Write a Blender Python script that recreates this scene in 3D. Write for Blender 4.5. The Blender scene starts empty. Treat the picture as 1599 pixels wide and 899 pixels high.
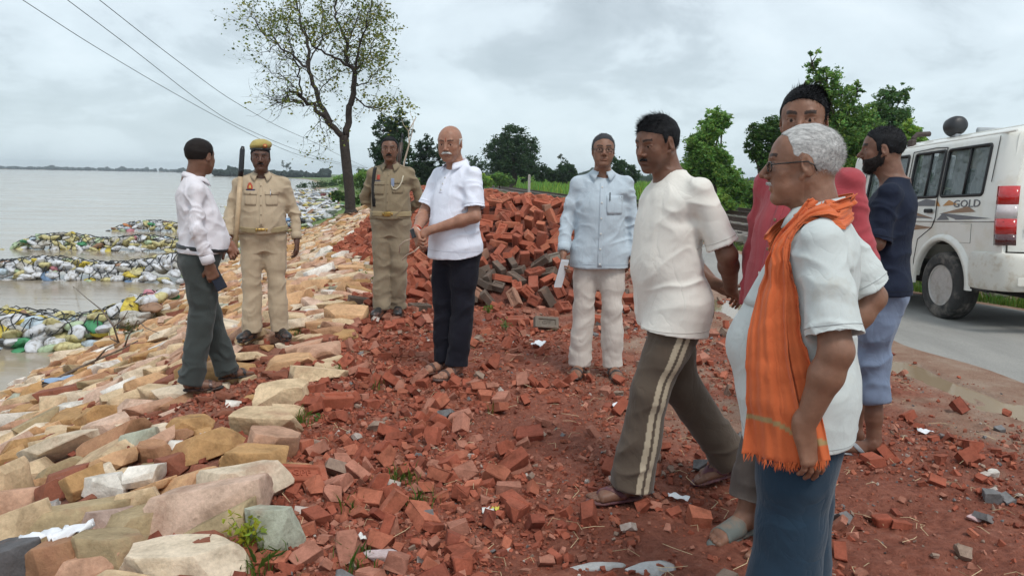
import bpy, bmesh, math, random
import numpy as np
from mathutils import Vector, Matrix
from mathutils.bvhtree import BVHTree
R = math.radians
scene = bpy.context.scene
C = scene.collection

# ------------------------------------------------------------------ camera, world, sun, exposure
CAMZ, PITCH, ROLL, FPX, W0, H0 = 1.42, R(8.2), R(1.05), 1200.0, 1599.0, 899.0
_f = Vector((0, math.cos(PITCH), -math.sin(PITCH)))
_u0 = Vector((0, math.sin(PITCH), math.cos(PITCH))); _r0 = Vector((1, 0, 0))
_u = math.cos(ROLL)*_u0 - math.sin(ROLL)*_r0
_r = math.cos(ROLL)*_r0 + math.sin(ROLL)*_u0
cam_d = bpy.data.cameras.new('camera'); cam = bpy.data.objects.new('camera', cam_d); C.objects.link(cam)
cam.matrix_world = Matrix(((_r.x, _u.x, -_f.x, 0), (_r.y, _u.y, -_f.y, 0), (_r.z, _u.z, -_f.z, CAMZ), (0, 0, 0, 1)))
cam_d.sensor_width = 36; cam_d.lens = 36*FPX/W0; cam_d.clip_end = 6000; cam_d.clip_start = 0.05
scene.camera = cam
SUN_EL, SUN_AZ = R(58), R(150)     # azimuth: direction the light comes from, clockwise from +Y
w = bpy.data.worlds.new("World"); scene.world = w; w.use_nodes = True
nt = w.node_tree; N = nt.nodes; L = nt.links
for n in list(N): N.remove(n)
out = N.new('ShaderNodeOutputWorld'); bg = N.new('ShaderNodeBackground'); L.new(bg.outputs[0], out.inputs[0])
sky = N.new('ShaderNodeTexSky'); sky.sky_type = 'NISHITA'; sky.sun_disc = False
sky.sun_elevation = SUN_EL; sky.sun_rotation = SUN_AZ; sky.air_density = 1.0; sky.dust_density = 2.0
bg.inputs[1].default_value = 0.1
tc = N.new('ShaderNodeTexCoord')
sep = N.new('ShaderNodeSeparateXYZ'); L.new(tc.outputs['Generated'], sep.inputs[0])
# project the direction on a cloud layer so that clouds flatten towards the horizon
den = N.new('ShaderNodeMath'); den.operation = 'MAXIMUM'; L.new(sep.outputs[2], den.inputs[0]); den.inputs[1].default_value = 0.0
den2 = N.new('ShaderNodeMath'); den2.operation = 'ADD'; L.new(den.outputs[0], den2.inputs[0]); den2.inputs[1].default_value = 0.34
dv = N.new('ShaderNodeVectorMath'); dv.operation = 'DIVIDE'; L.new(tc.outputs['Generated'], dv.inputs[0]); L.new(den2.outputs[0], dv.inputs[1])
mp = N.new('ShaderNodeMapping'); L.new(dv.outputs[0], mp.inputs[0]); mp.inputs['Location'].default_value = (3.1, 1.7, 0); mp.inputs['Scale'].default_value = (1.0, 1.0, 0.6)
n1 = N.new('ShaderNodeTexNoise'); L.new(mp.outputs[0], n1.inputs[0]); n1.inputs['Scale'].default_value = 2.3; n1.inputs['Detail'].default_value = 10; n1.inputs['Roughness'].default_value = 0.56; n1.inputs['Distortion'].default_value = 0.35
cr = N.new('ShaderNodeValToRGB'); L.new(n1.outputs[0], cr.inputs[0])
e = cr.color_ramp.elements; e[0].position = 0.34; e[0].color = (3.7, 4.3, 4.7, 1); e[1].position = 0.68; e[1].color = (6.7, 7.45, 7.95, 1)
x = e.new(0.44); x.color = (4.5, 5.15, 5.6, 1); x = e.new(0.50); x.color = (5.6, 6.35, 6.85, 1); x = e.new(0.57); x.color = (6.0, 6.8, 7.3, 1)
# the light shade near the horizon
hr = N.new('ShaderNodeMapRange'); L.new(sep.outputs[2], hr.inputs[0]); hr.inputs[1].default_value = 0.0; hr.inputs[2].default_value = 0.22; hr.inputs[3].default_value = 0.7; hr.inputs[4].default_value = 0.0
hm = N.new('ShaderNodeMixRGB'); L.new(hr.outputs[0], hm.inputs[0]); L.new(cr.outputs[0], hm.inputs[1]); hm.inputs[2].default_value = (5.5, 6.6, 7.1, 1)
ms = N.new('ShaderNodeMixRGB'); ms.inputs[0].default_value = 0.90; L.new(sky.outputs[0], ms.inputs[1]); L.new(hm.outputs[0], ms.inputs[2])
L.new(ms.outputs[0], bg.inputs[0])
sd = bpy.data.lights.new('sun', 'SUN'); sd.energy = 1.35; sd.angle = R(15); sd.color = (1.0, 0.965, 0.91)
so = bpy.data.objects.new('sun', sd); C.objects.link(so)
so.rotation_euler = Vector((-math.sin(SUN_AZ)*math.cos(SUN_EL), -math.cos(SUN_AZ)*math.cos(SUN_EL), -math.sin(SUN_EL))).to_track_quat('-Z', 'Y').to_euler()
vs = scene.view_settings; vs.view_transform = 'Standard'; vs.look = 'None'; vs.gamma = 1; vs.use_curve_mapping = False; vs.exposure = 0.48
scene.cycles.max_bounces = 6; scene.cycles.diffuse_bounces = 3; scene.cycles.transparent_max_bounces = 12
scene.cycles.use_denoising = True
scene.cycles.use_adaptive_sampling = True; scene.cycles.adaptive_threshold = 0.02

# ------------------------------------------------------------------ helpers
_fn, _rn, _un = np.array(_f), np.array(_r), np.array(_u)
def proj(p):
    q = np.asarray(p, float) - np.array([0, 0, CAMZ]); z = q @ _fn
    return np.stack([W0/2 + FPX*(q @ _rn)/z, H0/2 - FPX*(q @ _un)/z, z], -1)
def ray(u, v):
    d = _fn + _rn*((u-W0/2)/FPX) + _un*((H0/2-v)/FPX)
    return d
def at(u, v, z=0.0):
    d = ray(u, v); t = (z-CAMZ)/d[2]; return np.array([d[0]*t, d[1]*t, z])
def aty(u, v, y):
    d = ray(u, v); t = y/d[1]; return np.array([d[0]*t, y, CAMZ+d[2]*t])

def mesh(name, V, F, mats=None, parent=None, smooth=True, link=True, col=None, mi=None):
    m = bpy.data.meshes.new(name)
    V = np.asarray(V, dtype=np.float32)
    if isinstance(F, np.ndarray):
        k = F.shape[1]; nf = len(F)
        m.vertices.add(len(V)); m.vertices.foreach_set('co', V.ravel())
        m.loops.add(nf*k); m.loops.foreach_set('vertex_index', F.astype(np.int32).ravel())
        m.polygons.add(nf); m.polygons.foreach_set('loop_start', np.arange(0, nf*k, k, dtype=np.int32))
        m.update(calc_edges=True)
    else:
        m.from_pydata([tuple(map(float, v)) for v in V], [], [tuple(int(i) for i in f) for f in F])
    m.polygons.foreach_set('use_smooth', np.full(len(m.polygons), smooth, dtype=bool))
    if col is not None:
        a = m.color_attributes.new('Col', 'FLOAT_COLOR', 'POINT')
        c = np.ones((len(V), 4), np.float32); c[:, :3] = col; a.data.foreach_set('color', c.ravel())
    if mats:
        for q in (mats if isinstance(mats, (list, tuple)) else [mats]): m.materials.append(q)
    if mi is not None: m.polygons.foreach_set('material_index', np.asarray(mi, dtype=np.int32))
    m.update()
    o = bpy.data.objects.new(name, m)
    if link: C.objects.link(o)
    if parent: o.parent = parent
    return o
def empty(name, loc=(0, 0, 0), rz=0, scale=1.0):
    o = bpy.data.objects.new(name, None); C.objects.link(o); o.location = loc; o.rotation_euler = (0, 0, rz); o.scale = (scale,)*3
    o.empty_display_size = 0.1
    return o
def tag(o, label=None, cat=None, group=None, kind=None):
    if label: o['label'] = label
    if cat: o['category'] = cat
    if group: o['group'] = group
    if kind: o['kind'] = kind
    return o

class MB:
    """collects simple solids into one mesh"""
    def __init__(s): s.V = []; s.F = []; s.M = []; s.n = 0
    def add(s, V, F, m=0):
        V = np.asarray(V, float); s.V.append(V)
        for f in F: s.F.append(tuple(int(i)+s.n for i in f)); s.M.append(m)
        s.n += len(V)
    def box(s, c, size, rot=None, m=0, bev=0.0):
        hx, hy, hz = [q/2 for q in size]
        if bev:
            b = bev; V = []; 
            for sx in (-1, 1):
                for sy in (-1, 1):
                    for sz in (-1, 1):
                        V += [(sx*hx, sy*(hy-b), sz*(hz-b)), (sx*(hx-b), sy*hy, sz*(hz-b)), (sx*(hx-b), sy*(hy-b), sz*hz)]
            V = np.array(V); bm = bmesh.new()
            for v in V: bm.verts.new(v)
            bmesh.ops.convex_hull(bm, input=bm.verts); bm.verts.index_update()
            F = [[v.index for v in f.verts] for f in bm.faces]; V = np.array([v.co[:] for v in bm.verts]); bm.free()
        else:
            V = np.array([(sx*hx, sy*hy, sz*hz) for sx in (-1, 1) for sy in (-1, 1) for sz in (-1, 1)])
            F = [(0, 1, 3, 2), (4, 6, 7, 5), (0, 4, 5, 1), (2, 3, 7, 6), (0, 2, 6, 4), (1, 5, 7, 3)]
        if rot is not None: V = V @ np.array(rot)[:3, :3].T
        s.add(V + np.array(c), F, m)
    def tube(s, pts, r, n=8, m=0, caps=True):
        P = np.array(pts, float); k = len(P); r = np.full(k, r) if np.isscalar(r) else np.array(r, float)
        T = np.gradient(P, axis=0); T /= np.linalg.norm(T, axis=1)[:, None] + 1e-9
        a = np.array([0, 0, 1.]) if abs(T[0][2]) < .9 else np.array([1., 0, 0])
        V = []; u = np.cross(T[0], a); u /= np.linalg.norm(u)
        for i in range(k):
            u = u - T[i]*(u @ T[i]); u /= np.linalg.norm(u)+1e-9; v = np.cross(T[i], u)
            for j in range(n):
                t = 2*math.pi*j/n; V.append(P[i] + r[i]*(math.cos(t)*u + math.sin(t)*v))
        F = [(i*n+j, i*n+(j+1) % n, (i+1)*n+(j+1) % n, (i+1)*n+j) for i in range(k-1) for j in range(n)]
        if caps: F += [tuple(range(n-1, -1, -1)), tuple((k-1)*n+j for j in range(n))]
        s.add(V, F, m)
    def lathe(s, prof, n=24, M=None, m=0):
        V = []; 
        for (r, z) in prof:
            for j in range(n):
                t = 2*math.pi*j/n; V.append((r*math.cos(t), r*math.sin(t), z))
        k = len(prof); F = [(i*n+j, i*n+(j+1) % n, (i+1)*n+(j+1) % n, (i+1)*n+j) for i in range(k-1) for j in range(n)]
        F += [tuple(range(n-1, -1, -1)), tuple((k-1)*n+j for j in range(n))]
        V = np.array(V)
        if M is not None: V = V @ np.array(M)[:3, :3].T + np.array(M)[:3, 3]
        s.add(V, F, m)
    def prism(s, pts, d, m=0):
        """pts: list of 3D points (a planar outline); d: thickness vector"""
        P = np.array(pts, float); n = len(P); V = np.vstack([P, P+np.array(d)])
        s.add(V, [tuple(range(n-1, -1, -1)), tuple(range(n, 2*n))] + [(i, (i+1) % n, n+(i+1) % n, n+i) for i in range(n)], m)
    def grid(s, G, thick=0.0, nrm=None, m=0):
        """G: (a,b,3) points; optional thickness along -normal"""
        G = np.asarray(G, float); a, b, _ = G.shape
        F = [(i*b+j, i*b+j+1, (i+1)*b+j+1, (i+1)*b+j) for i in range(a-1) for j in range(b-1)]
        V = G.reshape(-1, 3)
        if thick:
            if nrm is None:
                gu = np.gradient(G, axis=0); gv = np.gradient(G, axis=1); nn = np.cross(gv, gu); nn /= np.linalg.norm(nn, axis=2)[..., None]+1e-9
            else: nn = np.broadcast_to(np.array(nrm, float), G.shape)
            B = (G - nn*thick).reshape(-1, 3); o = a*b
            F = F + [tuple(q+o for q in f[::-1]) for f in F]
            per = [(i, 0) for i in range(a)] + [(a-1, j) for j in range(1, b)] + [(i, b-1) for i in range(a-2, -1, -1)] + [(0, j) for j in range(b-2, 0, -1)]
            per = [i*b+j for i, j in per]; k = len(per)
            F += [(per[i], per[(i+1) % k], per[(i+1) % k]+o, per[i]+o) for i in range(k)]
            V = np.vstack([V, B])
        s.add(V, F, m)
    def build(s, name, mats, parent=None, smooth=False, **k):
        o = mesh(name, np.vstack(s.V), s.F, mats, parent, smooth, mi=s.M, **k)
        bm = bmesh.new(); bm.from_mesh(o.data); bmesh.ops.recalc_face_normals(bm, faces=bm.faces); bm.to_mesh(o.data); bm.free()
        if smooth == 'auto': sharp(o.data)
        return o
def sharp(me, ang=35):
    me.polygons.foreach_set('use_smooth', np.ones(len(me.polygons), bool))
    bm = bmesh.new(); bm.from_mesh(me); a = R(ang)
    for ed in bm.edges:
        if len(ed.link_faces) == 2: ed.smooth = ed.calc_face_angle(0) < a
    bm.to_mesh(me); bm.free()

# ---- numpy noise
_rs = np.random.RandomState(7)
_PK = _rs.normal(size=(64, 3)); _PP = _rs.uniform(0, 6.283, 64)
def lown(P, f=1.0, seed=0, n=6):
    P = np.asarray(P, np.float32); o = 0
    for i in range(n):
        k = _PK[(seed*7+i*3) % 64]; k = k/np.linalg.norm(k)*(0.6+0.8*((i*0.37+seed*.13) % 1))
        o = o + np.sin(P @ (k*f*6.283).astype(np.float32) + _PP[(seed*5+i) % 64])
    return o/np.sqrt(n)
def _h(ix, iy, iz, seed):
    n = (ix*374761393 + iy*668265263 + iz*2147483647 + seed*974711) & 0xffffffff
    n = ((n ^ (n >> 13))*1274126177) & 0xffffffff
    return ((n ^ (n >> 16)) & 0xffff)/65535.0
def vnoise(P, f=1.0, seed=0):
    P = np.asarray(P, float)*f; I = np.floor(P).astype(np.int64); t = P-I; t = t*t*(3-2*t); o = 0
    for dx in (0, 1):
        for dy in (0, 1):
            for dz in (0, 1):
                wx = t[..., 0] if dx else 1-t[..., 0]; wy = t[..., 1] if dy else 1-t[..., 1]; wz = t[..., 2] if dz else 1-t[..., 2]
                o = o + wx*wy*wz*_h(I[..., 0]+dx, I[..., 1]+dy, I[..., 2]+dz, seed)
    return o*2-1
def fbm(P, f=1.0, seed=0, oct=4, g=0.5):
    o = 0; a = 1
    for i in range(oct): o = o + a*vnoise(P, f*2**i, seed+i*17); a *= g
    return o

# ------------------------------------------------------------------ materials
MATS = {}
def newmat(name):
    m = bpy.data.materials.new(name); m.use_nodes = True; nt = m.node_tree
    b = nt.nodes['Principled BSDF']; return m, nt, nt.nodes, nt.links, b
def noise_node(nt, scale, detail=5, rough=.55, coord='Object', dist=0.0, stretch=None):
    N, L = nt.nodes, nt.links
    t = N.new('ShaderNodeTexCoord'); n = N.new('ShaderNodeTexNoise'); src = t.outputs[coord]
    if stretch:
        mp = N.new('ShaderNodeMapping'); mp.inputs['Scale'].default_value = stretch; L.new(src, mp.inputs[0]); src = mp.outputs[0]
    L.new(src, n.inputs[0]); n.inputs['Scale'].default_value = scale; n.inputs['Detail'].default_value = detail
    n.inputs['Roughness'].default_value = rough; n.inputs['Distortion'].default_value = dist
    return n
def ramp(nt, src, stops):
    r = nt.nodes.new('ShaderNodeValToRGB'); nt.links.new(src, r.inputs[0]); e = r.color_ramp.elements
    while len(e) > 1: e.remove(e[-1])
    e[0].position = stops[0][0]; e[0].color = tuple(stops[0][1])+(1,)
    for p, c in stops[1:]: q = e.new(p); q.color = tuple(c)+(1,)
    return r
def mul(nt, a, b, fac=1.0, mode='MULTIPLY'):
    m = nt.nodes.new('ShaderNodeMixRGB'); m.blend_type = mode; m.inputs[0].default_value = fac
    for i, q in ((1, a), (2, b)):
        if hasattr(q, 'links'): nt.links.new(q, m.inputs[i])
        else: m.inputs[i].default_value = tuple(q)+(1,)
    return m
def bump(nt, b, src, dist=.01, strength=1.0, prev=None):
    n = nt.nodes.new('ShaderNodeBump'); nt.links.new(src, n.inputs['Height']); n.inputs['Distance'].default_value = dist; n.inputs['Strength'].default_value = strength
    if prev is not None: nt.links.new(prev.outputs[0], n.inputs['Normal'])
    nt.links.new(n.outputs[0], b.inputs['Normal']); return n
def simple(name, col, rough=.6, metal=0.0, spec=.5, var=.12, vs=12, bmp=0.0, bs=40, coat=0.0, dirt=None):
    if name in MATS: return MATS[name]
    m, nt, N, L, b = newmat(name); b.inputs['Roughness'].default_value = rough; b.inputs['Metallic'].default_value = metal
    b.inputs['Specular IOR Level'].default_value = spec; b.inputs['Coat Weight'].default_value = coat
    n = noise_node(nt, vs, 6, .6); c = np.array(col)
    r = ramp(nt, n.outputs[0], [(.3, c*(1-var)), (.7, np.minimum(c*(1+var), 1))]); src = r.outputs[0]
    if dirt:
        n2 = noise_node(nt, dirt[1], 8, .65); r2 = ramp(nt, n2.outputs[0], [(.5, (0, 0, 0)), (.68, (1, 1, 1))])
        mm = mul(nt, src, dirt[0], 1, 'MIX'); L.new(r2.outputs[0], mm.inputs[0]); src = mm.outputs[0]
    L.new(src, b.inputs['Base Color'])
    if bmp: n3 = noise_node(nt, bs, 6, .6); bump(nt, b, n3.outputs[0], bmp)
    MATS[name] = m; return m
def cloth(name, col, rough=.9, var=.1, weave=900, wr=.006, stain=None, sheen=.15, attr=False):
    """woven cloth: base colour, slight tone variation, fine weave and soft crumple"""
    if name in MATS: return MATS[name]
    m, nt, N, L, b = newmat(name); b.inputs['Roughness'].default_value = rough; b.inputs['Specular IOR Level'].default_value = .25
    b.inputs['Sheen Weight'].default_value = sheen
    n = noise_node(nt, 6, 5, .6); c = np.array(col)
    r = ramp(nt, n.outputs[0], [(.3, c*(1-var)), (.7, np.minimum(c*(1+var), .95))]); src = r.outputs[0]
    if stain:
        n2 = noise_node(nt, stain[1], 6, .7); r2 = ramp(nt, n2.outputs[0], [(.58, (0, 0, 0)), (.72, (1, 1, 1))])
        mm = mul(nt, src, stain[0], 1, 'MIX'); L.new(r2.outputs[0], mm.inputs[0]); src = mm.outputs[0]
    if attr:
        a = N.new('ShaderNodeVertexColor'); a.layer_name = 'Col'; src = mul(nt, src, a.outputs[0]).outputs[0]
    L.new(src, b.inputs['Base Color'])
    n3 = noise_node(nt, weave, 2, .5); n4 = noise_node(nt, 9, 4, .55, dist=1.2)
    n5 = noise_node(nt, 7.5, 3, .5, dist=.8, stretch=(1.0, 1.0, .55)); ab = N.new('ShaderNodeMath'); ab.operation = 'SUBTRACT'; L.new(n5.outputs[0], ab.inputs[0]); ab.inputs[1].default_value = .5
    a2 = N.new('ShaderNodeMath'); a2.operation = 'ABSOLUTE'; L.new(ab.outputs[0], a2.inputs[0]); a3 = N.new('ShaderNodeMath'); a3.operation = 'POWER'; L.new(a2.outputs[0], a3.inputs[0]); a3.inputs[1].default_value = .6
    p = bump(nt, b, n3.outputs[0], .0006, .5); p = bump(nt, b, a3.outputs[0], .011, .5, p); bump(nt, b, n4.outputs[0], wr, .6, p)
    MATS[name] = m; return m
# ------------------------------------------------------------------ distance-field modelling
class SDF:
    def __init__(s, lo, hi, h):
        s.lo = np.array(lo, float); s.h = h; s.n = np.ceil((np.array(hi)-s.lo)/h).astype(int)+1
        s.d = np.full(s.n, 0.08, np.float32)
        s.ax = [(s.lo[i] + h*np.arange(s.n[i])).astype(np.float32) for i in range(3)]
    def sub(s, lo, hi):
        a = np.maximum(np.floor((np.array(lo)-s.lo)/s.h).astype(int), 0); b = np.minimum(np.ceil((np.array(hi)-s.lo)/s.h).astype(int)+1, s.n)
        if np.any(b <= a): return None, None
        sl = tuple(slice(a[i], b[i]) for i in range(3))
        return sl, (s.ax[0][sl[0]][:, None, None], s.ax[1][sl[1]][None, :, None], s.ax[2][sl[2]][None, None, :])
    def comb(s, sl, d, k, op):
        o = s.d[sl]
        if op == 'u':
            if k > 0:
                hh = np.maximum(k-np.abs(o-d), 0)/k; s.d[sl] = np.minimum(o, d)-hh*hh*k*.25
            else: s.d[sl] = np.minimum(o, d)
        else:
            d = -d
            if k > 0:
                hh = np.maximum(k-np.abs(o-d), 0)/k; s.d[sl] = np.maximum(o, d)+hh*hh*k*.25
            else: s.d[sl] = np.maximum(o, d)
    def cap(s, a, b, ra, rb=None, k=.01, op='u', flat=None, fs=1.0):
        """tapered capsule; flat: direction squashed by fs"""
        rb = ra if rb is None else rb; a = np.array(a, float); b = np.array(b, float); m = max(ra, rb)+max(k, .01)+.004
        sl, g = s.sub(np.minimum(a, b)-m, np.maximum(a, b)+m)
        if sl is None: return
        x, y, z = g; ab = b-a; L2 = ab @ ab+1e-12
        px, py, pz = x-a[0], y-a[1], z-a[2]; t = np.clip((px*ab[0]+py*ab[1]+pz*ab[2])/L2, 0, 1)
        qx, qy, qz = px-t*ab[0], py-t*ab[1], pz-t*ab[2]
        if flat is not None:
            f = np.array(flat, float); f /= np.linalg.norm(f); dt = (qx*f[0]+qy*f[1]+qz*f[2])*(1/fs-1)
            qx, qy, qz = qx+dt*f[0], qy+dt*f[1], qz+dt*f[2]
        d = np.sqrt(qx*qx+qy*qy+qz*qz)-(ra+(rb-ra)*t)
        if flat is not None: d = d*min(1, (1+fs)/2)
        s.comb(sl, d.astype(np.float32), k, op)
    def ell(s, c, r, M=None, k=.01, op='u'):
        c = np.array(c, float); r = np.array(r, float); m = r.max()+max(k, .01)+.004
        sl, g = s.sub(c-m, c+m)
        if sl is None: return
        x, y, z = g[0]-c[0], g[1]-c[1], g[2]-c[2]
        if M is not None:
            M = np.array(M)[:3, :3]
            x, y, z = (x*M[0, i]+y*M[1, i]+z*M[2, i] for i in range(3))
        k0 = np.sqrt((x/r[0])**2+(y/r[1])**2+(z/r[2])**2)+1e-6; k1 = np.sqrt((x/r[0]**2)**2+(y/r[1]**2)**2+(z/r[2]**2)**2)+1e-6
        s.comb(sl, (k0*(k0-1)/k1).astype(np.float32), k, op)
    def loft(s, rows, k=.01, op='u', infl=0.0, ex=2.0, zc=True):
        """rows: (z,cx,cy,rx,ry[,ryb]) sections stacked in z; ryb: half depth behind the centre"""
        A = np.array([r if len(r) == 6 else tuple(r)+(r[4],) for r in sorted(rows)], float)
        z0, z1 = A[0, 0], A[-1, 0]; zz = np.linspace(z0, z1, 80); I = [np.interp(zz, A[:, 0], A[:, i]) for i in range(1, 6)]
        ker = np.ones(9)/9; I = [np.convolve(np.pad(q, 4, mode='edge'), ker, 'valid') for q in I]
        m = infl+max(k, .01)+.004
        lo = [(I[0]-I[2]).min()-m, (I[1]-I[4]).min()-m, z0-m]; hi = [(I[0]+I[2]).max()+m, (I[1]+I[3]).max()+m, z1+m]
        sl, g = s.sub(lo, hi)
        if sl is None: return
        x, y, z = g; zf = z.ravel(); cx, cy, rx, ry, rb = [np.interp(zf, zz, q)[None, None, :] for q in I]
        rx = rx+infl; ry = ry+infl; rb = rb+infl
        X = x-cx; Y = y-cy; ryy = np.where(Y > 0, ry, rb)
        if ex == 2.0:
            k0 = np.sqrt((X/rx)**2+(Y/ryy)**2)+1e-6
            k1 = np.sqrt((X/rx**2)**2+(Y/ryy**2)**2)+1e-6; d = k0*(k0-1)/k1
        else:
            k0 = (np.abs(X/rx)**ex+np.abs(Y/ryy)**ex+1e-9)**(1/ex); d = (k0-1)*np.minimum(rx, ryy)
        d = np.maximum(d, np.maximum(z-z1-infl*0, z0-z)) if zc else d
        s.comb(sl, d.astype(np.float32), k, op)
    def cut(s, p, n, k=0.0, box=None):
        """remove what lies on the +n side of the plane through p (inside an optional box)"""
        p = np.array(p, float); n = np.array(n, float); n /= np.linalg.norm(n)
        lo, hi = box if box is not None else (s.lo-1, s.lo+s.h*s.n+1)
        sl, g = s.sub(lo, hi)
        if sl is None: return
        d = (g[0]-p[0])*n[0]+(g[1]-p[1])*n[1]+(g[2]-p[2])*n[2]
        s.comb(sl, (-d).astype(np.float32), k, 's')
    def mesh(s):
        d = s.d; g = d < 0
        g[0], g[-1] = False, False; g[:, 0], g[:, -1] = False, False; g[:, :, 0], g[:, :, -1] = False, False
        d = np.where(g, np.minimum(d, -1e-5), np.maximum(d, 1e-5))
        c = [g[i:g.shape[0]-1+i, j:g.shape[1]-1+j, k:g.shape[2]-1+k] for i in (0, 1) for j in (0, 1) for k in (0, 1)]
        anyc = c[0].copy(); allc = c[0].copy()
        for q in c[1:]: anyc |= q; allc &= q
        act = anyc & ~allc; idx = np.argwhere(act)
        if len(idx) == 0: return np.zeros((0, 3)), np.zeros((0, 4), int)
        I, J, K = idx.T; corner = {(i, j, k): d[I+i, J+j, K+k] for i in (0, 1) for j in (0, 1) for k in (0, 1)}
        acc = np.zeros((len(idx), 3)); cnt = np.zeros(len(idx))
        for a in range(3):
            for u in (0, 1):
                for v in (0, 1):
                    p = [0, 0, 0]; o = [q for q in range(3) if q != a]; p[o[0]], p[o[1]] = u, v; q = list(p); q[a] = 1
                    d0, d1 = corner[tuple(p)], corner[tuple(q)]; m = (d0 < 0) != (d1 < 0); t = np.where(m, d0/(d0-d1+1e-12), 0)
                    for b in range(3): acc[:, b] += np.where(m, p[b]+(t if b == a else 0), 0)
                    cnt += m
        V = s.lo + s.h*(idx + acc/cnt[:, None])
        ids = np.full(act.shape, -1, np.int32); ids[I, J, K] = np.arange(len(idx)); Fs = []
        for a in range(3):
            b, c2 = (a+1) % 3, (a+2) % 3
            s0 = [slice(None)]*3; s1 = [slice(None)]*3; s0[a] = slice(0, -1); s1[a] = slice(1, None)
            g0, g1 = g[tuple(s0)], g[tuple(s1)]; P = np.argwhere(g0 != g1)
            P = P[(P[:, b] > 0) & (P[:, c2] > 0) & (P[:, b] < g.shape[b]-1) & (P[:, c2] < g.shape[c2]-1)]
            sg = g0[P[:, 0], P[:, 1], P[:, 2]]; eb = np.zeros(3, int); eb[b] = 1; ec = np.zeros(3, int); ec[c2] = 1
            q = [P, P-eb, P-eb-ec, P-ec]; f = np.stack([ids[r[:, 0], r[:, 1], r[:, 2]] for r in q], 1)
            f = np.where(sg[:, None], f, f[:, ::-1]); Fs.append(f)
        F = np.vstack(Fs); F = F[(F >= 0).all(1)]
        return V, F
def vnormals(V, F):
    n = np.cross(V[F[:, 2]]-V[F[:, 0]], V[F[:, 3]]-V[F[:, 1]]); o = np.zeros_like(V)
    for i in range(4):
        for a in range(3): o[:, a] += np.bincount(F[:, i], n[:, a], len(V))
    return o/(np.linalg.norm(o, axis=1)[:, None]+1e-12)
def relax(V, F, it=2, lam=.5):
    e = np.vstack([F[:, [0, 1]], F[:, [1, 2]], F[:, [2, 3]], F[:, [3, 0]]])
    cnt = np.bincount(e[:, 0], minlength=len(V))+np.bincount(e[:, 1], minlength=len(V))
    for _ in range(it):
        o = np.zeros_like(V)
        for a in range(3): o[:, a] = np.bincount(e[:, 0], V[e[:, 1], a], len(V))+np.bincount(e[:, 1], V[e[:, 0], a], len(V))
        V = V+(o/np.maximum(cnt, 1)[:, None]-V)*lam
    return V
def fold(P, dirv, lam, amp, seed=0, warp=1.6, sharpn=.8):
    """creases lying across dirv: ridged noise stretched along the folds, broken up so that none repeats"""
    dv = np.array(dirv, float); dv /= np.linalg.norm(dv); a = (P @ dv)[:, None]
    Q = (P-a*dv)*(.42/lam) + a*dv*(1.0/lam); Wp = .5*np.stack([lown(P, .25/lam, seed+i) for i in (1, 4, 7)], 1); Q = Q+Wp
    r = 1-np.abs(vnoise(Q, .5, seed)*1.7); r2 = vnoise(Q, 1.05, seed+9)
    return amp*(np.clip(r, 0, 1)**1.6*1.5-.75+.35*r2)
def crumple(V, F, folds):
    """folds: (centre or None, radius, direction, wavelength, amplitude, seed)"""
    n = vnormals(V, F); d = np.zeros(len(V))
    for (c, r, dv, lam, amp, seed) in folds:
        wgt = 1.0 if c is None else np.exp(-(np.linalg.norm(V-np.array(c), axis=1)/r)**2)
        d += fold(V, dv, lam, amp, seed)*wgt
    return V+n*d[:, None]
# ------------------------------------------------------------------ terrain
SL = 0.1176                        # everything along the bank runs this much to the left per metre ahead
WATER_Z = -1.70
def sstep(a, b, x):
    t = np.clip((x-a)/(b-a), 0, 1); return t*t*(3-2*t)
def lat(x, y): return x + SL*y     # lateral coordinate; stone edge at -0.75, road 4.3..7.3, railway 8.3..10
def shore_w(y): return np.interp(y, [-5, 11, 21, 48, 130, 400, 1500], [5.0, 5.0, 5.7, 6.6, 14, 60, 420])
PUD = [(3.12, 5.75, .20, .95, R(7)), (3.30, 4.75, .22, .50, R(12)), (2.45, 8.5, .42, .75, R(7)), (1.12, 3.35, .09, .14, 0.3), (1.50, 4.35, .12, .20, 0), (1.50, 2.62, .13, .05, .3)]
def pud(x, y):
    o = 0
    for (cx, cy, a, b, r) in PUD:
        dx, dy = x-cx, y-cy; u = dx*math.cos(r)+dy*math.sin(r); v = -dx*math.sin(r)+dy*math.cos(r)
        o = np.maximum(o, 1-np.sqrt((u/a)**2+(v/b)**2)*(1+.22*np.sin(5*np.arctan2(v/b, u/a)+cx)))
    return np.clip(o*1.6, 0, 1)
def pile_h(x, y):
    """brick heap: crest runs along the bank"""
    t = (y-9.4)/16.0; cx = 0.33 - SL*(y-10)-.08*np.sin(y*.9); q = x-cx
    crest = np.where(y < 10.4, 0.97*np.clip(1-(10.4-y)/2.15, 0, 1)**.85, 0.97-.010*(y-10.4)+.08*np.sin(y*.7))
    wl = np.where(y < 10, 1.9, np.minimum(1.9+.30*(y-10), 3.4)); wr = 1.05
    pr = np.clip(1-np.abs(q)/np.where(q < 0, wl, wr), 0, 1)
    # a flat top near the front: the heap there reaches a metre and a half to the left and right of the crest
    pr = np.clip(pr*1.55, 0, 1); pr = pr*pr*(3-2*pr)*.6+pr*.4
    return np.clip(crest, 0, 2)*pr*sstep(30, 24, y)
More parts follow.
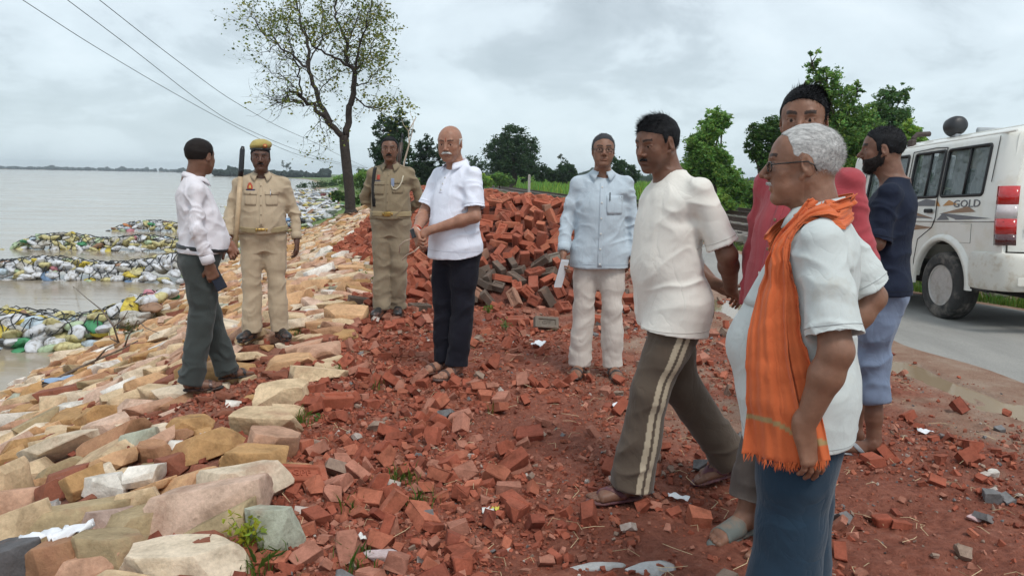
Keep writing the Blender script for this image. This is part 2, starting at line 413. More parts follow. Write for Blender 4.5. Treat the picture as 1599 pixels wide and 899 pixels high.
def height(x, y, fine=True):
    x = np.asarray(x, float); y = np.asarray(y, float); s = lat(x, y); P = np.stack([x, y, 0*x], -1)
    e = s+0.75; w = shore_w(y)
    z = np.where(e > 0, 0, np.where(e > -.8, .11*e, -.088-(1.612)*np.clip((-e-.8)/(w-.8), 0, 3.0)))
    z = np.maximum(z, -3.6)
    z = np.where(y > 200, np.where(e < -w, np.minimum(z, -2.2), z), z)
    # rough rubble ground of the path
    m = sstep(-.9, -.5, s)*sstep(4.15, 3.5, s+.25*lown(P, .3, 2)*.5); near = sstep(30, 12, y)
    z = z + m*near*(.022*fbm(P, 1.3, 3, 3))
    if fine:
        z = z + m*sstep(14, 7, y)*(.014*np.abs(fbm(P, 7, 5, 3))+.007*fbm(P, 26, 9, 3))
        mb = sstep(-.3, -.9, s)*sstep(-7, -5, s)*sstep(14, 8, y); z = z+mb*(.03*fbm(P, 4, 15, 3))
    z = z - .05*pud(x, y)*sstep(20, 9, y)
    z = z - .052*np.clip(y-8.2, 0, 3.6)*sstep(3.0, 3.8, s)*sstep(45, 16, y)
    # shallow wet strip beside the road, road nearly flat
    z = np.where((s > 7.3), z-.05*sstep(7.3, 7.8, s), z)
    bal = sstep(7.9, 8.2, s)*sstep(10.6, 10.2, s); z = z + .10*bal
    # low bank under the tree, mud mound beyond the heap
    z = z + .40*np.exp(-(((x+6.4)/1.6)**2+((y-33.5)/3.5)**2))*sstep(-9.5, -6, s)
    z = z + .55*np.exp(-(((s+.3)/1.3)**2+((y-29)/6.)**2))
    z = z + np.where(s > 11, .12*fbm(P, .15, 21, 2)*sstep(11, 16, s), 0)
    z = z + np.maximum(0, .9*np.exp(-((s+5)/14)**2)*sstep(120, 170, y)*sstep(700, 300, y))
    return z
def nonuni(a, b, c, d, h, g):
    """points from a to d, step h within b..c, growing by g outside"""
    m = list(np.arange(b, c+h/2, h)); st = h; v = c; hi = []
    while v < d: st *= g; v += st; hi.append(v)
    st = h; v = b; lo = []
    while v > a: st *= g; v -= st; lo.append(v)
    return np.array(lo[::-1]+m+hi)
def tensor(xs, ys):
    X, Y = np.meshgrid(xs, ys, indexing='ij'); a, b = X.shape; i = np.arange(a*b).reshape(a, b)
    F = np.stack([i[:-1, :-1].ravel(), i[1:, :-1].ravel(), i[1:, 1:].ravel(), i[:-1, 1:].ravel()], 1); return X, Y, F
xs = nonuni(-2500, -3.2, 4.4, 2500, .017, 1.045); ys = nonuni(-12, 1.6, 8.0, 4000, .018, 1.035)
X, Y, F = tensor(xs, ys); Z = height(X, Y)
# terrain zones as vertex colours: r rubble/brick dirt, g grass, b pale mud beside the road
s = lat(X, Y); P2 = np.stack([X, Y, 0*X], -1); wob = .35*lown(P2, .25, 4)+.12*fbm(P2, 2.2, 11, 3)
zr = sstep(4.1, 3.2, s+wob)*sstep(-6.5, -5.0, s)*sstep(45, 30, Y); zr = zr*(1-.85*sstep(.8, 1.9, s)*sstep(-.25, .35, fbm(P2, .9, 33, 4)+.3*fbm(P2, 5, 35, 2))); zr = np.where(s < -.9, zr*.75, zr)
zg = np.maximum(sstep(7.45, 7.9, s+.3*wob), np.maximum(sstep(32, 45, Y)*sstep(4.1, 3.5, s+.4*wob), 0))
zg = zg*(1-.75*sstep(7.8, 8.3, s)*sstep(10.8, 10.2, s)); zg = np.where(Z < WATER_Z+.1, 0, zg)
zm = np.clip(1-zr-zg, 0, 1)
wet = np.clip(pud(X, Y)*2.2, 0, 1)*sstep(20, 9, Y)
m, nt, N, L, b = newmat('ground_soil')
vc = N.new('ShaderNodeVertexColor'); vc.layer_name = 'Col'; sp = N.new('ShaderNodeSeparateColor'); L.new(vc.outputs[0], sp.inputs[0])
nA = noise_node(nt, 3.2, 8, .68); nB = noise_node(nt, 30, 6, .7); nC = noise_node(nt, 120, 4, .6); nG = noise_node(nt, .35, 9, .65)
rub = ramp(nt, nB.outputs[0], [(.25, (.12, .04, .026)), (.42, (.25, .078, .047)), (.6, (.33, .115, .072)), (.8, (.38, .19, .135))])
rub2 = ramp(nt, nA.outputs[0], [(.3, (.62, .6, .6)), (.55, (1, 1, 1)), (.75, (1.0, 1.12, 1.15))]); rubc = mul(nt, rub.outputs[0], rub2.outputs[0])
mud = ramp(nt, nA.outputs[0], [(.3, (.25, .13, .085)), (.5, (.33, .205, .145)), (.7, (.41, .31, .235))])
mud2 = ramp(nt, nC.outputs[0], [(.3, (.8, .8, .8)), (.7, (1.1, 1.1, 1.1))]); mudc = mul(nt, mud.outputs[0], mud2.outputs[0])
gr = ramp(nt, nG.outputs[0], [(.3, (.055, .085, .018)), (.5, (.10, .16, .035)), (.62, (.15, .20, .055)), (.8, (.16, .14, .08))])
x1 = mul(nt, mudc.outputs[0], rubc.outputs[0], 1, 'MIX'); L.new(sp.outputs[0], x1.inputs[0])
x2 = mul(nt, x1.outputs[0], gr.outputs[0], 1, 'MIX'); L.new(sp.outputs[1], x2.inputs[0])
L.new(x2.outputs[0], b.inputs['Base Color'])
rr = N.new('ShaderNodeMapRange'); L.new(nA.outputs[0], rr.inputs[0]); rr.inputs[1].default_value = .35; rr.inputs[2].default_value = .65; rr.inputs[3].default_value = .96; rr.inputs[4].default_value = .72
wmx = N.new('ShaderNodeMath'); wmx.operation = 'MULTIPLY'; wmx.inputs[1].default_value = .45; L.new(sp.outputs[2], wmx.inputs[0])
sb = N.new('ShaderNodeMath'); sb.operation = 'SUBTRACT'; L.new(rr.outputs[0], sb.inputs[0]); L.new(wmx.outputs[0], sb.inputs[1]); L.new(sb.outputs[0], b.inputs['Roughness'])
b.inputs['Specular IOR Level'].default_value = .3
p = bump(nt, b, nB.outputs[0], .02, .9); bump(nt, b, nC.outputs[0], .004, .8, p)
V = np.stack([X, Y, Z], -1).reshape(-1, 3)
g = mesh('ground', V, F, m, col=np.stack([zr, zg, wet], -1).reshape(-1, 3)); tag(g, kind='structure')
_gx = np.arange(-22, 12, .04); _gy = np.arange(1, 46, .04); _GX, _GY = np.meshgrid(_gx, _gy, indexing='ij')
def lookup(A):
    A = A.astype(float); nx, ny = A.shape
    def f(x, y):
        a = (x+22)/.04; b_ = (y-1)/.04; i = int(a); j = int(b_)
        if i < 0 or j < 0 or i >= nx-1 or j >= ny-1: return None
        u, v = a-i, b_-j; return float((A[i, j]*(1-u)+A[i+1, j]*u)*(1-v)+(A[i, j+1]*(1-u)+A[i+1, j+1]*u)*v)
    return f
_Lh, _Lp, _Lq = lookup(height(_GX, _GY)), lookup(pile_h(_GX, _GY)), lookup(pud(_GX, _GY))
_hx = np.arange(-70, 60, .4); _hy = np.arange(1, 340, .4); _HX, _HY = np.meshgrid(_hx, _hy, indexing='ij'); _HZ = height(_HX, _HY)
def _Lc(x, y):
    a = (x+70)/.4; b_ = (y-1)/.4; i = int(a); j = int(b_)
    if i < 0 or j < 0 or i >= _HZ.shape[0]-1 or j >= _HZ.shape[1]-1: return None
    u, v = a-i, b_-j; return float((_HZ[i, j]*(1-u)+_HZ[i+1, j]*u)*(1-v)+(_HZ[i, j+1]*(1-u)+_HZ[i+1, j+1]*u)*v)
def GH(x, y):
    r = _Lh(x, y)
    if r is None: r = _Lc(x, y)
    return r if r is not None else float(height(np.array([float(x)]), np.array([float(y)]))[0])
def PH(x, y): return _Lp(x, y) or 0.0
def PU(x, y): return _Lq(x, y) or 0.0

# ------------------------------------------------------------------ water
m, nt, N, L, b = newmat('river_water'); b.inputs['Base Color'].default_value = (.33, .27, .20, 1); b.inputs['Roughness'].default_value = .10
b.inputs['Specular IOR Level'].default_value = .55; b.inputs['IOR'].default_value = 1.33
nw = noise_node(nt, 5, 4, .55, 'Object', .4, (.35, 1.3, 1)); nw2 = noise_node(nt, .5, 5, .6, 'Object', .6, (.25, 1.2, 1)); nw3 = noise_node(nt, .035, 5, .6, 'Object', .6, (.3, 1.5, 1))
p = bump(nt, b, nw.outputs[0], .012, .35); p = bump(nt, b, nw2.outputs[0], .05, .45, p)
cw = ramp(nt, nw3.outputs[0], [(.3, (.29, .245, .185)), (.7, (.37, .31, .235))]); L.new(cw.outputs[0], b.inputs['Base Color'])
rw = N.new('ShaderNodeMapRange'); L.new(nw2.outputs[0], rw.inputs[0]); rw.inputs[1].default_value = .35; rw.inputs[2].default_value = .65; rw.inputs[3].default_value = .06; rw.inputs[4].default_value = .22; L.new(rw.outputs[0], b.inputs['Roughness'])
W = mesh('river_water', [(-3000, -12, WATER_Z), (4, -12, WATER_Z), (4, 1900, WATER_Z), (-3000, 1900, WATER_Z)], [(0, 1, 2, 3)], m); tag(W, kind='structure')
# ------------------------------------------------------------------ puddles
mp_, nt, N, L, b = newmat('puddle_water'); b.inputs['Base Color'].default_value = (.27, .20, .13, 1); b.inputs['Roughness'].default_value = .04; b.inputs['IOR'].default_value = 1.33
for (cx, cy, a, bb, r) in PUD:
    V = [(cx, cy)]; n = 40
    for i in range(n):
        t = 2*math.pi*i/n; u, v = a*1.15*math.cos(t), bb*1.15*math.sin(t); V.append((cx+u*math.cos(r)-v*math.sin(r), cy+u*math.sin(r)+v*math.cos(r)))
    zz = np.mean([GH(q[0], q[1]) for q in V[1:]])-.012
    o = mesh('puddle', [(q[0], q[1], zz) for q in V], [(0, i+1, (i+1) % n+1) for i in range(n)], mp_); tag(o, kind='structure')
# ------------------------------------------------------------------ road
m, nt, N, L, b = newmat('asphalt'); nA = noise_node(nt, 1.2, 8, .7, stretch=(1, .25, 1)); nB = noise_node(nt, 90, 5, .7)
r1 = ramp(nt, nA.outputs[0], [(.3, (.22, .21, .195)), (.5, (.29, .28, .26)), (.62, (.33, .315, .29)), (.75, (.36, .32, .27))]); r2 = ramp(nt, nB.outputs[0], [(.35, (.8, .8, .8)), (.65, (1.12, 1.12, 1.12))])
mm = mul(nt, r1.outputs[0], r2.outputs[0]); L.new(mm.outputs[0], b.inputs['Base Color']); b.inputs['Roughness'].default_value = .8; bump(nt, b, nB.outputs[0], .003, .8)
yy = nonuni(-12, 2, 14, 700, .12, 1.05); G = []
for y in yy:
    el = 4.28+.07*math.sin(y*1.7)+.05*math.sin(y*4.3+1); er = 7.25+.06*math.sin(y*1.3+2)
    G.append([(q-SL*y, y, -.052*min(max(y-8.2, 0), 3.6)*float(sstep(45, 16, y))-.03+.055*math.sin(math.pi*np.clip((q-el)/(er-el), 0, 1))**.3) for q in el+(er-el)*(.5-.5*np.cos(np.linspace(0, math.pi, 21)))])
mb = MB(); mb.grid(np.array(G)); o = mb.build('road', m, smooth=True); tag(o, kind='structure')
# ------------------------------------------------------------------ labels that single things out
ORD = ['', 'second ', 'third ', 'fourth ', 'fifth ', 'sixth ', 'seventh ', 'eighth ', 'ninth ', 'tenth ', 'eleventh ', 'twelfth ', 'thirteenth ', 'fourteenth ', 'fifteenth ', 'sixteenth ', 'seventeenth ', 'eighteenth ', 'nineteenth ', 'twentieth ']
LM = [(350, 600, "the sandals on the stones"), (405, 530, "the capped policeman's black shoes"), (610, 492, "the bareheaded policeman's shoes"), (700, 592, "the moustached man's sandals"),
      (930, 590, "the clerk's sandals"), (950, 780, "the striped man's front slipper"), (1105, 750, "the striped man's rear slipper"), (1172, 845, "the grey sandals"),
      (1352, 708, "the bare feet"), (840, 537, "the white plastic scrap"), (765, 796, "the yellow white wrapper"), (597, 868, "the flat pale pebble"), (385, 850, "the yellow leafed weed"),
      (1440, 610, "the long roadside puddle"), (80, 840, "the crumpled white sack"), (425, 815, "the grey green wedge stone"), (325, 780, "the big pink edge block"), (418, 655, "the cream edge slab"),
      (150, 690, "the crushed bottle"), (120, 560, "the driftwood branch"), (1250, 880, "the blue trousers' hem"), (850, 505, "the grey lettered brick"), (690, 292, "the far end of the heap"), (800, 330, "the top of the brick heap"),
      (560, 400, "the grass patch on the bank"), (545, 325, "the big riverside tree"), (1550, 740, "the white pebble by the mud"), (1525, 808, "the pink stone chip"), (760, 440, "the dark trousers"), (885, 420, "the clerk's papers"), (40, 760, "the left picture edge"), (640, 400, "the bareheaded policeman"),
      (265, 660, "the ochre slab pair"), (480, 480, "the bank's top edge")]
def autolabel(items, noun):
    """items: (object, description, point); writes a label that is unique among them"""
    use = {}
    for o, desc, p in items:
        q = proj(p); best = min(LM, key=lambda l: math.hypot(l[0]-q[0], 1.3*(l[1]-q[1])))
        du, dv = q[0]-best[0], q[1]-best[1]; r = math.hypot(du, dv)
        side = ('right of' if du > 0 else 'left of') if abs(du) > abs(dv)*1.2 else ('in front of' if dv > 0 else 'behind')
        use.setdefault((desc, side, best[2]), []).append((r, o))
    for (desc, side, lm), l in use.items():
        l.sort(key=lambda a: a[0])
        for i, (r, o) in enumerate(l):
            o['label'] = f"{desc} {noun} {side} {lm}" if i == 0 and len(l) == 1 else f"{desc} {noun} {side} {lm}, {ORD[min(i, 39)]}nearest"
ORD += ['twenty ' + q for q in ORD[:0]] + [a+b_ for a in ('twenty ', 'thirty ') for b_ in ['first ', 'second ', 'third ', 'fourth ', 'fifth ', 'sixth ', 'seventh ', 'eighth ', 'ninth ', 'plus ']]
# ------------------------------------------------------------------ solids
def ico(l):
    bm = bmesh.new(); bmesh.ops.create_icosphere(bm, subdivisions=l, radius=1); V = np.array([v.co[:] for v in bm.verts]); F = np.array([[v.index for v in f.verts] for f in bm.faces]); bm.free(); return V, F
ICO = {l: ico(l) for l in (2, 3, 4, 5)}
def slab(rng, lvl=4, p=16, rough=.03, nside=6, seed=0):
    """a quarried slab: flat top and bottom, random side faces, chipped corners; half size 1"""
    D, F = ICO[lvl]; Ns = [(0, 0, 1), (0, 0, -1)]; Hs = [1, 1]
    a0 = rng.uniform(0, 6.28)
    for i in range(nside):
        a = a0+6.283*i/nside+rng.uniform(-.3, .3); Ns.append((math.cos(a), math.sin(a), rng.uniform(-.35, .35))); Hs.append(rng.uniform(.72, 1.0))
    for i in range(4):
        n = rng.normal(size=3); n /= np.linalg.norm(n); Ns.append(tuple(n)); Hs.append(rng.uniform(.85, 1.08))
    Ns = np.array(Ns); Ns /= np.linalg.norm(Ns, axis=1)[:, None]; q = np.maximum(D @ Ns.T, 0)/np.array(Hs)
    r = 1/((q**p).sum(1)**(1/p)); V = D*r[:, None]
    n1 = fbm(V, 1.7, seed, 4); n2 = np.abs(fbm(V, 3.5, seed+5, 3)); st = np.sin(V[:, 2]*14+3*n1)*.25
    V = V*(1+rough*(n1+.7*n2+st))[:, None]; return V, F
def block(rng, sub_=2, seed=0, nside=5, rough=.03):
    """a quarried block: a box split along flat faces, edges worn, surface pitted and stepped"""
    bm = bmesh.new(); bmesh.ops.create_cube(bm, size=2); a0 = rng.uniform(0, 6.28)
    cuts = [((math.cos(a0+6.283*i/nside+rng.uniform(-.35, .35)), math.sin(a0+6.283*i/nside+rng.uniform(-.35, .35)), rng.uniform(-.30, .42)), rng.uniform(.74, 1.02)) for i in range(nside)]
    for i in range(3): n = rng.normal(size=3); cuts.append((tuple(n/np.linalg.norm(n)), rng.uniform(.85, 1.12)))
    for n, d in cuts:
        n = Vector(n).normalized(); bmesh.ops.bisect_plane(bm, geom=bm.verts[:]+bm.edges[:]+bm.faces[:], plane_co=n*d, plane_no=n, clear_outer=True)
        P = [v.co.copy() for v in bm.verts]; bm.free(); bm = bmesh.new()
        for p_ in P: bm.verts.new(p_)
        bmesh.ops.remove_doubles(bm, verts=bm.verts, dist=1e-4); r_ = bmesh.ops.convex_hull(bm, input=bm.verts); bad = [g_ for g_ in set(r_['geom_interior']+r_['geom_unused']) if isinstance(g_, bmesh.types.BMVert)]
        if bad: bmesh.ops.delete(bm, geom=bad, context='VERTS')
    bmesh.ops.dissolve_limit(bm, angle_limit=.06, verts=bm.verts, edges=bm.edges)
    bmesh.ops.bevel(bm, geom=bm.edges[:], offset=rng.uniform(.05, .10), segments=2, affect='EDGES', clamp_overlap=True, profile=.6)
    bmesh.ops.triangulate(bm, faces=bm.faces); bmesh.ops.remove_doubles(bm, verts=bm.verts, dist=1e-4)
    bm.verts.index_update(); V = np.array([v.co[:] for v in bm.verts]); F = np.array([[v.index for v in f.verts] for f in bm.faces]); bm.free()
    for k in range(sub_):
        e_ = np.sort(np.vstack([F[:, [0, 1]], F[:, [1, 2]], F[:, [2, 0]]]), 1); u_, inv = np.unique(e_, axis=0, return_inverse=True); inv = inv.ravel(); m_ = len(F); mid = len(V)+inv; V = np.vstack([V, (V[u_[:, 0]]+V[u_[:, 1]])/2])
        a_, b_, c_ = mid[:m_], mid[m_:2*m_], mid[2*m_:]; F = np.vstack([np.stack([F[:, 0], a_, c_], 1), np.stack([a_, F[:, 1], b_], 1), np.stack([c_, b_, F[:, 2]], 1), np.stack([a_, b_, c_], 1)])
    L_ = np.linalg.norm(V, axis=1)[:, None]; d = fbm(V, 1.4, seed, 4)+.6*np.abs(fbm(V, 3.2, seed+4, 3)); st = np.floor(V[:, 2]*3+.8*fbm(V, 1.1, seed+8, 2)); d = d+.35*((st*12.9898+seed) % 1.7-.8)*(np.abs(V[:, 2]) < .8)
    return V+V/L_*(rough*d)[:, None], F
def fragment(rng, dims, ncut=3, bev=.004):
    bm = bmesh.new(); bmesh.ops.create_cube(bm, size=1)
    for v in bm.verts: v.co = Vector((v.co.x*dims[0], v.co.y*dims[1], v.co.z*dims[2]))
    for i in range(ncut):
        n = Vector(rng.normal(size=3)); n.normalize(); d = max(dims)*.5*rng.uniform(.25, .7)
        if i == 0: n = Vector((1, rng.uniform(-.4, .4), rng.uniform(-.4, .4))).normalized(); d = dims[0]*rng.uniform(.0, .25)
        bmesh.ops.bisect_plane(bm, geom=bm.verts[:]+bm.edges[:]+bm.faces[:], plane_co=n*d, plane_no=n, clear_outer=True)
        P = [v.co.copy() for v in bm.verts]
        if len(P) < 5: break
        bm.free(); bm = bmesh.new()
        for p_ in P: bm.verts.new(p_)
        bmesh.ops.remove_doubles(bm, verts=bm.verts, dist=1e-5); r_ = bmesh.ops.convex_hull(bm, input=bm.verts); bad = [g_ for g_ in set(r_['geom_interior']+r_['geom_unused']) if isinstance(g_, bmesh.types.BMVert)]
        if bad: bmesh.ops.delete(bm, geom=bad, context='VERTS')
    if bev: 
        bmesh.ops.dissolve_limit(bm, angle_limit=.05, verts=bm.verts, edges=bm.edges)
        bmesh.ops.bevel(bm, geom=bm.edges[:], offset=bev, segments=1, affect='EDGES', clamp_overlap=True)
    for v in bm.verts: v.co += Vector(rng.normal(size=3))*(bev*.9 if bev else .03)
    bmesh.ops.triangulate(bm, faces=bm.faces); bm.verts.index_update()
    V = np.array([v.co[:] for v in bm.verts]); F = np.array([[v.index for v in f.verts] for f in bm.faces]); bm.free()
    V = V-(V.max(0)+V.min(0))/2; return V, F
def rotm(rx, ry, rz):
    from mathutils import Euler
    return np.array(Euler((rx, ry, rz)).to_matrix())
class Pool:
    """gathers many small solids; the largest in view become objects, the rest one mesh"""
    def __init__(s): s.it = []
    def add(s, shape, M, t, sc, col, desc, keep=False): s.it.append((shape, M, np.array(t, float), np.array(sc, float)*np.ones(3), np.array(col), desc, keep))
    def make(s, name, cat, group, noun, mat_o, mat_a, nmax, stuff_name, stuff_label, smooth):
        sc = []
        for (sh, M, t, k, c, d, keep) in s.it:
            q = proj(t); vis = 8 < q[0] < 1591 and 8 < q[1] < 893 and q[2] > 0
            ext = np.abs(sh[0]).max(0)*k; sz = ext[0]*ext[1]*ext[2]
            sc.append(((sz**(1/3))/max(q[2], .3) if vis else 0)+(9 if keep else 0))
        order = np.argsort(sc)[::-1]; sel = [i for i in order[:nmax] if sc[i] > 0]; ss = set(sel); items = []
        datas = {}
        for i in sel:
            sh, M, t, k, c, d, keep = s.it[i]
            key = id(sh[0])
            if key not in datas:
                o = mesh(name, sh[0], sh[1], mat_o, smooth=smooth); datas[key] = o.data
            else: o = bpy.data.objects.new(name, datas[key]); C.objects.link(o)
            m4 = Matrix.Translation(Vector(t)) @ Matrix(M.tolist()).to_4x4() @ Matrix.Diagonal(Vector((*k, 1)))
            o.matrix_world = m4; o.color = (*c, 1); tag(o, None, cat, group); items.append((o, d, t))
        autolabel(items, noun)
        Vs, Fs, Cs, n = [], [], [], 0
        for i, (sh, M, t, k, c, d, keep) in enumerate(s.it):
            if i in ss: continue
            V = (sh[0]*k) @ M.T + t; Vs.append(V); Fs.append(sh[1]+n); Cs.append(np.broadcast_to(c, V.shape)); n += len(V)
        if Vs:
            o = mesh(stuff_name, np.vstack(Vs), np.vstack(Fs), mat_a, smooth=smooth, col=np.vstack(Cs)); tag(o, stuff_label, cat, None, 'stuff')
        return sel
def rockmat(name, attr, f1=9, f2=60, streak=None, dust=(.22, .07, .04), dustw=.25, rough=.9, bmp=.006, lo=.62, hi=1.22):
    m, nt, N, L, b = newmat(name); b.inputs['Roughness'].default_value = rough; b.inputs['Specular IOR Level'].default_value = .25
    if attr: c = N.new('ShaderNodeVertexColor'); c.layer_name = 'Col'; src = c.outputs[0]
    else: c = N.new('ShaderNodeObjectInfo'); src = c.outputs['Color']
    g = N.new('ShaderNodeNewGeometry')
    def nn(sc, det, rg, st=None):
        n = N.new('ShaderNodeTexNoise'); s0 = g.outputs['Position']
        if st: mp = N.new('ShaderNodeMapping'); mp.inputs['Scale'].default_value = st; L.new(s0, mp.inputs[0]); s0 = mp.outputs[0]
        L.new(s0, n.inputs[0]); n.inputs['Scale'].default_value = sc; n.inputs['Detail'].default_value = det; n.inputs['Roughness'].default_value = rg; return n
    a = nn(f1, 8, .62, streak); bb = nn(f2, 6, .7); d = nn(f1*.55, 6, .7)
    r1 = ramp(nt, a.outputs[0], [(.3, (lo, lo*.97, lo*.93)), (.5, (1, 1, 1)), (.7, (hi, hi, hi*1.02))]); r2 = ramp(nt, bb.outputs[0], [(.3, (.8, .8, .8)), (.7, (1.14, 1.14, 1.14))])
    x1 = mul(nt, src, r1.outputs[0]); x2 = mul(nt, x1.outputs[0], r2.outputs[0])
    rd = ramp(nt, d.outputs[0], [(.52, (0, 0, 0)), (.70, (dustw, dustw, dustw))]); x3 = mul(nt, x2.outputs[0], dust, 1, 'MIX'); L.new(rd.outputs[0], x3.inputs[0])
    L.new(x3.outputs[0], b.inputs['Base Color'])
    p = bump(nt, b, a.outputs[0], bmp*2.5, .8); bump(nt, b, bb.outputs[0], bmp, .8, p)
    return m
stone_o, stone_a = [rockmat('sandstone_'+k, k == 'many', 7, 55, None, (.30, .13, .08), .5, .88, .006) for k in ('single', 'many')]
rub_o, rub_a = [rockmat('broken_brick_'+k, k == 'many', 14, 90, None, (.25, .10, .065), .35, .93, .003) for k in ('single', 'many')]
SC = {'cream': (.62, .46, .29), 'pale cream': (.68, .56, .42), 'buff': (.58, .35, .19), 'ochre': (.46, .27, .12), 'pinkish': (.52, .31, .21), 'pale pink': (.60, .42, .32), 'white': (.72, .67, .60),
      'olive tan': (.38, .29, .17), 'grey green': (.42, .43, .34), 'red brown': (.25, .09, .055), 'tan brown': (.38, .205, .115), 'grey': (.36, .34, .32), 'dark grey': (.13, .125, .13), 'lilac pink': (.46, .34, .29)}
rng = np.random.RandomState(11)
slabs = {l: [block(np.random.RandomState(40+i+l*100), 2 if l > 4 else 1, i*9, [4, 5, 6][i % 3], .045) for i in range(n)] for l, n in ((5, 14), (4, 14), (3, 12))}
stones = Pool(); taken = []
def slope_at(x, y):
    h = .12; return math.atan2(GH(x+h, y)-GH(x-h, y), 2*h)
def put_stone(x, y, a, b_, h, yaw, cn, shape, tilt=(0, 0), lift=.30, keep=False, size='mid sized'):
    th = slope_at(x, y); M = rotm(0, -th, 0) @ rotm(tilt[0], tilt[1], yaw); z = GH(x, y)+h*lift*2
    c = np.array(SC[cn])*rng.uniform(.9, 1.08); taken.append((x, y, max(a, b_)*.8, a, b_, yaw))
    stones.add(shape, M, (x, y, z), (a, b_, h), c, f"{size} {cn}", keep)
HERO = [  # u, v, half width, half depth, half height (m), yaw, colour, tilt x, tilt y
 (335, 775, .24, .17, .10, .10, 'pale pink', -.18, -.05), (385, 745, .20, .09, .085, .25, 'pale cream', -.05, .0), (288, 868, .22, .12, .085, .05, 'pale cream', -.15, -.05),
 (345, 822, .17, .09, .07, .35, 'olive tan', -.2, -.15), (424, 815, .075, .10, .085, 1.2, 'grey green', -.1, .25), (395, 715, .15, .10, .075, .15, 'ochre', -.1, 0), (425, 687, .12, .11, .08, .1, 'pinkish', -.1, .1),
 (418, 655, .19, .15, .075, .12, 'cream', -.05, .05), (440, 607, .18, .15, .06, .3, 'cream', 0, .0), (455, 563, .20, .15, .05, .0, 'buff', 0, 0), (478, 541, .16, .10, .05, .1, 'pinkish', 0, 0),
 (325, 690, .19, .12, .07, .45, 'ochre', -.3, 0), (110, 800, .22, .16, .06, .55, 'olive tan', -.2, 0), (172, 808, .12, .09, .06, .1, 'lilac pink', -.25, 0), (172, 850, .14, .11, .09, .0, 'olive tan', -.3, 0),
 (226, 736, .085, .08, .05, .3, 'white', -.3, 0), (163, 752, .095, .06, .05, .2, 'white', -.2, 0), (90, 872, .11, .10, .10, .2, 'tan brown', -.2, 0), (28, 820, .13, .10, .10, .5, 'cream', -.2, .0), (20, 870, .10, .09, .09, .9, 'dark grey', -.1, 0),
 (85, 762, .09, .07, .06, .4, 'red brown', -.1, 0), (213, 782, .11, .09, .07, .2, 'cream', -.3, 0), (135, 745, .10, .07, .06, .8, 'ochre', -.2, 0), (297, 657, .13, .09, .045, .2, 'ochre', -.1, 0), (220, 680, .10, .09, .05, .3, 'grey green', -.2, 0),
 (270, 722, .08, .06, .06, .3, 'red brown', 0, 0), (240, 700, .09, .07, .06, .1, 'tan brown', 0, .1), (150, 880, .12, .08, .07, .3, 'pinkish', -.1, 0), (40, 735, .15, .10, .06, .3, 'cream', -.1, 0), (485, 528, .13, .09, .045, .3, 'cream', 0, 0),
 (500, 505, .15, .12, .05, 0, 'buff', 0, 0), (520, 470, .17, .13, .05, .2, 'cream', 0, 0), (310, 855, .10, .07, .07, .2, 'red brown', -.1, 0)]
for i, (u, v, a, b_, h, yaw, cn, tx, ty) in enumerate(HERO):
    p = at(u, v, 0.06)
    for _ in range(12): p = at(u, v, GH(p[0], p[1])+h)
    put_stone(p[0], p[1], a, b_, h, yaw, cn, slabs[5][i % 12], (tx, ty), .30, True, 'large')
names = ['cream', 'pale cream', 'buff', 'ochre', 'pinkish', 'pale pink', 'white', 'olive tan', 'grey green', 'red brown', 'tan brown', 'grey']
prob = np.array([.20, .11, .20, .13, .12, .07, .04, .03, .015, .04, .04, .005]); prob /= prob.sum()
cell = {}
def free(x, y, r):
    for dx in (-1, 0, 1):
        for dy in (-1, 0, 1):
            for (a, b_, c) in cell.get((int(x//.5)+dx, int(y//.5)+dy), ()):
                if (a-x)**2+(b_-y)**2 < (.80*(r+c))**2: return False
    return True
for t in taken: cell.setdefault((int(t[0]//.5), int(t[1]//.5)), []).append((t[0], t[1], t[2]*.8))
for rad, cnt in ((.165, 900), (.125, 4200), (.085, 7000), (.052, 8000)):
    for _ in range(cnt):
        y = 1.4+36*rng.uniform()**1.7; e = -rng.uniform(0, 1)*(shore_w(y)+.6)+.10*rng.uniform(); x = e-.75-SL*y
        if proj((x, y, 0))[0] < -160: continue
        if e > .02 and y > 8: continue
        if any(math.hypot(x-a, y-b_) < rad*.8+.13 for a, b_ in ((-1.98, 4.98), (-1.83, 5.0), (-1.72, 5.03), (-2.2, 6.38), (-2.0, 6.38))) and rad > .06: continue
        # dirt pocket around the standing men
        if math.hypot((x+1.75)/.62, (y-4.72)/.42) < 1 or (math.hypot((x+1.5)/.38, (y-4.05)/.4) < 1) or math.hypot((x+1.75)/.35, (y-5.7)/.55) < 1:
            if rad > .06 or rng.rand() < .6: continue
        r = rad*rng.uniform(.8, 1.12)
        if not free(x, y, r): continue
        cell.setdefault((int(x//.5), int(y//.5)), []).append((x, y, r))
        cn = names[rng.choice(12, p=prob)]; asp = rng.uniform(.62, .9); yaw = rng.normal(0.15, .45); d = math.hypot(x, y)
        if rad < .06 and rng.rand() < .45: cn = 'red brown'
        shp = slabs[4 if d < 5 else 3][rng.randint(10)] if d > 3.2 or rad < .09 else slabs[5][rng.randint(12)]
        put_stone(x, y, r*1.32, r*asp*1.25, r*rng.uniform(.26, .50), yaw, cn, shp, (rng.normal(-.12, .16), rng.normal(.03, .16)), .30, False, 'broad' if r > .14 else 'middling' if r > .09 else 'small')
